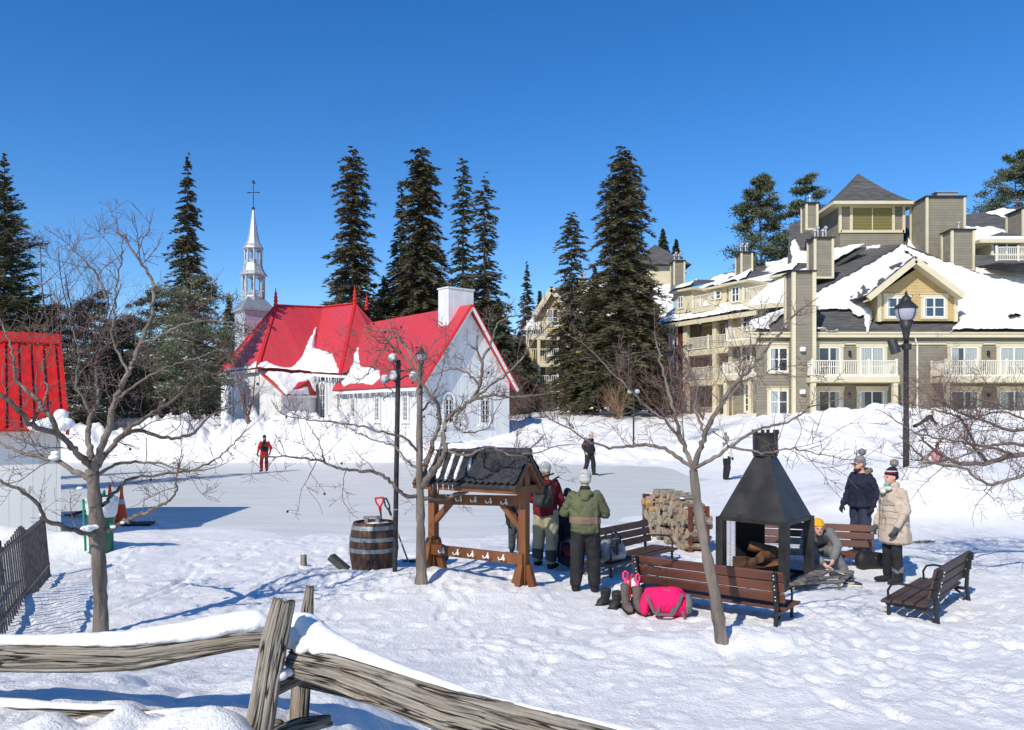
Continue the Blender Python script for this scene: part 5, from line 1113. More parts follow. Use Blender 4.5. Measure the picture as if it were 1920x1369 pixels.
bush('bare_shrub', 'tangled bare shrub in front of the wing balconies', tuple(P(1318, 782, 46)), 4.6, 12, 206, M_twigr, .02, .5, 3)
bush('bare_shrub', 'reddish bare shrub below the shutters left of the wing balconies', tuple(P(1262, 785, 46)), 3.6, 10, 207, M_twigr, .018, .5, 2)
bush('bare_shrub', 'bare shrub between the down pipe and the right balcony', tuple(P(1745, 782, 46.5)), 3.6, 14, 208, M_twigr, .014, .45, 3)
bush('bare_shrub', 'dark low shrub at the corner of the ochre house, beside the church', tuple(P(990, 790, 62)), 2.4, 9, 209, M_twig, .03, .5, 2)
bush('bare_shrub', 'low dark shrub right of the church gable', tuple(P(1022, 790, 62)), 2.2, 9, 210, M_twig, .03, .5, 2)
bush('bare_shrub', 'reddish brush between church gable and spruces', tuple(P(955, 790, 64)), 4.5, 12, 211, M_twigr, .03, .5, 3)
for i, (px_, r_, lb) in enumerate(((1094, .34, 'left'), (1115, .36, 'middle'), (1197, .5, 'right'))): pass

for i, (x_, y_, h_) in enumerate(((-22.5, 15.2, 20), (-26, 18.5, 17), (-30, 20, 15))):
    spruce('spruce_tree', 'spruce outside the left edge that throws its shadow over the ice', (x_, y_, 0), h_, cone_prof(2.6, 0), M_needle, 300 + i, wd=.14, K=20, group='spruces outside the left edge')
# ================= SPLIT RAIL FENCE =================
def wood_uv(name, base, dark, sc=(1.6, 60, 1), rough=.85):
    m = bpy.data.materials.new(name); m.use_nodes = True; N = m.node_tree.nodes; L = m.node_tree.links; b = N['Principled BSDF']; b.inputs['Roughness'].default_value = rough; b.inputs['Specular IOR Level'].default_value = .2
    tc = N.new('ShaderNodeTexCoord'); mp = N.new('ShaderNodeMapping'); mp.inputs['Scale'].default_value = sc; L.new(tc.outputs['UV'], mp.inputs[0])
    n0 = N.new('ShaderNodeTexNoise'); n0.inputs['Scale'].default_value = .9; n0.inputs['Detail'].default_value = 3; L.new(tc.outputs['UV'], n0.inputs[0])
    ad = N.new('ShaderNodeVectorMath'); ad.operation = 'SCALE'; ad.inputs['Scale'].default_value = 1.6; L.new(n0.outputs['Color'], ad.inputs[0]); av = N.new('ShaderNodeVectorMath'); L.new(mp.outputs[0], av.inputs[0]); L.new(ad.outputs[0], av.inputs[1])
    n = N.new('ShaderNodeTexNoise'); n.inputs['Scale'].default_value = 1.4; n.inputs['Detail'].default_value = 10; n.inputs['Roughness'].default_value = .7; L.new(av.outputs[0], n.inputs[0])
    cr = N.new('ShaderNodeValToRGB'); e = cr.color_ramp.elements; e[0].position = .38; e[0].color = (*dark, 1); e[1].position = .64; e[1].color = (*base, 1); x = cr.color_ramp.elements.new(.47); x.color = (*[(a * .62 + c * .38) for a, c in zip(base, dark)], 1); L.new(n.outputs[0], cr.inputs[0])
    n3 = N.new('ShaderNodeTexNoise'); n3.inputs['Scale'].default_value = 3.5; n3.inputs['Detail'].default_value = 5; L.new(tc.outputs['UV'], n3.inputs[0]); r = N.new('ShaderNodeMapRange'); r.inputs[1].default_value = .5; r.inputs[2].default_value = .75; r.inputs[4].default_value = .55; L.new(n3.outputs[0], r.inputs[0])
    mx = N.new('ShaderNodeMix'); mx.data_type = 'RGBA'; mx.inputs[7].default_value = (.30, .20, .12, 1); L.new(cr.outputs[0], mx.inputs[6]); L.new(r.outputs[0], mx.inputs[0]); 
    mpc = N.new('ShaderNodeMapping'); mpc.inputs['Scale'].default_value = (.8, 17, 1); L.new(tc.outputs['UV'], mpc.inputs[0]); nc = N.new('ShaderNodeTexNoise'); nc.inputs['Scale'].default_value = 1.2; nc.inputs['Detail'].default_value = 3; nc.inputs['Distortion'].default_value = .6; L.new(mpc.outputs[0], nc.inputs[0])
    sb = N.new('ShaderNodeMath'); sb.operation = 'SUBTRACT'; sb.inputs[1].default_value = .5; L.new(nc.outputs[0], sb.inputs[0]); ab = N.new('ShaderNodeMath'); ab.operation = 'ABSOLUTE'; L.new(sb.outputs[0], ab.inputs[0])
    rc = N.new('ShaderNodeMapRange'); rc.inputs[1].default_value = .006; rc.inputs[2].default_value = .022; L.new(ab.outputs[0], rc.inputs[0])
    mc = N.new('ShaderNodeMix'); mc.data_type = 'RGBA'; mc.inputs[6].default_value = (.028, .02, .015, 1); L.new(rc.outputs[0], mc.inputs[0]); L.new(mx.outputs[2], mc.inputs[7]); L.new(mc.outputs[2], b.inputs['Base Color'])
    bc = N.new('ShaderNodeBump'); bc.inputs['Distance'].default_value = .02; bc.inputs['Strength'].default_value = 1; L.new(rc.outputs[0], bc.inputs['Height'])
    bp = N.new('ShaderNodeBump'); bp.inputs['Distance'].default_value = .012; bp.inputs['Strength'].default_value = 1; L.new(n.outputs[0], bp.inputs['Height']); L.new(bc.outputs[0], bp.inputs['Normal']); L.new(bp.outputs[0], b.inputs['Normal']); return m
M_oldwood = wood_uv('weathered_grey_cedar', (.42, .37, .30), (.055, .042, .032))
def rail(name, par, path, rads, mt=None, seed=0, n=110, k=110, flat=.8, crack=(2, 3), rough=.16):
    """weathered split log along path (world points), rads = list of radii; carved lengthwise"""
    rs = np.random.RandomState(seed); pts, L_ = resample([tuple(p) for p in path], n)
    rd_ = np.interp(np.linspace(0, 1, n), np.linspace(0, 1, len(rads)), rads)
    t = np.gradient(pts, axis=0); t /= np.linalg.norm(t, axis=1)[:, None]; ref = np.array([0, 0, 1.0]) if abs(t[0][2]) < .8 else np.array([0, 1.0, 0])
    Sd = np.cross(t, ref); Sd /= np.linalg.norm(Sd, axis=1)[:, None]; Uv = np.cross(Sd, t); a = np.linspace(0, 2 * math.pi, k, endpoint=False)
    s = np.linspace(0, L_, n)[:, None]; AA = a[None, :] + 0 * s
    tw = .35 * fbm(s * .7, s * 0 + seed, 2, seed + 1)
    ang = AA + tw; ca, sa = np.cos(ang) * 2.2, np.sin(ang) * 2.2
    prof = 1 + rough * fbm(ca * 1.1 + 9 + s * .25, sa * 1.1 + seed, 3, seed + 2) * 1.6 + .08 * fbm(ca * 5 + s * .5, sa * 5 + 3, 3, seed + 4)
    prof = prof - .22 * np.clip(.35 - np.abs(fbm(ca * 2.6 + 30 + s * .22, sa * 2.6, 2, seed + 6)) * 3.0, 0, 1) - .09 * np.clip(.3 - np.abs(fbm(ca * 8 + 60 + s * .5, sa * 8, 2, seed + 8)) * 3, 0, 1)
    for c in range(crack[0]):
        c0 = rs.uniform(0, 6.28); wv = .25 * fbm(s * 1.1, s * 0 + c, 2, seed + 20 + c); dlt = (AA - c0 - wv + math.pi) % (2 * math.pi) - math.pi
        prof = prof - .42 * np.exp(-(dlt / .055) ** 2) * sstep(.08, .3, fbm(s * .8, s * 0 + c * 3, 2, seed + 30 + c) + .35)
    R = rd_[:, None] * prof
    V_ = pts[:, None, :] + Sd[:, None, :] * (np.cos(AA) * R)[..., None] + Uv[:, None, :] * (np.sin(AA) * R * flat)[..., None]
    if True:
        V_[0] += t[0] * (rs.rand(k)[:, None] * .03); V_[-1] += t[-1] * (rs.rand(k)[:, None] * .03)
    V_ = np.concatenate([V_, V_[:, :1]], 1); uv = np.stack([np.repeat(s, k + 1, 1), np.repeat(np.linspace(0, 1, k + 1)[None] * 2 * math.pi * rd_.mean(), n, 0)], -1).reshape(-1, 2)
    Fc = grid_faces(n, k + 1); V2 = V_.reshape(-1, 3)
    # end caps
    caps = []; c0 = len(V2); V2 = np.concatenate([V2, V_[0, :k].mean(0)[None], V_[-1, :k].mean(0)[None]]); uv = np.concatenate([uv, [[0, 0]], [[1, 1]]])
    i = np.arange(k); caps.append(np.stack([i + 1, i, np.full(k, c0), np.full(k, c0)], 1)); o = (n - 1) * (k + 1); caps.append(np.stack([o + i, o + i + 1, np.full(k, c0 + 1), np.full(k, c0 + 1)], 1))
    me_f = [tuple(f) for f in Fc] + [tuple(f[:3]) for c in caps for f in c]
    me = bpy.data.meshes.new(name); M = root_matrix(par).inverted(); Mn = np.array(M); V2 = V2 @ Mn[:3, :3].T + Mn[:3, 3]
    me.from_pydata(V2.tolist(), [], me_f); l = me.uv_layers.new(name='UVMap'); idx = np.empty(len(me.loops), np.int32); me.loops.foreach_get('vertex_index', idx); l.data.foreach_set('uv', uv[idx].astype(np.float32).ravel())
    me.polygons.foreach_set('use_smooth', [True] * len(me.polygons)); me.update(); return link(name, me, mt or M_oldwood, par)
def snowcap(par, path, w_, h, seed, n=70, side=None, ragged=.3, name='snow_cap'):
    """pillow of snow lying along a path"""
    pts, L_ = resample([tuple(p) for p in path], n); t = np.gradient(pts, axis=0); t /= np.linalg.norm(t, axis=1)[:, None]; Sd = np.cross(t, [0, 0, 1.0]); Sd /= np.linalg.norm(Sd, axis=1)[:, None]
    k = 18; a = np.linspace(0, 2 * math.pi, k, endpoint=False); s = np.linspace(0, L_, n)
    W = np.interp(np.linspace(0, 1, n), np.linspace(0, 1, len(w_)), w_); H = np.interp(np.linspace(0, 1, n), np.linspace(0, 1, len(h)), h)
    H = H * (1 + .25 * fbm(s * 4, s * 0, 3, seed)); endf = np.clip(np.minimum(s, L_ - s) / .06, .15, 1) ** .5
    ca, sa = np.cos(a)[None], np.sin(a)[None]; rag = 1 + ragged * fbm(np.repeat(s[:, None], k, 1) * 9, np.repeat(ca, n, 0) * 2, 3, seed + 3)
    x = ca * (W * endf)[:, None] * (np.where(sa < 0, rag, 1)); z = np.where(sa > 0, sa * (H * endf)[:, None], sa * (H * .55)[:, None] * rag)
    V_ = pts[:, None, :] + Sd[:, None, :] * x[..., None]; V_[..., 2] += z; V_ += 0
    i = np.arange(n - 1)[:, None] * k + np.arange(k)[None]; j = np.arange(n - 1)[:, None] * k + (np.arange(k)[None] + 1) % k
    Fc = np.stack([i, j, j + k, i + k], -1).reshape(-1, 4); c = [[q, q, q, q] for q in ()]
    return np_mesh(name, V_.reshape(-1, 3), Fc, M_snow, par)
fence = thing('split_rail_fence', 'weathered split rail fence capped with snow, across the foreground', 'fence', (-1.1, 4.15, .75))
rail('post', fence, [P(478, 1420, 3.92), P(492, 1340, 3.95), P(505, 1260, 4.0), P(518, 1190, 4.03), P(532, 1133, 4.06)], [.072, .067, .064, .066, .056], seed=1, flat=.9, crack=(3, 3))
rail('post', fence, [P(556, 1420, 4.5), P(561, 1330, 4.5), P(568, 1230, 4.5), P(574, 1160, 4.5), P(580, 1106, 4.52)], [.05, .052, .05, .045, .022], seed=2, flat=.8)
rail('rail', fence, [P(-420, 1235, 4.3), P(-150, 1232, 4.25), P(0, 1231, 4.22), P(150, 1233, 4.2), P(260, 1232, 4.2), P(360, 1215, 4.2), P(450, 1200, 4.22), P(520, 1197, 4.25), P(562, 1208, 4.27)], [.07, .072, .074, .076, .078, .074, .062, .05, .036], seed=3, n=150, flat=.98, crack=(4, 3))
rail('rail', fence, [P(548, 1240, 4.14), P(640, 1262, 3.95), P(740, 1296, 3.75), P(850, 1335, 3.52), P(960, 1364, 3.32), P(1080, 1396, 3.14), P(1220, 1430, 3.0), P(1420, 1480, 2.85)], [.07, .082, .086, .09, .092, .088, .08, .07], seed=4, n=170, flat=.95, crack=(5, 3), rough=.2)
rail('rail', fence, [P(566, 1278, 4.3), P(640, 1296, 4.1), P(700, 1312, 3.95), P(800, 1350, 3.75)], [.032, .03, .03, .03], seed=5, n=50)
rail('brace', fence, [P(498, 1300, 4.02), P(560, 1270, 4.22), P(600, 1250, 4.4)], [.042, .04, .036], seed=6, n=30)
rail('rail', fence, [P(-300, 1322, 4.35), P(0, 1332, 4.25), P(200, 1340, 4.22), P(330, 1352, 4.2), P(520, 1362, 4.25)], [.05, .05, .048, .045, .04], seed=7, n=90)
rail('rail', fence, [P(505, 1385, 4.12), P(560, 1362, 4.2), P(610, 1352, 4.3)], [.05, .05, .04], seed=8, n=24)
rail('rail', fence, [P(540, 1200, 4.4), P(575, 1182, 4.5), P(598, 1172, 4.6)], [.034, .034, .028], seed=9, n=20)
snowcap(fence, [P(-420, 1200, 4.28), P(-150, 1198, 4.25), P(0, 1203, 4.22), P(150, 1203, 4.2), P(260, 1200, 4.2), P(360, 1188, 4.2), P(440, 1174, 4.22), P(508, 1170, 4.24)], [.05, .045, .052, .048, .055, .06, .065, .06], [.03, .034, .03, .036, .038, .05, .07, .07], 11, n=120)
snowcap(fence, [P(540, 1180, 4.3), P(575, 1178, 4.25), P(610, 1206, 4.1), P(700, 1243, 3.9), P(800, 1282, 3.68), P(900, 1312, 3.48), P(1000, 1336, 3.3), P(1120, 1360, 3.16), P(1300, 1402, 2.98)], [.07, .075, .055, .042, .04, .032, .032, .03, .03], [.085, .08, .05, .045, .035, .025, .025, .02, .02], 12, n=150, ragged=.45)
for grp_ in (((580, 1205, 4.1, .05), (566, 1216, 4.08, .038), (597, 1217, 4.05, .04), (556, 1200, 4.2, .06), (541, 1188, 4.2, .05)), ((524, 1266, 4.0, .036), (538, 1261, 4.05, .028), (515, 1272, 3.98, .022)), ((528, 1133, 4.05, .03),)):
    m = MB()
    for (px_, py_, d_, r_) in grp_: p = P(px_, py_, d_); m.ball(p, (r_ * 1.2, r_, r_ * .8), 14, 10)
    m.build('snow_clump', M_snow, fence, smooth=True)
snowcap(fence, [P(-300, 1305, 4.33), P(0, 1318, 4.24), P(120, 1325, 4.2), P(235, 1326, 4.2)], [.04, .05, .035, .02], [.02, .022, .025, .01], 13, n=70, ragged=.6); snowcap(fence, [P(270, 1336, 4.2), P(360, 1338, 4.2), P(470, 1350, 4.2)], [.02, .05, .03], [.01, .03, .015], 14, n=40, ragged=.6)
# snow lumps drifted over the buried lower rail
def lump(pts, seed):
    m = MB()
    for (px_, py_, d_, r_) in pts: p = P(px_, py_, d_); m.ball(p, (r_ * 1.5, r_ * 1.2, r_), 20, 14)
    o = m.build('snow_drift', M_snow, None, smooth=True); return o
drx = MB()
# ================= METAL CROWD FENCE =================
M_dark = mat('dark_painted_steel', (.022, .022, .025), .45, col2=(.05, .048, .048), nscale=14)
def picket_panel(a, b, h, lean, label, n, grp):
    t = thing('metal_fence_panel', label, 'fence', tuple(a), group=grp); m = MB()
    for i in range(n + 1): p = a.lerp(b, i / n); p.z = float(gh(p.x, p.y)) - .05; m.bar(p, p + Vector((lean[0], lean[1], h)), .014, .014)
    m.build('pickets', M_dark, t); m = MB()
    for z in (h - .02, .22): m.bar(a + Vector((lean[0] * z / h, lean[1] * z / h, z)), b + Vector((lean[0] * z / h, lean[1] * z / h, z)), .035, .04)
    m.build('rail', M_dark, t); m = MB()
    for p in (a, a.lerp(b, .97)): m.bar(p - UP * .1, p + Vector((lean[0], lean[1], h + .03)), .05, .05)
    m.build('post', M_dark, t); return t
picket_panel(Vector((-5.0, 7.6, .0)), Vector((-6.78, 11.75, .0)), .9, (-.10, .0), 'black metal picket fence panel standing nearest the camera at the left edge', 36, 'black metal fence panels')
picket_panel(Vector((-5.6, 7.6, .0)), Vector((-7.1, 11.2, .0)), .62, (-.1, .05), 'lower black metal fence panel leaning behind the nearest one', 22, 'black metal fence panels')
# ================= BIN, CONES, STUMP, DARK OBJECTS LEFT =================
M_green = mat('green_plastic', (.006, .095, .055), .4, col2=(.01, .12, .07), nscale=3)
M_green2 = mat('bright_green_plastic', (.01, .24, .13), .4)
M_orange = mat('orange_cone_plastic', (.88, .09, .015), .45); M_refl = mat('grey_white_reflective_band', (.55, .55, .56), .35); M_rub = mat('black_rubber', (.012, .012, .012), .6)
def at_ground(px, py): return G(px, py)
bp_ = at_ground(190, 1031); bn = thing('waste_bin', 'green plastic waste bin with a torn clear bag, behind the nearest apple trunk', 'bin', tuple(bp_))
m = MB(); m.lathe([(.185, -.05), (.19, .3), (.215, .6), (.235, .82)], (0, 0, 0), 20); m.build('barrel_body', M_green, bn, smooth=True, local=True)
m = MB(); m.lathe([(.235, .80), (.25, .80), (.25, .86), (.225, .86)], (0, 0, 0), 20, cap=False); m.tube([(-.05, .2, .86), (0, .1, .98), (.05, -.05, .93)], .02, 6); m.build('rim', M_green2, bn, local=True)
m = MB(); m.tube([(-.2, -.12, 0), (-.22, -.12, .45), (-.235, -.13, .86)], .02, 6); m.tube([(.2, -.14, .3), (.23, -.15, .45), (.2, -.17, .3)], .012, 6); m.build('handle', M_green2, bn, local=True)
M_bag = mat('clear_plastic_bag', (.6, .66, .64), .25, bscale=18, bdist=.03, bstr=1); m = MB(); m.lathe([(.2, .55), (.235, .62), (.252, .78), (.262, .87), (.2, .9)], (0.01, 0, 0), 18, cap=False); m.build('bin_liner', M_bag, bn, smooth=True, local=True)
def cone(px, py, label, tilt=0):
    b = at_ground(px, py); t = thing('traffic_cone', label, 'cone', tuple(b), group='orange traffic cones beside the green bin')
    m = MB(); m.lathe([(.15, .03), (.105, .26), (.075, .42)], (0, 0, 0), 20, cap=False); m.lathe([(.055, .52), (.035, .64), (.03, .74), (.035, .80), (.0, .81)], (0, 0, 0), 20, cap=False); m.build('cone_body', M_orange, t, smooth=True, local=True)
    m = MB(); m.lathe([(.078, .42), (.056, .52)], (0, 0, 0), 20, cap=False); m.build('reflective_band', M_refl, t, smooth=True, local=True)
    m = MB(); m.box((0, 0, .02), (.42, .42, .045), bev=.01); m.build('base', M_rub, t, local=True); t.rotation_euler = (0, 0, .4); return t
cone(228, 979, 'orange traffic cone with one grey band, right of the green bin'); cone(206, 974, 'orange traffic cone mostly hidden behind the green bin', -.05)
M_tarp = mat('black_plastic_sheet', (.015, .015, .018), .4, bscale=10, bdist=.03)
b = G(152, 968); t = thing('shovel', 'black snow shovel blade lying on the ice left of the green bin', 'shovel', tuple(b)); m = MB()
m.add([(-.35, -.12, .06), (.35, -.2, .2), (.42, .25, .26), (-.3, .2, .03), (-.35, -.12, .03), (.35, -.2, .17), (.42, .25, .23), (-.3, .2, .0)], [(0, 1, 2, 3), (7, 6, 5, 4), (0, 4, 5, 1), (1, 5, 6, 2), (2, 6, 7, 3), (3, 7, 4, 0)]); m.build('blade', M_tarp, t, local=True)
m = MB(); m.tube([(.3, .05, .2), (.9, .3, .35)], .018, 6); m.build('shaft', M_dark, t, local=True)
b = G(245, 985); t = thing('rubber_mat', 'black rubber mat under the cones beside the green bin', 'mat', tuple(b)); m = MB(); m.box((0, 0, .03), (.9, .5, .05), .2, bev=.01); m.build('sheet', M_rub, t, local=True)
b = G(569, 1062); t = thing('wood_stump', 'small cut wood post stub standing in the snow left of the barrel', 'stump', tuple(b))
rail('stub', t, [b - UP * .1, b + UP * .05, b + UP * .15], [.055, .05, .045], seed=21, n=10, k=24, flat=1)
b = G(575, 1140); 
b = G(645, 1068); t = thing('plank', 'dark grey board half buried in snow beside the barrel', 'board', tuple(b)); m = MB(); m.bar((.12, 0, -.08), (-.22, .1, .17), .14, .09); m.build('board', mat('dark_weathered_board', (.05, .055, .05), .8), t, local=True)
# ================= BARREL =================
bb = G(701, 1071); M_stave = mat('brown_oak_staves', (.115, .058, .036), .7, col2=(.05, .028, .02), nscale=7, nlo=.4, nhi=.6, stretch=(1, 1, .4), bscale=12, bdist=.01)
M_hoop = mat('galvanised_hoop', (.20, .215, .225), .5, metal=.5, col2=(.30, .32, .32), nscale=12)
br = thing('barrel', 'old oak barrel with grey steel hoops beside the thin black pole', 'barrel', tuple(bb))
BR = lambda z: .285 + .075 * (1 - ((z - .36) / .42) ** 2)
rs = random.Random(8); m = MB(); n = 26; zs_ = [-.06 + .08 * i for i in range(11)]
for k in range(n):
    a0, a1 = 2 * math.pi * k / n + .006, 2 * math.pi * (k + 1) / n - .006; vs = []; am = (a0 + a1) / 2
    for z in zs_:
        r = BR(z); vs += [(r * math.cos(a0), r * math.sin(a0), z), ((r + .003) * math.cos(am), (r + .003) * math.sin(am), z), (r * math.cos(a1), r * math.sin(a1), z), ((r - .03) * math.cos(a1), (r - .03) * math.sin(a1), z), ((r - .03) * math.cos(a0), (r - .03) * math.sin(a0), z)]
    fs = [(i * 5 + j, i * 5 + (j + 1) % 5, i * 5 + 5 + (j + 1) % 5, i * 5 + 5 + j) for i in range(10) for j in range(5)] + [(50, 51, 52, 53, 54)]; m.add(vs, fs)
m.build('staves', M_stave, br, local=True)
for z0, z1 in ((-.0, .06), (.31, .37), (.475, .53), (.64, .70)):
    m = MB(); m.lathe([(BR(z0) + .001, z0), (BR(z0) + .009, z0), (BR(z1) + .009, z1), (BR(z1) + .001, z1)], (0, 0, 0), 40, cap=False)
    for k in (0, 1): a = -1.9 + k * .08; m.ball(((BR(z0) + .01) * math.cos(a), (BR(z0) + .01) * math.sin(a), (z0 + z1) / 2), .008, 6, 5)
    m.build('hoop', M_hoop, br, smooth=False, local=True)
m = MB(); m.lathe([(.0, .705), (.27, .705), (.27, .69)], (0, 0, 0), 30, cap=False); m.build('lid', M_stave, br, local=True)
m = MB(); m.ball((.07, -.02, .71), (.19, .2, .022), 18, 8); m.build('lid_snow', M_snow, br, smooth=True, local=True)
m = MB(); a = -1.63; m.lathe([(.022, 0), (.022, .012), (.0, .012)], ((BR(.2) - .004) * math.cos(a), (BR(.2) - .004) * math.sin(a), .2), 14, ax=(math.cos(a), math.sin(a), 0)); m.build('bung_hole', M_rub, br, local=True)
st = thing('step_stool', 'tiny grey wooden stand resting on the barrel lid', 'stool', (bb.x - .02, bb.y - .02, bb.z + .73)); m = MB()
m.box((0, 0, .075), (.27, .12, .022), bev=.004); [m.box((x, 0, .03), (.05, .1, .07)) for x in (-.085, .085)]; m.build('top', mat('grey_board', (.2, .19, .17), .85, col2=(.3, .29, .27), nscale=12), st, local=True)
M_redp = mat('red_plastic_grip', (.6, .02, .03), .4); M_shaft = mat('grey_shaft', (.10, .10, .10), .5); M_ash = mat('ash_wood_shaft', (.50, .33, .17), .55)
def dgrip(m, c, ax, s=1.0, w=.13):
    c = Vector(c); ax = Vector(ax).normalized(); sd_ = ax.cross(Vector((0, 1, 0))).normalized()
    m.bar(c + sd_ * w / 2 * s + ax * .12 * s, c - sd_ * w / 2 * s + ax * .12 * s, .028 * s, .035 * s, up=(0, 1, 0)); m.tube([c - ax * .09 * s, c - ax * .02 * s], [.02 * s, .024 * s], 8)
    for q in (-1, 1): m.tube([c - ax * .03 * s, c + sd_ * q * w / 2 * .8 * s + ax * .05 * s, c + sd_ * q * w / 2 * .95 * s + ax * .12 * s], .014 * s, 7)
sh = thing('snow_shovel', 'shovel with a red D grip standing behind the barrel', 'shovel', (bb.x + .02, bb.y + .42, bb.z)); m = MB(); dgrip(m, (.0, 0, .93), (-.08, 0, 1)); m.build('grip', M_redp, sh, local=True)
m = MB(); m.tube([(.06, 0, .25), (.01, 0, .86)], .016, 8); m.build('shaft', M_shaft, sh, local=True)
m = MB(); m.add([(-.06, 0, .28), (.18, 0, .28), (.2, .03, -.05), (-.08, .03, -.05), (-.06, .02, .28), (.18, .02, .28), (.2, .05, -.05), (-.08, .05, -.05)], [(3, 2, 1, 0), (4, 5, 6, 7), (0, 1, 5, 4), (1, 2, 6, 5), (2, 3, 7, 6), (3, 0, 4, 7)]); m.build('blade', M_shaft, sh, local=True)
# pole with floodlights, leaning shovel with wooden shaft
pb = G(740, 1075); pole = thing('floodlight_pole', 'thin black pole with a cluster of snowy floodlights, beside the barrel', 'pole', tuple(pb)); top = P(747, 675, pb.y)
M_flood = mat('grey_floodlight_housing', (.20, .21, .21), .6, col2=(.5, .52, .54), nscale=9, nlo=.45, nhi=.55)
m = MB(); m.tube([pb - UP * .2, pb.lerp(top, .5), top], .035, 14); m.build('shaft', M_blackm, pole)
m = MB(); [m.lathe([(.036, 0), (.038, .0), (.038, .02), (.036, .02)], pb.lerp(top, f), 12, cap=False) for f in (.29, .58)]; m.build('strap', mat('tan_tape', (.45, .32, .22), .7), pole)
for i, (px_, py_, o_, dr) in enumerate(((737, 672, -.1, (-.5, -.8, .1)), (722, 712, -.08, (-.8, -.5, -.2)), (775, 706, -.05, (.7, -.7, -.1)), (738, 704, -.12, (-.2, -1, -.3)))):
    c = P(px_, py_, pb.y + o_); m = MB(); m.lathe([(.02, -.07), (.04, -.05), (.055, .0), (.06, .04), (.05, .045), (.0, .035)], c, 14, ax=dr); fl = m.build('floodlight', M_flood, pole, smooth=True); m = MB(); m.ball(c + UP * .05, (.045, .045, .018)); m.build('snow_cap', M_snow, fl, smooth=True)
    m = MB(); m.tube([c, (c + P(747, py_ + 6, pb.y)) / 2 + UP * .03, P(747, py_ + 8, pb.y)], .012, 6); m.build('bracket', M_blackm, fl)
m = MB(); cpts = [P(730 + 9 * math.sin(k * .9) - k * .2, 700 + k * 4, pb.y - .06 - .03 * math.cos(k * .9)) for k in range(14)]; m.tube(cpts, .007, 5); m.build('cable', M_blackm, pole)
sv = thing('long_shovel', 'green bladed shovel with a pale wooden shaft leaning on the thin pole', 'shovel', tuple(G(765, 1058))); a, b3 = P(722, 936, 12.9), P(766, 1054, 12.75)
m = MB(); m.tube([a.lerp(b3, .16), b3], .014, 8); m.build('shaft', M_ash, sv); m = MB(); ax = (a - b3).normalized()
for q in (-1, 1): m.tube([a.lerp(b3, .2), a.lerp(b3, .1) + Vector((q * .035, 0, .0)), a + Vector((q * .02, 0, .01))], .014, 7)
m.tube([a + Vector((-.025, 0, .01)), a + Vector((.025, 0, .01))], .016, 7); m.tube([a.lerp(b3, .14), a.lerp(b3, .26)], .02, 8); m.build('grip', mat('dark_green_grip', (.008, .03, .025), .5), sv)
m = MB(); e = b3; m.add([e + Vector(q) for q in ((-.10, 0, .03), (.12, .05, .03), (.16, -.1, -.15), (-.05, -.16, -.15), (-.10, .02, .02), (.12, .07, .02), (.16, -.08, -.16), (-.05, -.14, -.16))], [(0, 1, 2, 3), (7, 6, 5, 4), (0, 4, 5, 1), (1, 5, 6, 2), (2, 6, 7, 3), (3, 7, 4, 0)]); m.build('blade', M_green, sv)
# ================= LAMP POSTS =================
M_lampglass = mat('frosted_lamp_glass', (.38, .37, .44), .2, spec=.5)
def street_lantern(base, zt, s, label, spk=False, kind='street_lamp'):
    t = thing(kind, label, 'street lamp', tuple(base)); x, y, z = base; hl_ = .75 * s; zb = zt - hl_; m = MB()
    m.lathe([(.07 * s, -.3), (.07 * s, 1.0), (.062 * s, 1.05), (.058 * s, zb - z - .45 * s), (.08 * s, zb - z - .44 * s), (.068 * s, zb - z - .38 * s), (.10 * s, zb - z - .2 * s), (.16 * s, zb - z)], base, 14); m.build('shaft', M_blackm, t, smooth=True)
    m = MB(); m.lathe([(.14 * s, 0), (.21 * s, .08 * s), (.24 * s, .2 * s), (.235 * s, .28 * s)], (x, y, zb), 16, cap=False); m.build('lamp_glass', M_lampglass, t, smooth=True)
    m = MB(); m.lathe([(.25 * s, .27 * s), (.26 * s, .3 * s), (.24 * s, .33 * s), (.19 * s, .38 * s), (.15 * s, .42 * s), (.11 * s, .46 * s), (.10 * s, .53 * s), (.06 * s, .58 * s), (.03 * s, .6 * s), (.035 * s, .64 * s), (.012 * s, .68 * s), (.0, .75 * s)], (x, y, zb), 16)
    for k in range(4): a = .4 + k * math.pi / 2; m.tube([(x + r * s * math.cos(a), y + r * s * math.sin(a), zb + zz * s) for r, zz in ((.15, 0), (.22, .08), (.25, .2), (.25, .29))], .012 * s, 5)
    m.build('lamp_cap', M_blackm, t); return t
lb = GX(px_x(1699, 19.4), 19.4); lt = street_lantern(tuple(lb), pz(541, 19.4), 1.04, 'tall black street lantern with a cylindrical loudspeaker, in front of the hotel')
c = P(1676, 650, 19.25); m = MB(); ax = Vector((.28, -.1, -1)).normalized(); m.lathe([(.0, -.17), (.1, -.17), (.108, -.15), (.118, .17), (.105, .17), (.1, .16)], c, 20, ax=ax); ls = m.build('loudspeaker', mat('charcoal_speaker', (.035, .035, .038), .5), lt, smooth=False)
smooth_angle(ls); m = MB(); pp = P(1700, 650, 19.4); m.tube([c + Vector((.08, 0, .0)), pp], .025, 6); m.lathe([(.105, -.07), (.11, -.07), (.11, .07), (.105, .07)], pp, 14, cap=False); m.build('bracket', M_blackm, ls)
street_lantern(tuple(GX(px_x(784, 41.5), 43)), pz(646, 43), 1.15, 'small far street lantern in front of the church roof', kind='street_lamp')
sl_ = thing('double_street_lamp', 'thin far lamp post with two white heads before the spruces', 'street lamp', tuple(GX(px_x(1188, 44), 44))); x, y, z = sl_.location; zt = pz(733, 44)
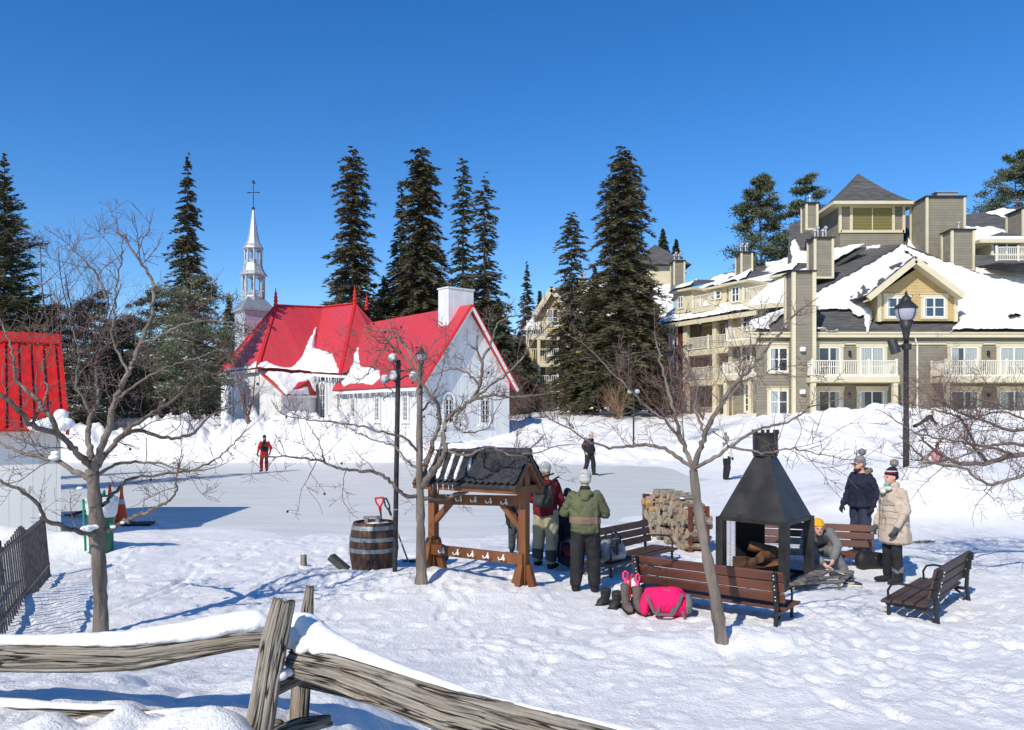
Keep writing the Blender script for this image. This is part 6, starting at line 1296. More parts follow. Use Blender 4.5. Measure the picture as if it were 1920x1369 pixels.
m = MB(); m.tube([(x, y, z - .3), (x, y, zt)], .05, 8); m.tube([(x - .22, y, zt - .02), (x, y, zt + .08), (x + .22, y, zt - .02)], .03, 6); m.build('shaft', M_blackm, sl_)
for q in (-1, 1): m = MB(); m.ball((x + q * .2, y, zt - .02), (.15, .13, .13)); m.build('lamp_head', M_lampglass, sl_, smooth=True)
# ================= ROOFED HOOK RACK =================
M_stain = mat('amber_stained_timber', (.21, .078, .024), .5, col2=(.12, .040, .014), nscale=3.5, nlo=.35, nhi=.65, stretch=(1, 1, .3), bscale=10, bdist=.006)
M_tile = mat('black_roof_tiles', (.03, .03, .032), .45, col2=(.05, .05, .052), nscale=8)
M_hook = mat('bright_steel_hook', (.75, .75, .72), .35)
rb1 = Vector((.16, 10.58, 0)); rb0 = Vector((-1.12, 11.42, 0)); rw = (rb0 - rb1).normalized(); rp = Vector((-rw.y, rw.x, 0)); 
if rp.y > 0: rp = -rp     # towards the camera
rack = thing('hook_rack', 'amber timber coat rack with hooks under a little black tiled roof', 'rack', tuple(rb1))
def post(a, zb, zt, side):
    m = MB(); m.bar(a + UP * (zb - .15), a + UP * zt, .11, .11, up=rp); m.build('post', M_stain, rack)
    m = MB()
    for dv in (rp, -rp, rw, -rw): m.bar(a + dv * .19 + UP * (zb - .05), a + dv * .055 + UP * (zb + .42), .095, .075, up=dv.cross(UP))
    m.build('foot_brace', M_stain, rack)
post(rb1, 0, 1.72, 1); post(rb0, .22, 1.72, -1)
m = MB(); m.bar(rb1 + UP * 1.26 + rp * .0, rb0 + UP * 1.2, .06, .14, up=UP); m.build('hook_board', M_stain, rack)
m = MB(); m.bar(rb1 + UP * .50 + rp * .075 - rw * .03, rb0 + UP * .50 + rp * .075 + rw * .03, .045, .14); m.build('hook_board', M_stain, rack)
m = MB(); m.bar(rb1 + rp * .31 + UP * 1.42 - rw * .05, rb0 + rp * .31 + UP * 1.42 + rw * .1, .045, .09); m.bar(rb1 - rp * .31 + UP * 1.42 - rw * .05, rb0 - rp * .31 + UP * 1.42 + rw * .1, .045, .09); m.build('eave_beam', M_stain, rack)
for a, s_ in ((rb1, 1), (rb0, -1)):
    m = MB(); m.bar(a + rw * s_ * .02 + UP * .88, a + rw * s_ * .36 + UP * 1.22, .07, .09, up=rp); m.build('knee_brace', M_stain, rack)
    m = MB()
    for q in (1, -1): m.bar(a - rw * s_ * .06 + rp * q * .34 + UP * 1.42, a - rw * s_ * .06 + UP * 1.80, .05, .09)
    m.bar(a - rw * s_ * .04 + rp * .32 + UP * 1.42, a - rw * s_ * .04 - rp * .32 + UP * 1.42, .05, .09); m.build('rafter', M_stain, rack)
for z, f0 in ((1.235, 0.075), (.50, .105)):
    for i in range(5):
        c = rb1.lerp(rb0, .17 + .165 * i) + UP * z + rp * (f0 - .035 if z > 1 else f0)
        m = MB()
        for q in (-1, 1): m.tube([c + UP * .02, c + rp * .03 - UP * .02 + rw * q * .015, c + rp * .045 - UP * .025 + rw * q * .04, c + rp * .05 + rw * q * .05 + UP * .012], [.009, .009, .008, .01], 6)
        m.tube([c + UP * .045, c - UP * .02], .012, 6); m.build('hook', M_hook, rack)
# tiled roof: corrugated courses
rl0, rl1 = rb1 - rw * .10, rb0 - rw * .02; ridge_z, eave_z, hwid = 1.87, 1.46, .38
for q in (1, -1):
    nu, rows = 150, 5; V_ = []; Ls = (rl1 - rl0).length
    for r_ in range(rows):
        for (f, lift) in ((r_ / rows, .035), ((r_ + 1) / rows + .01, .012)):
            for i in range(nu):
                s_ = i / (nu - 1) * Ls; cz = .014 * math.cos(s_ * 2 * math.pi / .1 + (r_ % 2) * 1.2) + .006 * math.sin(s_ * 9 + r_)
                f2 = 1 - f; p = rl0 + (rl1 - rl0) * (i / (nu - 1)) + rp * q * hwid * f2; p.z = eave_z + (ridge_z - eave_z) * (1 - f2) + cz + lift + .02; V_.append(p)
    Fc = []
    for r_ in range(rows):
        o = r_ * 2 * nu
        for i in range(nu - 1): Fc.append((o + i, o + i + 1, o + nu + i + 1, o + nu + i))
        if r_ < rows - 1:
            for i in range(nu - 1): Fc.append((o + nu + i, o + nu + i + 1, o + 2 * nu + i + 1, o + 2 * nu + i))
    m = MB(); m.add(V_, Fc); e = [rl0 + rp * q * hwid + UP * (eave_z - .01), rl1 + rp * q * hwid + UP * (eave_z - .01), rl1 + UP * (ridge_z), rl0 + UP * (ridge_z)]; slab(m, e if q < 0 else e[::-1], .03); m.build('roof_tiles', M_tile, rack)
m = MB(); m.tube([rl0 + UP * (ridge_z + .04), rl1 + UP * (ridge_z + .04)], .055, 10); m.build('ridge_tile', M_tile, rack)
for (s0, s1, f0, f1, w_) in ((.93, .97, .02, .95, .03), (.80, .85, .25, .97, .03), (.71, .76, .1, .98, .028), (.62, .66, .1, .97, .026), (.52, .55, .3, .7, .022)):
    a = rl0.lerp(rl1, s1) + rp * hwid * f0; b3 = rl0.lerp(rl1, s0 - .01) + rp * hwid * f1; a.z = eave_z + (ridge_z - eave_z) * (1 - f0) + .055; b3.z = eave_z + (ridge_z - eave_z) * (1 - f1) + .055
    snowcap(rack, [a, a.lerp(b3, .5), b3], [w_ * .8, w_, w_], [.03, .035, .03], int(s0 * 100), n=24, name='roof_snow')
snowcap(rack, [rl1 + UP * (ridge_z + .07) - rp * .02, rl0.lerp(rl1, .6) + UP * (ridge_z + .08) - rp * .05, rl0.lerp(rl1, .38) + UP * (ridge_z + .06) - rp * .06], [.09, .12, .05], [.07, .06, .03], 5, n=50, name='roof_snow')
snowcap(rack, [rl0.lerp(rl1, .33) + UP * (ridge_z + .05) - rp * .05, rl0.lerp(rl1, .12) + UP * (ridge_z + .06) - rp * .05, rl0 + UP * (ridge_z + .06) - rp * .03], [.03, .06, .05], [.02, .035, .03], 6, n=30, name='roof_snow')
m = MB()
for f in (.62, .66, .72, .78, .83): p = rl0.lerp(rl1, f) + rp * hwid + UP * (eave_z); m.tube([p, p - UP * (.06 + .08 * ((f * 37) % 1))], [.006, .001], 5)
m.build('icicles', M_icicle, rack)
# ================= BENCHES =================
M_slat = mat('red_brown_bench_slat', (.145, .052, .030), .5, col2=(.09, .034, .022), nscale=4, stretch=(.3, 1, 1), bscale=9, bdist=.003)
M_slatd = mat('dark_brown_bench_slat', (.085, .045, .034), .55, col2=(.06, .034, .027), nscale=4, bscale=9, bdist=.003)
M_iron = mat('black_cast_iron', (.018, .018, .02), .4)
def bench(label, left, right, face, mt, L_=None, seat=True, legs3=False, name='park_bench', sink=.2):
    """left/right = ends of the top back rail on plan; face=unit vector to the front; local: x along, -y front"""
    left = Vector(left); right = Vector(right); c = (left + right) / 2; ux = (right - left).normalized(); L_ = (right - left).length
    if Vector((ux.y, -ux.x)).dot(Vector(face[:2])) < 0: ux = -ux
    rz = math.atan2(ux.y, ux.x); t = thing(name, label, 'bench', (c.x, c.y, -sink), rz, group='park benches round the fireplace')
    m = MB()
    for i, (y, z) in enumerate(((-.10, .45), (-.225, .455), (-.35, .455), (-.475, .445))): m.box((0, y - .03, z), (L_, .105, .034), bev=.006)
    m.build('seat', mt, t, local=True)
    m = MB(); tl = Matrix.Rotation(-.22, 3, 'X')
    for z, y in ((.58, -.045), (.70, -.018), (.82, .008)): m.box((0, y, z), (L_, .034, .108), tl, bev=.006)
    m.build('backrest', mt, t, local=True)
    xs = [-L_ / 2 + .08, L_ / 2 - .08] + ([0] if legs3 else [])
    for x in xs:
        m = MB(); m.tube([(x, .06, 0), (x, .035, .2), (x, .0, .42), (x, .01, .6), (x, .035, .74), (x, .062, .87)], [.026, .024, .026, .022, .022, .018], 8)
        for z in (.58, .70, .82): m.box((x, -.0 + (z - .58) * .22, z), (.05, .06, .09))
        m.build('leg', M_iron, t, local=True)
        m = MB(); m.tube([(x, -.5, 0), (x, -.49, .41)], [.022, .02], 8); m.bar((x, .0, .40), (x, -.52, .415), .04, .035); m.tube([(x, .02, .2), (x, -.04, .32), (x, -.14, .39)], .016, 6); m.build('leg', M_iron, t, local=True)
        if x != 0 or not legs3:
            m = MB(); m.tube([(x, -.49, .43), (x, -.5, .56), (x, -.46, .635), (x, -.38, .655), (x, -.2, .645), (x, .0, .62)], .014, 8); m.build('armrest', M_iron, t, local=True)
        for z in (.56, .60, .68, .72, .80, .84): m = MB(); m.ball((x, .035 + (z - .58) * .22, z), .008, 6, 4); m.build('bolt', M_hook, t, local=True)
    return t
bB = bench('long red-brown bench seen from behind, backing onto the pink duffel bag', (1.49, 9.88), (2.96, 8.72), (.62, .78), M_slat)
bench('empty dark brown bench standing apart at the far right', (4.68, 8.88), (5.80, 10.18), (-.75, .66), M_slatd)
bench('bench at the left of the fireplace with the grey bag on its seat', (1.0, 11.8), (2.26, 13.3), (.79, -.62), M_slatd)
bench('bench behind the fireplace where the person in the yellow hat sits', (3.95, 13.15), (5.68, 12.55), (-.3, -1), M_slat)
# ================= OUTDOOR FIREPLACE =================
M_soot = mat('sooty_black_steel', (.016, .015, .014), .48, col2=(.045, .040, .036), nscale=3.5, nlo=.4, nhi=.75, bscale=20, bdist=.002)
M_soot2 = mat('inner_soot', (.008, .008, .008), .9)
fl_, ff, fr_, fb = Vector((2.93, 11.32, 0)), Vector((3.62, 10.60, 0)), Vector((4.27, 11.42, 0)), Vector((3.58, 12.14, 0)); fc = (fl_ + fr_) / 2
fp = thing('outdoor_fireplace', 'black steel outdoor fireplace with pyramid hood between the benches', 'fireplace', tuple(fc)); cs = [ff, fr_, fb, fl_]
R4 = lambda k, z: [fc + (c - fc) * k + UP * z for c in cs]
m = MB(); lo, hi = R4(1.0, .97), R4(.235, 1.83); m.add(lo + hi, [(0, 1, 5, 4), (1, 2, 6, 5), (2, 3, 7, 6), (3, 0, 4, 7)]); lo2, hi2 = R4(.985, .965), R4(.22, 1.82); m.add(lo2 + hi2, [(4, 5, 1, 0), (5, 6, 2, 1), (6, 7, 3, 2), (7, 4, 0, 3)]); m.build('hood', M_soot, fp)
m = MB(); a, b4_ = R4(1.02, .945), R4(1.02, .985)
for i in range(4): m.bar(a[i], a[(i + 1) % 4], .02, .05)
m.build('hood_rim', M_soot, fp)
m = MB(); m.lathe([(.17, 1.82), (.175, 2.13), (.185, 2.13), (.185, 2.15), (.15, 2.15), (.15, 1.9)], fc, 24, cap=False); o = m.build('chimney', M_soot, fp, smooth=False); smooth_angle(o)
m = MB(); m.lathe([(.178, 1.86), (.186, 1.86), (.186, 1.885), (.178, 1.885)], fc, 24, cap=False); m.build('collar', M_soot, fp); m = MB(); m.lathe([(.187, 2.13), (.192, 2.13), (.192, 2.15), (.187, 2.15)], fc, 24, cap=False)
for k in range(6): a = k * 1.05; m.box(fc + Vector((.17 * math.cos(a), .17 * math.sin(a), 2.17)), (.04, .04, .05))
m.build('collar', M_soot, fp)
for i, c in enumerate(cs):
    q = fc + (c - fc) * .955; ang = math.atan2((ff - fl_).y, (ff - fl_).x); m = MB(); m.box((q.x, q.y, .49), (.11 if i != 2 else .08, .11 if i != 2 else .08, .95), ang); m.build('post', M_soot, fp)
m = MB(); b0, b1_ = R4(1.0, -.1), R4(1.0, .10); m.hexa(b0, b1_); m.build('base', M_soot, fp)
m = MB(); 
for i in range(4): m.bar(R4(.99, .13)[i], R4(.99, .13)[(i + 1) % 4], .05, .07)
m.build('base_rim', M_soot, fp)
m = MB(); e0_, e1_ = fb.lerp(fr_, .05), fb.lerp(fr_, .95); e0_ = fc + (e0_ - fc) * .93; e1_ = fc + (e1_ - fc) * .93
m.bar(fc + (fb.lerp(fr_, .5) - fc) * .93 + UP * .12, fc + (fb.lerp(fr_, .5) - fc) * .93 + UP * .93, .5, .02, up=(0, 0, 1)) if False else None
pa, pb_ = fl_.lerp(fb, .45) , fb.lerp(fr_, .28); pa = fc + (pa - fc) * .9; pb_ = fc + (pb_ - fc) * .9; dd_ = (pb_ - pa); 
m.hexa([pa + UP * .1, pa + dd_ + UP * .1, pa + dd_ + UP * .1 + Vector((.0, .02, 0)), pa + UP * .1 + Vector((0, .02, 0))], [pa + UP * .94, pa + dd_ + UP * .94, pa + dd_ + UP * .94 + Vector((0, .02, 0)), pa + UP * .94 + Vector((0, .02, 0))]); m.build('back_plate', M_soot2, fp)
# mesh curtain (chain screen) hanging on the two far sides, torn at the bottom
M_chain = mat('pale_ash_covered_chain_mesh', (.50, .50, .50), .6, metal=.3)
def screen(a, b, z0f, z1, n, seed):
    m = MB(); rs = random.Random(seed); L_ = (b - a).length; k = int(L_ / .021); rws = int((z1 - .14) / .024)
    for i in range(k):
        f = i / k; zb_ = z0f(f)
        for j in range(rws):
            z = z1 - j * .024
            if z < zb_: break
            wv = .018 * math.sin(f * 22 + .8) ; p = a.lerp(b, f) + Vector((wv * .6, wv, z)); h = .5 * (j % 2) * L_ / k; p += (b - a).normalized() * h; d = (b - a).normalized()
            m.quad(p - d * .0085, p - UP * .010, p + d * .0085, p + UP * .010)
    return m.build('mesh_screen', M_chain, fp)
screen(fc + (fl_ - fc) * .90, fc + (fl_.lerp(fb, .62) - fc) * .90, lambda f: .16 + (.5 if f > .75 else .0) * 0 + max(0, f - .35) * .6, .93, 0, 1); screen(fc + (fb.lerp(fr_, .25) - fc) * .92, fc + (fb.lerp(fr_, .92) - fc) * .92, lambda f: .40 + .1 * math.sin(f * 5), .62, 0, 2)
m = MB(); q = R4(.9, .11); m.hexa([v for v in q], [v + UP * .025 for v in q]); m.build('grate', M_soot2, fp)
# side shelf frame
sA, sB, sC, sD = P(1482, 1106, 10.55), P(1578, 1098, 10.75), P(1598, 1078, 11.4), P(1524, 1078, 11.42)
for q in (sA, sB, sC, sD): q.z = .17
M_shelf = mat('grey_rusty_steel', (.16, .14, .12), .6, col2=(.28, .25, .22), nscale=8)
m = MB()
for a, b3 in ((sA, sB), (sB, sC), (sC, sD), (sA.lerp(sB, .35), sD.lerp(sC, .35)), (sA.lerp(sD, .4), sB.lerp(sC, .4))): m.bar(a, b3, .06, .03)
for q in (sA.lerp(sB, .95), sC): m.bar(q, q - UP * .3, .03, .03)
m.build('side_shelf', M_shelf, fp); m = MB(); m.hexa([sA - UP * .01, sA.lerp(sB, .45) - UP * .01, sD.lerp(sC, .4) - UP * .01, sD - UP * .01], [sA + UP * .012, sA.lerp(sB, .45) + UP * .012, sD.lerp(sC, .4) + UP * .012, sD + UP * .012]); m.build('shelf_plate', M_shelf, fp)
# logs
M_logbark = mat('log_bark', (.16, .12, .085), .95, col2=(.34, .30, .25), nscale=14, nlo=.4, nhi=.65, bscale=22, bdist=.01)
M_logend = mat('split_wood_face', (.46, .27, .12), .8, col2=(.28, .17, .09), nscale=9, bscale=20, bdist=.005)
M_logend2 = mat('grey_weathered_log_end', (.30, .235, .17), .85, col2=(.42, .35, .26), nscale=9)
M_char = mat('charred_log', (.045, .022, .015), .9, col2=(.17, .08, .035), nscale=7, nlo=.4, nhi=.6, bscale=16, bdist=.02)
def log_mesh(name, seed, L_, r, kind):
    rs = random.Random(seed); 
    if kind == 0: r *= 1.08; prof = [(r * (1 + .08 * rs.uniform(-1, 1)) * math.cos(2 * math.pi * k / 12), r * (1 + .08 * rs.uniform(-1, 1)) * math.sin(2 * math.pi * k / 12)) for k in range(12)]
    else:
        a0 = 0; prof = [(-.1 * r, -.55 * r)] + [(1.15 * r * math.cos(a) , -.5 * r + 1.5 * r * math.sin(a)) for a in [rs.uniform(.1, .2) + k * (2.3 + rs.uniform(0, .5)) / 6 for k in range(7)]]
    n = len(prof); vs = [(-L_ / 2, y, z) for y, z in prof] + [(L_ / 2, y * 1.02, z * .98) for y, z in prof]
    fs = [(k, (k + 1) % n, n + (k + 1) % n, n + k) for k in range(n)] + [tuple(range(n - 1, -1, -1)), tuple(range(n, 2 * n))]
    me = bpy.data.meshes.new(name); me.from_pydata(vs, [], fs); me.update(); me.materials.append(M_logbark); me.materials.append(M_logend if seed % 2 == 1 else M_logend2); me.polygons[n].material_index = 1; me.polygons[n + 1].material_index = 1
    if kind == 1: me.polygons[0].material_index = seed % 2; me.polygons[n - 1].material_index = 1
    return me
LM = [log_mesh('split_log', i, .38, .058 + .012 * (i % 3), 1 if i % 2 else 0) for i in range(9)]
lrs = random.Random(4)
def put_log(me, loc, rot, sc_=1.0, label=None, group='split logs stacked in the firewood rack', name='split_log', mt=None):
    o = bpy.data.objects.new(name, me); COL.objects.link(o); o.location = loc; o.rotation_euler = rot; o.scale = (sc_,) * 3; o['label'] = label or 'split birch and maple log stacked in the firewood rack behind the slanting tree'; o['category'] = 'log'
    if group: o['group'] = group
    return o
fr1, fr0 = Vector((3.21, 13.75, 0)), Vector((2.81, 16.1, 0)); fwr = thing('firewood_rack', 'brown timber firewood rack left of the fireplace, behind the slanting tree', 'rack', tuple(fr1)); fd = (fr0 - fr1).normalized(); fx = Vector((fd.y, -fd.x, 0)); LW = (fr0 - fr1).length
M_rackw = mat('dark_red_stained_frame', (.16, .045, .025), .6, col2=(.10, .03, .02), nscale=5)
for a in (fr1, fr0):
    m = MB(); gz = float(gh(a.x, a.y))
    for q in (-1, 1): m.bar(a + fx * q * .155 + UP * (gz - .1), a + fx * q * .155 + UP * .84, .06, .06, up=fx)
    m.bar(a - fx * .125 + UP * .81, a + fx * .125 + UP * .81, .05, .05); m.bar(a - fx * .125 + UP * .3, a + fx * .125 + UP * .3, .05, .05); m.build('end_frame', M_rackw, fwr)
m = MB(); [m.bar(fr1 + fx * q * .12 + UP * .05, fr0 + fx * q * .12 + UP * .05, .05, .05) for q in (-1, 1)]; m.build('base_rail', M_rackw, fwr)
row = 0; z = .14; nlog = 0
while row < 8:
    ncol = 17 if row < 6 else (11 if row == 6 else 7); off = .03 + (row % 2) * .06 + (0 if row < 6 else .45 + .2 * (row - 6))
    for c in range(ncol):
        s_ = off + .137 * c + lrs.uniform(-.02, .02)
        if s_ > LW - .06: continue
        p = fr1 + fd * s_ + fx * lrs.uniform(-.09, .09) + UP * (z + lrs.uniform(-.01, .01)); ez = lrs.uniform(-.16, .16)
        put_log(LM[lrs.randrange(9)], p, (lrs.uniform(0, 6.28), lrs.uniform(-.06, .06), math.atan2(fx.y, fx.x) + ez), lrs.uniform(.85, 1.15)); nlog += 1
    z += .112; row += 1
m = MB()
for k in range(26): s_ = lrs.uniform(.3, LW - .3); p = fr1 + fd * s_ - fx * lrs.uniform(.0, .17) + UP * lrs.uniform(.25, .98); m.ball(p, (.05, lrs.uniform(.03, .09), .018), 8, 5)
m.build('rack_snow', M_snow, fwr, smooth=True)
for i, (dx, dy, dz, rz, sc_, r_, k) in enumerate(((.0, -.05, .21, .2, 1.25, .0, 1), (-.12, .18, .2, -.3, 1.2, 1.0, 0), (.05, .0, .36, .75, 1.2, 2.2, 1), (-.02, .08, .47, -.2, .8, 4.0, 0))):
    me = LM[i + 1].copy(); me.materials.clear(); me.materials.append(M_char); me.materials.append(M_logend if i == 2 else M_char)
    put_log(me, fc + Vector((dx, dy, dz + .02)), (r_, .1 * (i - 1), rz), sc_ * 1.25, ('largest charred log lying on the fireplace grate', 'charred log at the rear of the fireplace grate', 'orange split log lying across the charred ones in the fireplace', 'small blackened log on top of the fireplace pile')[i], 'logs burning in the fireplace', 'firewood_log')
put_log(LM[0], P(1502, 1094, 10.75) + UP * 0, (0, 0, .5), .6, 'short bark covered log on the side shelf of the fireplace', None, 'firewood_log')
# ================= BAGS, BOOTS, SHOES =================
def evalmesh(ob):
    dg = bpy.context.evaluated_depsgraph_get(); dg.update(); me = bpy.data.meshes.new_from_object(ob.evaluated_get(dg)); old = ob.data; ob.modifiers.clear(); ob.data = me; bpy.data.meshes.remove(old); return ob
def blob(name, hulls, vox, mt, par, smooth_it=4, local=True, push=0, pfreq=8):
    """hulls: list of chains [(center, (rx,ry,rz)), ...]; union as one continuous surface"""
    bm = bmesh.new()
    def pts(c, r):
        if not isinstance(r, (tuple, list)): r = (r, r, r)
        out = []
        for i in range(-2, 3):
            a = i * math.pi / 5.2
            for k in range(10): b = 2 * math.pi * k / 10; out.append((c[0] + r[0] * math.cos(a) * math.cos(b), c[1] + r[1] * math.cos(a) * math.sin(b), c[2] + r[2] * math.sin(a)))
        return out + [(c[0], c[1], c[2] + r[2]), (c[0], c[1], c[2] - r[2])]
    for ch in hulls:
        prs = [(ch[0], ch[0])] if len(ch) == 1 else list(zip(ch[:-1], ch[1:]))
        for (a, b) in prs:
            P_ = pts(*a) + (pts(*b) if b is not a else []); vs = [bm.verts.new(p) for p in P_]
            r = bmesh.ops.convex_hull(bm, input=vs, use_existing_faces=False)
            dead = [g for g in r['geom_interior'] + r['geom_unused'] if isinstance(g, bmesh.types.BMVert) and g.is_valid]
            bmesh.ops.delete(bm, geom=list(set(dead)), context='VERTS')
    me = bpy.data.meshes.new(name); bm.to_mesh(me); bm.free(); o = link(name, me, None, par)
    md = o.modifiers.new('r', 'REMESH'); md.mode = 'VOXEL'; md.voxel_size = vox; md.use_smooth_shade = True
    if smooth_it: s_ = o.modifiers.new('s', 'SMOOTH'); s_.iterations = smooth_it; s_.factor = .5
    evalmesh(o); me = o.data
    if push:
        n = len(me.vertices); co = np.empty(n * 3); me.vertices.foreach_get('co', co); co = co.reshape(-1, 3); no = np.empty(n * 3); me.vertices.foreach_get('normal', no); no = no.reshape(-1, 3)
        h = fbm(co[:, 0] * pfreq + co[:, 1] * 3, co[:, 2] * pfreq + co[:, 1] * 5, 3, 5); rg = 1 - np.abs(h) * 3; co += no * (push * (h + .5 * np.clip(rg, 0, 1)))[:, None]; me.vertices.foreach_set('co', co.ravel()); me.update()
    me.polygons.foreach_set('use_smooth', [True] * len(me.polygons))
    if not local:
        me.transform(root_matrix(par).inverted())
    me.materials.clear(); me.materials.append(mt); return o
def cloth(name, col, col2=None, rough=.85, b=16, bd=.008, **k): return mat(name, col, rough, col2=col2, nscale=4, bscale=b, bdist=bd, spec=.25, **k)
M_pink = cloth('hot_pink_fabric', (.80, .012, .13), (.70, .01, .11)); M_gstrap = cloth('grey_webbing', (.13, .12, .125)); M_greyf = cloth('grey_mesh_fabric', (.16, .18, .17))
g = GX(1.80, 9.34); bag = thing('duffel_bag', 'hot pink duffel bag with grey straps on the snow behind the long bench', 'bag', tuple(g), .06 * -1)
blob('body', [[((-.25, 0, .13), (.05, .12, .13)), ((-.2, 0, .28), (.05, .06, .05)), ((-.1, 0, .17), (.06, .15, .17)), ((.12, 0, .17), (.06, .15, .17)), ((.2, 0, .14), (.05, .13, .14))], [((-.2, 0, .28), (.05, .05, .05)), ((.15, 0, .28), (.05, .05, .05)), ((.2, 0, .1), (.05, .12, .1))], [((-.2, 0, .3), (.05, .05, .03)), ((.15, 0, .28), (.05, .05, .03))]], .012, M_pink, bag, push=.014)
blob('end_panel', [[((.22, 0, .14), (.05, .13, .13)), ((.27, 0, .15), (.03, .1, .11))]], .012, M_greyf, bag, push=.01)
m = MB(); [m.bar((a, -.155, z0), (b_, -.16, z1), .034, .012, up=(0, 1, 0)) for a, z0, b_, z1 in ((-.24, .28, -.17, .1), (-.17, .1, -.12, .06), (-.12, .06, .05, .055), (.05, .055, .13, .2), (.13, .2, .16, .3))]; [m.bar((a, -.152, z0), (b_, -.155, z1), .03, .01, up=(0, 1, 0)) for a, z0, b_, z1 in ((-.1, .15, -.12, .05), (.07, .14, .02, .05), (.16, .1, .19, .02))]; m.build('strap', M_gstrap, bag, local=True)
blob('handle', [[((-.04, -.03, .32), (.03, .03, .02)), ((.03, -.05, .31), (.05, .03, .025)), ((.1, -.03, .3), (.02, .03, .02))]], .01, M_gstrap, bag)
g = GX(1.62, 9.62); nb = thing('navy_bag', 'dark navy cloth bundle behind the pink duffel, under the bench', 'bag', tuple(g)); blob('body', [[((-.14, 0, .24), (.06, .07, .05)), ((.12, .05, .26), (.08, .07, .05))], [((-.1, 0, .1), (.1, .1, .1)), ((.1, 0, .1), (.1, .1, .1))]], .014, cloth('navy_fabric', (.012, .018, .04)), nb, push=.015)
M_leather = cloth('scuffed_brown_leather', (.10, .078, .066), (.16, .125, .105), .6); M_blk = cloth('black_boot_leather', (.02, .02, .02), (.045, .045, .042), .55); M_sole = mat('dark_boot_sole', (.012, .012, .012), .7)
M_hp = mat('pink_plastic', (.85, .06, .22), .4)
def boot(name, label, loc, rz, h, mt, grp, r=.055, guard=None, s=1.0, par=None):
    t = thing(name, label, 'boot', tuple(loc), rz, group=grp)
    blob('upper', [[((0, .0, .06), (r * .9, .07, .05)), ((0, -.12, .05), (r * .95, .06, .04)), ((0, -.16, .04), (r * .8, .05, .03))], [((0, .01, .08), (r * .9, .065, .05)), ((0, .02, h * .55), (r, r * 1.05, .04)), ((0, .02, h - .03), (r * 1.12, r * 1.2, .03))]], .009, mt, t, push=.006, pfreq=14)
    m = MB(); m.box((0, -.055, .012), (r * 1.9, .29, .03), bev=.01); m.build('sole', M_sole, t, local=True)
    if guard:
        m = MB(); m.tube([(0, .02, h - .02), (0, .02, h + .06)], .02, 8); m.tube([(-.025, .02, h + .05), (-.03, .02, h + .12), (0, .02, h + .145), (.03, .02, h + .12), (.025, .02, h + .06)], .012, 7); m.build('boot_jack', guard, t, local=True)
    return t
boot('boot', 'open black snow boot, leftmost of the footwear behind the long bench', GX(1.15, 9.88), -.5, .20, M_blk, 'boots lined up beside the pink bag', r=.062); boot('boot', 'black snow boot tucked against the left one of the tall brown pair', GX(1.27, 9.72), -.4, .19, M_blk, 'boots lined up beside the pink bag', r=.062)
boot('tall_boot', 'tall brown leather boot holding a pink and a red handle, left of its pair', GX(1.365, 9.58), .15, .32, M_leather, 'boots lined up beside the pink bag', guard=M_hp); boot('tall_boot', 'tall brown leather boot with one pink handle, against the pink duffel bag', GX(1.50, 9.47), .5, .32, M_leather, 'boots lined up beside the pink bag', guard=M_hp)
rg = thing('red_handle', 'red plastic handle standing in the left tall brown boot', 'handle', (1.41, 9.58, .2)); m = MB(); m.tube([(0, 0, 0), (0, 0, .2)], .018, 8); m.tube([(-.035, 0, .29), (0, 0, .2), (.035, 0, .29)], .015, 7); m.build('grip', M_redp, rg, local=True)
def shoe(label, loc, rz, roll=0):
    t = thing('sneaker', label, 'shoe', tuple(loc), rz, group='black sneakers by the seated person'); blob('upper', [[((0, .07, .06), (.04, .05, .05)), ((0, -.04, .05), (.042, .06, .035)), ((0, -.14, .04), (.042, .05, .022))], [((0, .08, .07), (.035, .045, .05)), ((0, .05, .1), (.03, .04, .01))]], .008, M_blk, t)
    m = MB(); m.box((0, -.035, .014), (.092, .3, .028), bev=.012); m.build('sole', mat('cream_rubber_sole', (.65, .6, .5), .6), t, local=True); m = MB(); m.tube([(.043, .03, .06), (.046, -.03, .045), (.045, -.09, .055)], .006, 6); m.tube([(-.043, .03, .06), (-.046, -.03, .045), (-.045, -.09, .055)], .006, 6); m.build('side_stripe', M_trim, t, local=True); t.rotation_euler = (0, roll, rz); return t
shoe('black sneaker with white side line, nearest in front of the seated person', GX(4.62, 11.0), 1.0); shoe('black sneaker behind the nearest one, by the bench leg', GX(4.6, 11.28), 1.25)
# grey bag on the left bench
gb = thing('grey_handbag', 'grey and silver handbag with black handles on the left bench seat', 'bag', (1.46, 12.05 - .35, .265), .72); M_gbag = cloth('grey_silver_bag_fabric', (.13, .145, .15), (.34, .36, .37), .45)
blob('body', [[((-.2, 0, .1), (.05, .1, .1)), ((.2, 0, .1), (.05, .1, .1))], [((-.15, 0, .28), (.05, .07, .05)), ((.13, 0, .27), (.05, .07, .05))], [((-.2, 0, .1), (.05, .1, .1)), ((-.15, 0, .28), (.05, .07, .05))], [((.2, 0, .1), (.05, .1, .1)), ((.13, 0, .27), (.05, .07, .05))]], .012, M_gbag, gb, push=.012)
m = MB(); [m.tube([(-.1, y, .25), (-.09, y, .38), (.0, y, .43), (.09, y, .38), (.1, y, .25)], .012, 7) for y in (-.08, .05)]; m.box((0, -.105, .2), (.05, .012, .2)); m.build('handle', M_rub, gb, local=True)
bb_ = thing('black_shoulder_bag', 'black bag standing against the grey handbag on the left bench', 'bag', (1.2, 11.52, .265), .72); blob('body', [[((-.06, 0, .1), (.06, .06, .1)), ((.06, 0, .1), (.06, .06, .1))], [((0, 0, .2), (.04, .04, .05))]], .012, M_rub, bb_)
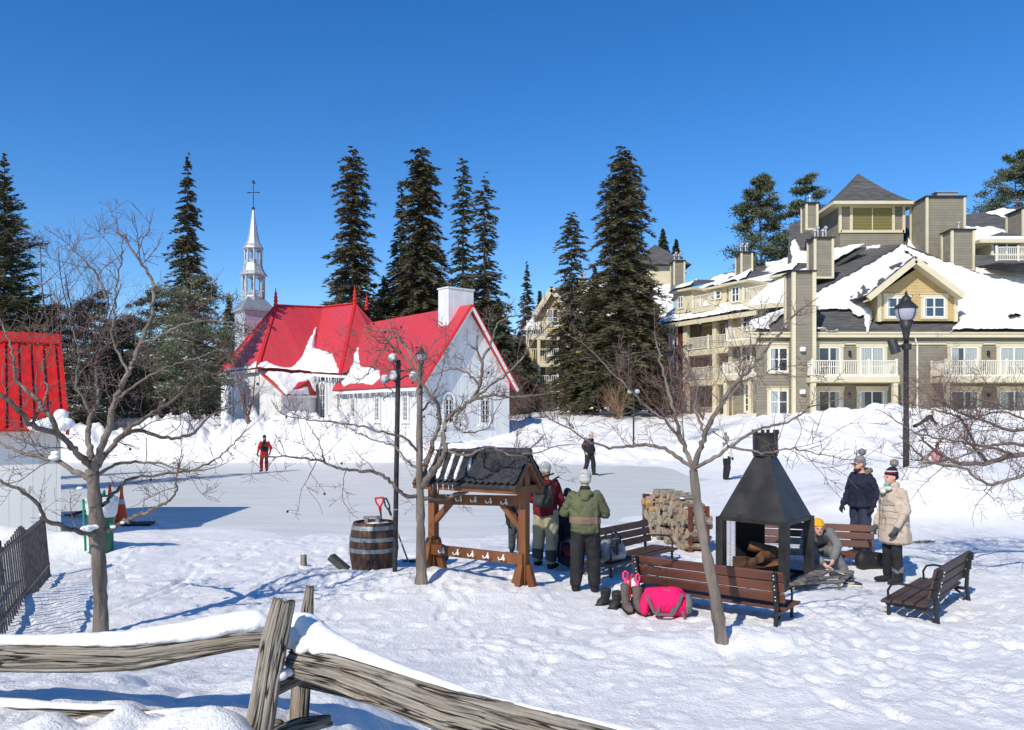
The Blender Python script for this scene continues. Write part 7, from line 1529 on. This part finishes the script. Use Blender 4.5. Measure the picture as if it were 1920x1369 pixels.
cs_ = GX(.90, 12.3); car = thing('child_carrier', 'dark infant carrier with a red blanket on the snow between the adults', 'carrier', tuple(cs_), .3)
M_navyc = cloth('dark_navy_carrier_fabric', (.012, .015, .028)); blob('shell', [[((0, .1, .15), (.17, .16, .12)), ((0, -.14, .14), (.17, .14, .1))], [((0, .2, .35), (.15, .06, .06)), ((0, .14, .2), (.17, .08, .08))]], .014, M_navyc, car)
blob('blanket', [[((0, -.1, .25), (.12, .12, .05)), ((0, .08, .3), (.11, .08, .06))]], .012, cloth('dark_red_blanket', (.20, .015, .015)), car, push=.01); m = MB(); m.tube([(-.17, 0, .2), (-.16, -.02, .42), (0, -.03, .5), (.16, -.02, .42), (.17, 0, .2)], .015, 7); m.build('handle', M_rub, car, local=True)
bk_ = GX(-1.22, 12.7); pk_ = thing('backpack', 'black backpack lying in the snow behind the middle apple trunk', 'backpack', tuple(bk_)); blob('body', [[((-.18, 0, .12), (.08, .1, .12)), ((.1, 0, .16), (.13, .1, .16))]], .014, M_rub, pk_, push=.01); blob('pocket', [[((-.02, -.12, .12), (.08, .04, .1)), ((.1, -.12, .12), (.08, .04, .1))]], .012, M_greyf, pk_)
gbg = GX(5.45, 12.1); t = thing('black_bag', 'black bag on the snow under the right end of the bench behind the fireplace', 'bag', tuple(gbg)); blob('body', [[((-.16, 0, .13), (.1, .1, .13)), ((.12, .05, .12), (.12, .1, .12))], [((-.1, .05, .26), (.07, .06, .04))]], .014, M_rub, t, push=.015)
tw = thing('fallen_twig', 'small green conifer sprig lying on the snow behind the beige coat', 'twig', tuple(G(1722, 1022))); m = MB(); o_ = Vector(tw.location); m.tube([o_ + Vector((-.3, 0, .02)), o_ + Vector((.1, .05, .03)), o_ + Vector((.25, .1, .04))], .008, 5); rs = random.Random(1)
for k in range(50): a = o_ + Vector((rs.uniform(-.05, .28), rs.uniform(-.02, .12), .03)); m.tube([a, a + Vector((rs.uniform(-.03, .1), rs.uniform(-.08, .08), rs.uniform(0, .05)))], [.006, .002], 4)
m.build('sprig', M_needle2, tw)
# ================= PEOPLE =================
M_skin = mat('skin', (.62, .34, .24), .55, spec=.3); M_skinr = mat('rosy_skin', (.68, .36, .28), .55, spec=.3)
M_eye = mat('dark_eye', (.03, .02, .02), .3)
DEF = dict(hipL=(.095, 0, .92), hipR=(-.095, 0, .92), kneeL=(.105, -.03, .50), kneeR=(-.105, -.03, .50), ankL=(.11, .02, .10), ankR=(-.11, .02, .10),
           shL=(.17, 0, 1.385), shR=(-.17, 0, 1.385), elL=(.235, .03, 1.13), elR=(-.235, .03, 1.13), haL=(.23, -.07, .90), haR=(-.23, -.07, .90),
           pel=(0, .01, .93), waist=(0, .005, 1.08), chest=(0, 0, 1.27), neck=(0, .01, 1.46), head=(0, -.015, 1.60))
def hand_chains(w_, d, side, r=.011, curl=.5):
    """palm + four unequal bent fingers + thumb; w_ wrist, d unit dir of the hand"""
    w_ = Vector(w_); d = Vector(d).normalized(); s_ = d.cross(Vector((1, 0, 0)) if abs(d.x) < .9 else Vector((0, 0, 1))).normalized(); n = d.cross(s_) * (1 if side > 0 else -1)
    pc = w_ + d * .05; ch = [[(tuple(w_), (.026, .026, .026)), (tuple(pc + s_ * .0), (.03, .03, .03)), (tuple(w_ + d * .08), (.028, .028, .022))]]
    for i, (o, L_) in enumerate(((-.033, .062), (-.011, .074), (.011, .070), (.031, .055))):
        a = w_ + d * .085 + s_ * o; b = a + d * L_ * .5 + n * L_ * .12 * curl * 2; c = b + (d * (1 - curl) + n * curl).normalized() * L_ * .5
        ch.append([(tuple(a), r), (tuple(b), r * .95), (tuple(c), r * .85)])
    a = w_ + d * .03 - s_ * .03; b = a + (d * .6 - s_ * .8).normalized() * .035 + n * .01; ch.append([(tuple(a), r * 1.15), (tuple(b), r * 1.05), (tuple(b + (d * .9 - s_ * .2 + n * .4).normalized() * .03), r * .9)]); return ch
def person(label, loc, rz, H, pose=None, jacket=None, legs=None, boots=None, gloves=None, hat=None, pom=None, long=0, bulk=1.0, legb=1.0, group=None, vox=.014, collar=None, hair=None, look=0, hood=None, fur=None, skates=False, cut=None, hatband=None, face=True, push=.017):
    s = H / 1.72; J = dict(DEF); J.update(pose or {}); J = {k: Vector(v) for k, v in J.items()}
    t = thing('person', label, 'person', tuple(loc), rz, group=group)
    S = lambda v: tuple(Vector(v) * s); rr_ = lambda *a: tuple(x * s for x in a)
    hd = J['head']; Rl = Matrix.Rotation(look, 3, 'Z'); fo = lambda x, y, z: tuple((hd + Rl @ Vector((x, y, z))) * s)
    dirs = {}
    for k in 'LR': dirs[k] = (J['ha' + k] - J['el' + k]).normalized()
    ch = [[(fo(0, .01, .03), rr_(.078, .092, .085)), (fo(0, -.02, -.05), rr_(.06, .07, .065))], [(fo(0, -.045, -.085), rr_(.035, .035, .028)), (fo(0, -.02, -.05), rr_(.058, .06, .05))],
          [(fo(0, -.098, .0), rr_(.009, .012, .012)), (fo(0, -.108, -.022), rr_(.013, .014, .012)), (fo(0, -.09, .015), rr_(.008, .008, .008))], [(fo(.075, .01, -.005), rr_(.012, .018, .03))], [(fo(-.075, .01, -.005), rr_(.012, .018, .03))],
          [(fo(0, -.088, -.053), rr_(.024, .008, .006))], [(fo(-.03, -.085, .022), rr_(.022, .012, .008)), (fo(.03, -.085, .022), rr_(.022, .012, .008))],
          [(S(J['neck']), rr_(.055, .06, .06)), (fo(0, .02, -.05), rr_(.05, .055, .05))],
          [(S(J['neck']), rr_(.07, .07, .05)), (S(J['chest']), rr_(.13, .09, .12)), (S(J['waist']), rr_(.12, .09, .1)), (S(J['pel']), rr_(.13, .09, .09))]]
    for k in 'LR':
        ch.append([(S(J['sh' + k]), rr_(.05, .05, .05)), (S(J['el' + k]), .036 * s), (S(J['ha' + k]), .026 * s)]); ch.append([(S(J['hip' + k]), .075 * s), (S(J['knee' + k]), .052 * s), (S(J['ank' + k]), .038 * s)])
        if not gloves: ch += [[(tuple(Vector(c) * 1), r) for c, r in q] for q in hand_chains(J['ha' + k] * s, dirs[k], 1 if k == 'L' else -1)]
    body = blob('body', ch, min(vox, .010) if face else vox, M_skin, t, smooth_it=1)
    if face:
        for q in (-1, 1): m = MB(); m.ball(fo(q * .03, -.088, .004), .0085 * s, 8, 6); m.build('eye', M_eye, body, smooth=True, local=True)
        m = MB(); m.ball(fo(0, -.094, -.053), rr_(.02, .006, .0045), 8, 5); m.build('mouth', mat('lip', (.42, .13, .11), .5), body, smooth=True, local=True)
    b = bulk; jm = jacket
    ch = [[(S(J['neck'] + Vector((0, 0, -.03))), rr_(.085, .085, .05)), (S((J['shL'] + J['shR']) / 2 * .6 + J['chest'] * .4), rr_(.185 * b, .115 * b, .09)), (S(J['chest']), rr_(.19 * b, .135 * b, .11)), (S(J['waist']), rr_(.185 * b, .14 * b, .1)), (S(J['pel'] + Vector((0, 0, .0))), rr_(.19 * b, .145 * b, .10)), (S(J['pel'] + Vector((0, 0, -.055))), rr_(.198 * b, .152 * b, .035))]]
    if long: ch.append([(S(J['pel']), rr_(.2 * b, .15 * b, .1)), (S(J['pel'] + Vector((0, .01, -long))), rr_(.215 * b, .17 * b, .05))])
    for k in 'LR':
        el = J['el' + k]; ha = J['ha' + k]; ch.append([(S(J['sh' + k]), rr_(.072, .08, .078)), (S(el), rr_(.068, .068, .068)), (S(ha - dirs[k] * .03), rr_(.052, .052, .052))])
    jo = blob('jacket', ch, vox, jm, t, push=push)
    lc = []
    for k in 'LR': g_ = legb; lc.append([(S(J['hip' + k]), rr_(.105 * g_, .11 * g_, .1)), (S(J['knee' + k]), rr_(.078 * g_, .082 * g_, .08)), (S(J['ank' + k] + Vector((0, 0, .03))), rr_(.068 * g_, .075 * g_, .05))])
    lc.append([(S(J['pel']), rr_(.15, .12, .08)), (S((J['hipL'] + J['hipR']) / 2), rr_(.15, .12, .07))]); tr_ = blob('trousers', lc, vox, legs, t, push=push)
    for k in 'LR':
        a = J['ank' + k]; fdir = Matrix.Rotation(.15 if k == 'L' else -.15, 3, 'Z') @ Vector((0, -1, 0)); 
        bo = blob('boot', [[(S(a + Vector((0, 0, .06))), rr_(.05, .055, .05)), (S(a + Vector((0, .015, -.045))), rr_(.058, .065, .048)), (S(a + fdir * .1 + Vector((0, 0, -.05))), rr_(.055, .055, .042)), (S(a + fdir * .17 + Vector((0, 0, -.055))), rr_(.048, .05, .034))]], min(vox, .012), boots or M_blk, t, push=.004)
        if skates: m = MB(); m.bar(S(a + Vector((0, .06, -.105))), S(a + fdir * .2 + Vector((0, 0, -.105))), .012, .04); m.build('skate_blade', M_hook, bo, local=True)
        if gloves: blob('glove', [[(tuple(Vector(c)), r * 1.25 if not isinstance(r, tuple) else tuple(x * 1.2 for x in r)) for c, r in q] for q in hand_chains(J['ha' + k] * s, dirs[k], 1 if k == 'L' else -1, curl=.55)], .0075, gloves, t, smooth_it=2)
    if hair: blob('hair', [[(fo(0, .03, -.02), rr_(.088, .085, .09)), (fo(0, .055, -.13), rr_(.075, .05, .09)), (fo(.0, .06, -.22), rr_(.06, .035, .06))]], .012, hair, t, push=.006)
    if hat:
        ho = blob('hat', [[(fo(0, .015, .055), rr_(.094, .105, .05)), (fo(0, .02, .095), rr_(.086, .096, .05)), (fo(0, .03, .12), rr_(.062, .072, .042))], [(fo(0, .05, .0), rr_(.085, .07, .05)), (fo(0, .015, .06), rr_(.09, .1, .04))]], .010, hat, t, smooth_it=2, push=.003, pfreq=30)
        blob('hat_brim', [[(fo(0, .012, .045), rr_(.096, .108, .028)), (fo(0, .012, .07), rr_(.095, .107, .02))]], .009, hatband or hat, ho, smooth_it=1)
        if pom: blob('pompom', [[(fo(0, .06, .215), rr_(.058, .058, .055))]], .008, pom, ho, push=.022, pfreq=40)
    if collar: blob('collar', [[(S(J['neck'] + Vector((0, 0, -.02))), rr_(.085, .085, .035)), (S(J['neck'] + Vector((0, -.005, .04))), rr_(.082, .09, .035))]], .011, collar, t, push=.008)
    if hood: blob('hood', [[(S(J['neck'] + Vector((-.06, .09, -.03))), rr_(.06, .05, .05)), (S(J['neck'] + Vector((.06, .09, -.03))), rr_(.06, .05, .05))], [(S(J['neck'] + Vector((0, .12, -.09))), rr_(.07, .035, .06))]], .012, hood, jo, push=.012)
    if fur: blob('fur_trim', [[(S(J['neck'] + Vector((-.10, .03, .0))), rr_(.045, .05, .045)), (S(J['neck'] + Vector((-.06, .13, .02))), rr_(.045, .045, .05)), (S(J['neck'] + Vector((.06, .13, .02))), rr_(.045, .045, .05)), (S(J['neck'] + Vector((.10, .03, .0))), rr_(.045, .05, .045))]], .010, fur, jo, push=.03, pfreq=30)
    return t, body, jo, tr_, s
C_lgrey = cloth('light_grey_knit', (.50, .50, .47), (.42, .42, .40), b=60, bd=.006); C_grey = cloth('grey_knit', (.22, .22, .225), (.17, .17, .175), b=60, bd=.006); C_black = cloth('black_fabric', (.016, .016, .018), (.028, .028, .03)); C_navy = cloth('navy_jacket_fabric', (.012, .015, .03), (.02, .022, .04))
C_olive = cloth('olive_jacket_fabric', (.115, .125, .065), (.085, .092, .048)); C_tan = cloth('dull_brown_panel', (.22, .15, .105), (.17, .12, .085)); C_maroon = cloth('maroon_jacket_fabric', (.16, .012, .018), (.115, .01, .014)); C_khaki = cloth('khaki_trouser_fabric', (.40, .35, .22), (.31, .28, .18)); C_dkgrey = cloth('dark_grey_fabric', (.05, .055, .052), (.075, .08, .075))
C_beige = cloth('beige_puffer_fabric', (.52, .42, .33), (.46, .37, .29), b=10, bd=.012); C_jean = cloth('dark_jeans', (.02, .03, .055), (.04, .05, .08)); C_red = cloth('red_ski_fabric', (.62, .03, .025), (.5, .02, .02)); C_white = cloth('off_white_fabric', (.70, .69, .65), (.6, .6, .57)); C_yel = cloth('mustard_yellow_knit', (.78, .40, .015), (.70, .35, .012), b=60, bd=.006)
C_gj = cloth('mid_grey_jacket_fabric', (.20, .205, .20), (.15, .155, .15)); C_pinkc = cloth('dusty_pink_fabric', (.62, .28, .27), (.52, .23, .22)); C_fur = cloth('grey_brown_fur', (.26, .22, .19), (.12, .10, .09), b=70, bd=.02); C_hairb = mat('ginger_blond_hair', (.42, .17, .06), .6, col2=(.30, .11, .04), nscale=20); C_teal = mat('teal_face_mask', (.12, .42, .40), .7)
# man in the green jacket, back to us
g = GX(.97, 10.62)
t, body, jo, tr_, s = person('person in an olive jacket standing with back turned beside the left bench', g - UP * .03, math.pi - .1, 1.60, dict(elL=(.30, -.06, 1.13), elR=(-.30, -.04, 1.12), haL=(.16, -.26, 1.12), haR=(-.2, -.26, 1.10), kneeL=(.11, -.02, .5), kneeR=(-.12, -.02, .5), ankL=(.13, .03, .1), ankR=(-.13, .03, .1)), C_olive, C_black, C_black, None, C_lgrey, bulk=1.14, legb=1.2, hood=C_olive, collar=C_black, vox=.012)
blob('brown_panel', [[((0, .012 * s, 1.08 * s), (.222 * s, .168 * s, .035 * s)), ((0, .012 * s, .99 * s), (.226 * s, .17 * s, .035 * s))]], .012, C_tan, jo, push=.008)
# woman in maroon with black bag
g = GX(.52, 12.5)
t, body, jo, tr_, s = person('person in maroon jacket and khaki trousers with a black bag on the back', g - UP * .02, math.pi - .45, 1.64, dict(elL=(.26, -.02, 1.12), haL=(.2, -.24, 1.0), elR=(-.27, .0, 1.13), haR=(-.2, -.22, 1.0), ankL=(.15, -.02, .1), ankR=(-.14, .1, .1), kneeL=(.13, -.04, .5), kneeR=(-.13, .02, .5), head=(0, -.03, 1.58)), C_maroon, C_khaki, C_black, C_black, C_lgrey, bulk=1.12, legb=1.25, hair=C_hairb, vox=.012)
for k in (-1, 1): blob('trouser_hem', [[((k * .14 * s, (.04 - k * .05) * s, .3 * s), (.098 * s, .10 * s, .03)), ((k * .145 * s, (.04 - k * .06) * s, .14 * s), (.095 * s, .10 * s, .04))]], .012, C_dkgrey, tr_)
M_ = t; sb_ = thing('shoulder_bag', 'boxy black leather bag hanging on the back of the maroon jacket', 'bag', (.47, 12.14, 1.20), -.35)
blob('body', [[((-.1, 0, -.12), (.06, .06, .07)), ((.1, 0, -.12), (.06, .06, .07))], [((-.1, 0, .1), (.06, .05, .05)), ((.1, 0, .1), (.06, .05, .05))], [((-.1, 0, -.12), (.06, .06, .07)), ((-.1, 0, .1), (.06, .05, .05))], [((.1, 0, -.12), (.06, .06, .07)), ((.1, 0, .1), (.06, .05, .05))], [((0, 0, -.12), (.06, .06, .07)), ((0, 0, .1), (.06, .05, .05))]], .011, M_blk, sb_)
m = MB(); m.tube([(-.1, .03, .14), (-.02, .1, .26), (.12, .18, .31)], .014, 6); m.tube([(.1, .03, .14), (.16, .12, .24), (.2, .18, .26)], .014, 6); m.box((0, -.065, .06), (.2, .012, .08)); m.build('strap', M_rub, sb_, local=True)
# child behind the rack
g = GX(.07, 13.5)
t, body, jo, tr_, s = person('child in a red and black snowsuit behind the right post of the rack', g, .1, 1.12, dict(head=(0, -.02, 1.56)), C_black, C_dkgrey, C_black, C_black, cloth('white_black_knit', (.7, .7, .68), (.05, .05, .05)), C_black, bulk=1.2, legb=1.2, vox=.012)
blob('red_yoke', [[((0, 0, 1.39 * s), (.2 * s, .14 * s, .05)), ((0, 0, 1.26 * s), (.23 * s, .165 * s, .05))]], .012, C_red, jo, push=.006); blob('pale_panel', [[((0, 0, 1.02 * s), (.225 * s, .168 * s, .04)), ((0, 0, .95 * s), (.22 * s, .17 * s, .04))]], .012, cloth('black_white_print', (.5, .5, .5), (.03, .03, .03)), jo, push=.006)
# navy child bending at the carrier, half hidden between the two adults
g = GX(.84, 12.75); person('person in dark navy half hidden between the maroon and the olive jackets', g, math.pi * .75, 1.25, dict(head=(0, -.12, 1.50), neck=(0, -.07, 1.38), chest=(0, -.05, 1.2), shL=(.17, -.06, 1.33), shR=(-.17, -.06, 1.33), elL=(.22, -.15, 1.08), haL=(.15, -.3, .95), elR=(-.22, -.15, 1.08), haR=(-.15, -.3, .95)), C_navy, C_navy, C_black, C_black, C_navy, bulk=1.15, vox=.014)
# skaters on the rink
g = Vector((3.15, 32.6, .03))
person('skater in dark jacket and pale hat leaning forward on the far ice', g, .75, 1.80, dict(head=(0, -.10, 1.57), neck=(0, -.05, 1.45), elL=(.27, .06, 1.14), haL=(.26, -.05, .93), elR=(-.27, .08, 1.14), haR=(-.24, -.02, .93), ankL=(.1, -.14, .11), kneeL=(.1, -.12, .5), ankR=(-.1, .16, .11), kneeR=(-.1, .02, .5)), C_black, C_black, C_black, None, cloth('pale_pinkish_knit', (.6, .47, .42)), bulk=1.15, legb=1.1, skates=True, vox=.018)
g = Vector((8.07, 30.1, .03))
person('skater in white jacket and black trousers left of the fireplace chimney', g, 1.9, 1.66, dict(ankL=(.09, .02, .11), ankR=(-.09, .04, .11), elL=(.24, .0, 1.12), haL=(.22, -.12, .92), elR=(-.24, .02, 1.12), haR=(-.22, -.1, .92)), C_white, C_black, C_black, C_black, C_grey, C_grey, bulk=1.0, hood=C_grey, skates=True, vox=.018)
g = Vector((-10.8, 34.9, .03))
t, body, jo, tr_, s = person('skater in red with black vest and hat before the far snowbank', g, .05, 1.58, dict(elL=(.3, .04, 1.14), haL=(.27, -.03, .93), elR=(-.28, .04, 1.12), haR=(-.31, -.02, .9), ankL=(.09, .06, .11), ankR=(-.11, -.1, .11), kneeR=(-.11, -.12, .5)), C_red, C_red, C_dkgrey, C_black, C_black, None, bulk=1.05, vox=.018, collar=C_black, hair=C_black)
blob('vest', [[((0, 0, 1.38 * s), (.15 * s, .13 * s, .05)), ((0, 0, 1.2 * s), (.195 * s, .155 * s, .1)), ((0, 0, .98 * s), (.2 * s, .16 * s, .07))]], .016, C_black, jo)
for k in (-1, 1): blob('knee_patch', [[((k * .105 * s, (-.05 if k > 0 else -.11) * s, .46 * s), (.085 * s, .085 * s, .06))]], .016, C_black, tr_)
# man in navy and woman in beige at the right
g = GX(5.85, 13.4)
t, body, jo, tr_, s = person('person in navy parka with fur hood and grey pompom hat', g, -1.15, 1.64, dict(elL=(.29, .06, 1.12), haL=(.27, -.03, .88), elR=(-.28, .0, 1.13), haR=(-.27, -.15, .88), head=(0, -.05, 1.60), chest=(0, -.03, 1.27)), C_navy, C_jean, C_black, C_black, C_grey, C_grey, long=.06, bulk=1.28, legb=1.15, fur=C_fur, look=-.25, vox=.012)
m = MB(); m.lathe([(.0, .004), (.035, .004), (.035, 0)], (-.262 * s, -.02, 1.33 * s), 14, ax=(-1, -.2, .2)); m.build('arm_badge', mat('grey_badge', (.35, .38, .42), .6), jo, local=True)
m = MB(); hd_ = Vector((0, -.05, 1.6)) * s
for q in (-1, 1): m.box(hd_ + Matrix.Rotation(-.25, 3, 'Z') @ Vector((q * .035, -.104, .006)), (.05, .008, .034), -.25, bev=.003)
m.bar(hd_ + Vector((-.09, -.05, .012)), hd_ + Vector((-.075, .03, .012)), .006, .012); m.build('sunglasses', M_eye, body, local=True)
blob('beard', [[(tuple(hd_ + Matrix.Rotation(-.25, 3, 'Z') @ Vector((0, -.06, -.095))), (.05, .045, .03)), (tuple(hd_ + Matrix.Rotation(-.25, 3, 'Z') @ Vector((0, -.02, -.075))), (.064, .05, .03))]], .009, mat('dark_beard', (.05, .03, .022), .9), body)
g = GX(5.40, 11.32)
t, body, jo, tr_, s = person('person in a long beige puffer coat and striped navy pompom hat', g, -1.35, 1.60, dict(elL=(.25, .02, 1.12), haL=(.24, -.14, .86), elR=(-.25, .0, 1.12), haR=(-.24, -.12, .86), head=(0, -.05, 1.60), ankL=(.08, .02, .1), ankR=(-.08, -.04, .1), kneeL=(.09, -.02, .5), kneeR=(-.08, -.04, .5)), C_beige, C_black, C_black, C_dkgrey, C_navy, C_fur, long=.30, bulk=1.28, legb=.92, look=.0, vox=.012, collar=C_beige, push=.016)
ho = [o for o in t.children if o.name.startswith('hat')][0]; hd_ = Vector((0, -.05, 1.6)) * s
for z, c in ((.052, M_trim), (.066, mat('red_knit_stripe', (.55, .03, .04), .8)), (.080, M_trim)):
    blob('hat_stripe', [[(tuple(hd_ + Vector((0, .012, z + .008))), (.0965 * s, .109 * s, .012))]], .007, c, ho, smooth_it=0)
blob('face_mask', [[(tuple(hd_ + Vector((0, -.07, -.1))), (.045, .04, .028))]], .008, C_teal, body); blob('scarf', [[(tuple(hd_ + Vector((-.05, -.1, -.17))), (.05, .05, .03)), (tuple(hd_ + Vector((.06, -.08, -.15))), (.05, .05, .035))], [(tuple(hd_ + Vector((0, -.13, -.2))), (.05, .04, .035))]], .010, cloth('pale_green_scarf', (.55, .6, .48)), jo)
for k in 'LR':
    a = DEF['ank' + k]; blob('boot_cuff', [[((a[0] * .75 * s, a[1] * s, .24 * s), (.07 * s, .08 * s, .04)), ((a[0] * .75 * s, a[1] * s, .17 * s), (.068 * s, .075 * s, .03))]], .011, cloth('grey_fur_cuff', (.12, .12, .115), (.2, .2, .19), b=50, bd=.01), tr_, push=.012, pfreq=20)
# quilting seams of the coat
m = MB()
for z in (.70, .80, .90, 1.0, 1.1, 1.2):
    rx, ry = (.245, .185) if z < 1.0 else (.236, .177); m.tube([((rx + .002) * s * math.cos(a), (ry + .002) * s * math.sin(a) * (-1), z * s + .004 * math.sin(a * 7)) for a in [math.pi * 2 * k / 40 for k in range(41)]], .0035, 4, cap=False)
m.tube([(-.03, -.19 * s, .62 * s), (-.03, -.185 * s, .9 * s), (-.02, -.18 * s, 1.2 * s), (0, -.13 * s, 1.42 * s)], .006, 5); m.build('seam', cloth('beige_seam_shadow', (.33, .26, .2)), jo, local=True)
# seated person, yellow hat, tying skates
g = Vector((4.66, 12.32, -.2)); z0 = .0
sp = dict(pel=(0, .10, .55), hipL=(.1, .06, .55), hipR=(-.1, .06, .55), waist=(0, .04, .70), chest=(0, -.16, .80), neck=(0, -.30, .90), head=(-.03, -.42, .97), shL=(.18, -.25, .88), shR=(-.18, -.25, .88), kneeL=(.2, -.36, .60), kneeR=(-.12, -.38, .62), ankL=(.36, -.36, .29), ankR=(-.12, -.5, .3), elL=(.27, -.38, .70), haL=(.16, -.54, .50), elR=(-.25, -.40, .7), haR=(-.0, -.58, .45))
t, body, jo, tr_, s = person('person in grey with mustard yellow hat sitting bent over behind the fireplace', g, -.15, 1.62, sp, C_gj, cloth('grey_trouser_fabric', (.17, .17, .175), (.13, .13, .135)), C_black, None, C_yel, None, bulk=1.15, legb=1.15, vox=.011, collar=C_dkgrey)
person('child in dark clothes climbing on the snowbank right of the tall street lantern', GX(px_x(1738, 38), 38, .15), .9, 1.3, dict(pel=(0, .15, .45), hipL=(.1, .2, .42), hipR=(-.1, .2, .42), kneeL=(.12, .45, .25), kneeR=(-.12, .4, .22), ankL=(.12, .75, .12), ankR=(-.12, .72, .1), waist=(0, .05, .52), chest=(0, -.12, .66), neck=(0, -.27, .80), head=(0, -.36, .92), shL=(.17, -.2, .76), shR=(-.17, -.2, .76), elL=(.25, -.3, .5), haL=(.22, -.45, .35), elR=(-.25, -.3, .5), haR=(-.22, -.45, .35)), C_black, C_black, C_black, C_black, C_grey, None, bulk=1.1, vox=.02, face=False)
pkp = GX(px_x(1757, 25.5), 25.5); rowc = horizon_row(1757, 12, 24); person('child in dusty pink jacket half hidden behind a snow mound', Vector((pkp.x, pkp.y, pz(rowc, 25.5) - .62)), -.5, 1.15, dict(elR=(-.38, -.05, 1.2), haR=(-.55, -.1, 1.1)), C_pinkc, C_pinkc, C_black, C_black, C_black, C_black, bulk=1.2, vox=.018)
person('far small figure in dark clothes walking behind the left apple tree', GX(px_x(305, 47), 47, .0), 1.2, 1.5, dict(head=(0, -.14, 1.52), neck=(0, -.1, 1.42), chest=(0, -.08, 1.25)), C_dkgrey, C_black, C_black, C_black, C_black, None, bulk=1.2, vox=.025, face=False)
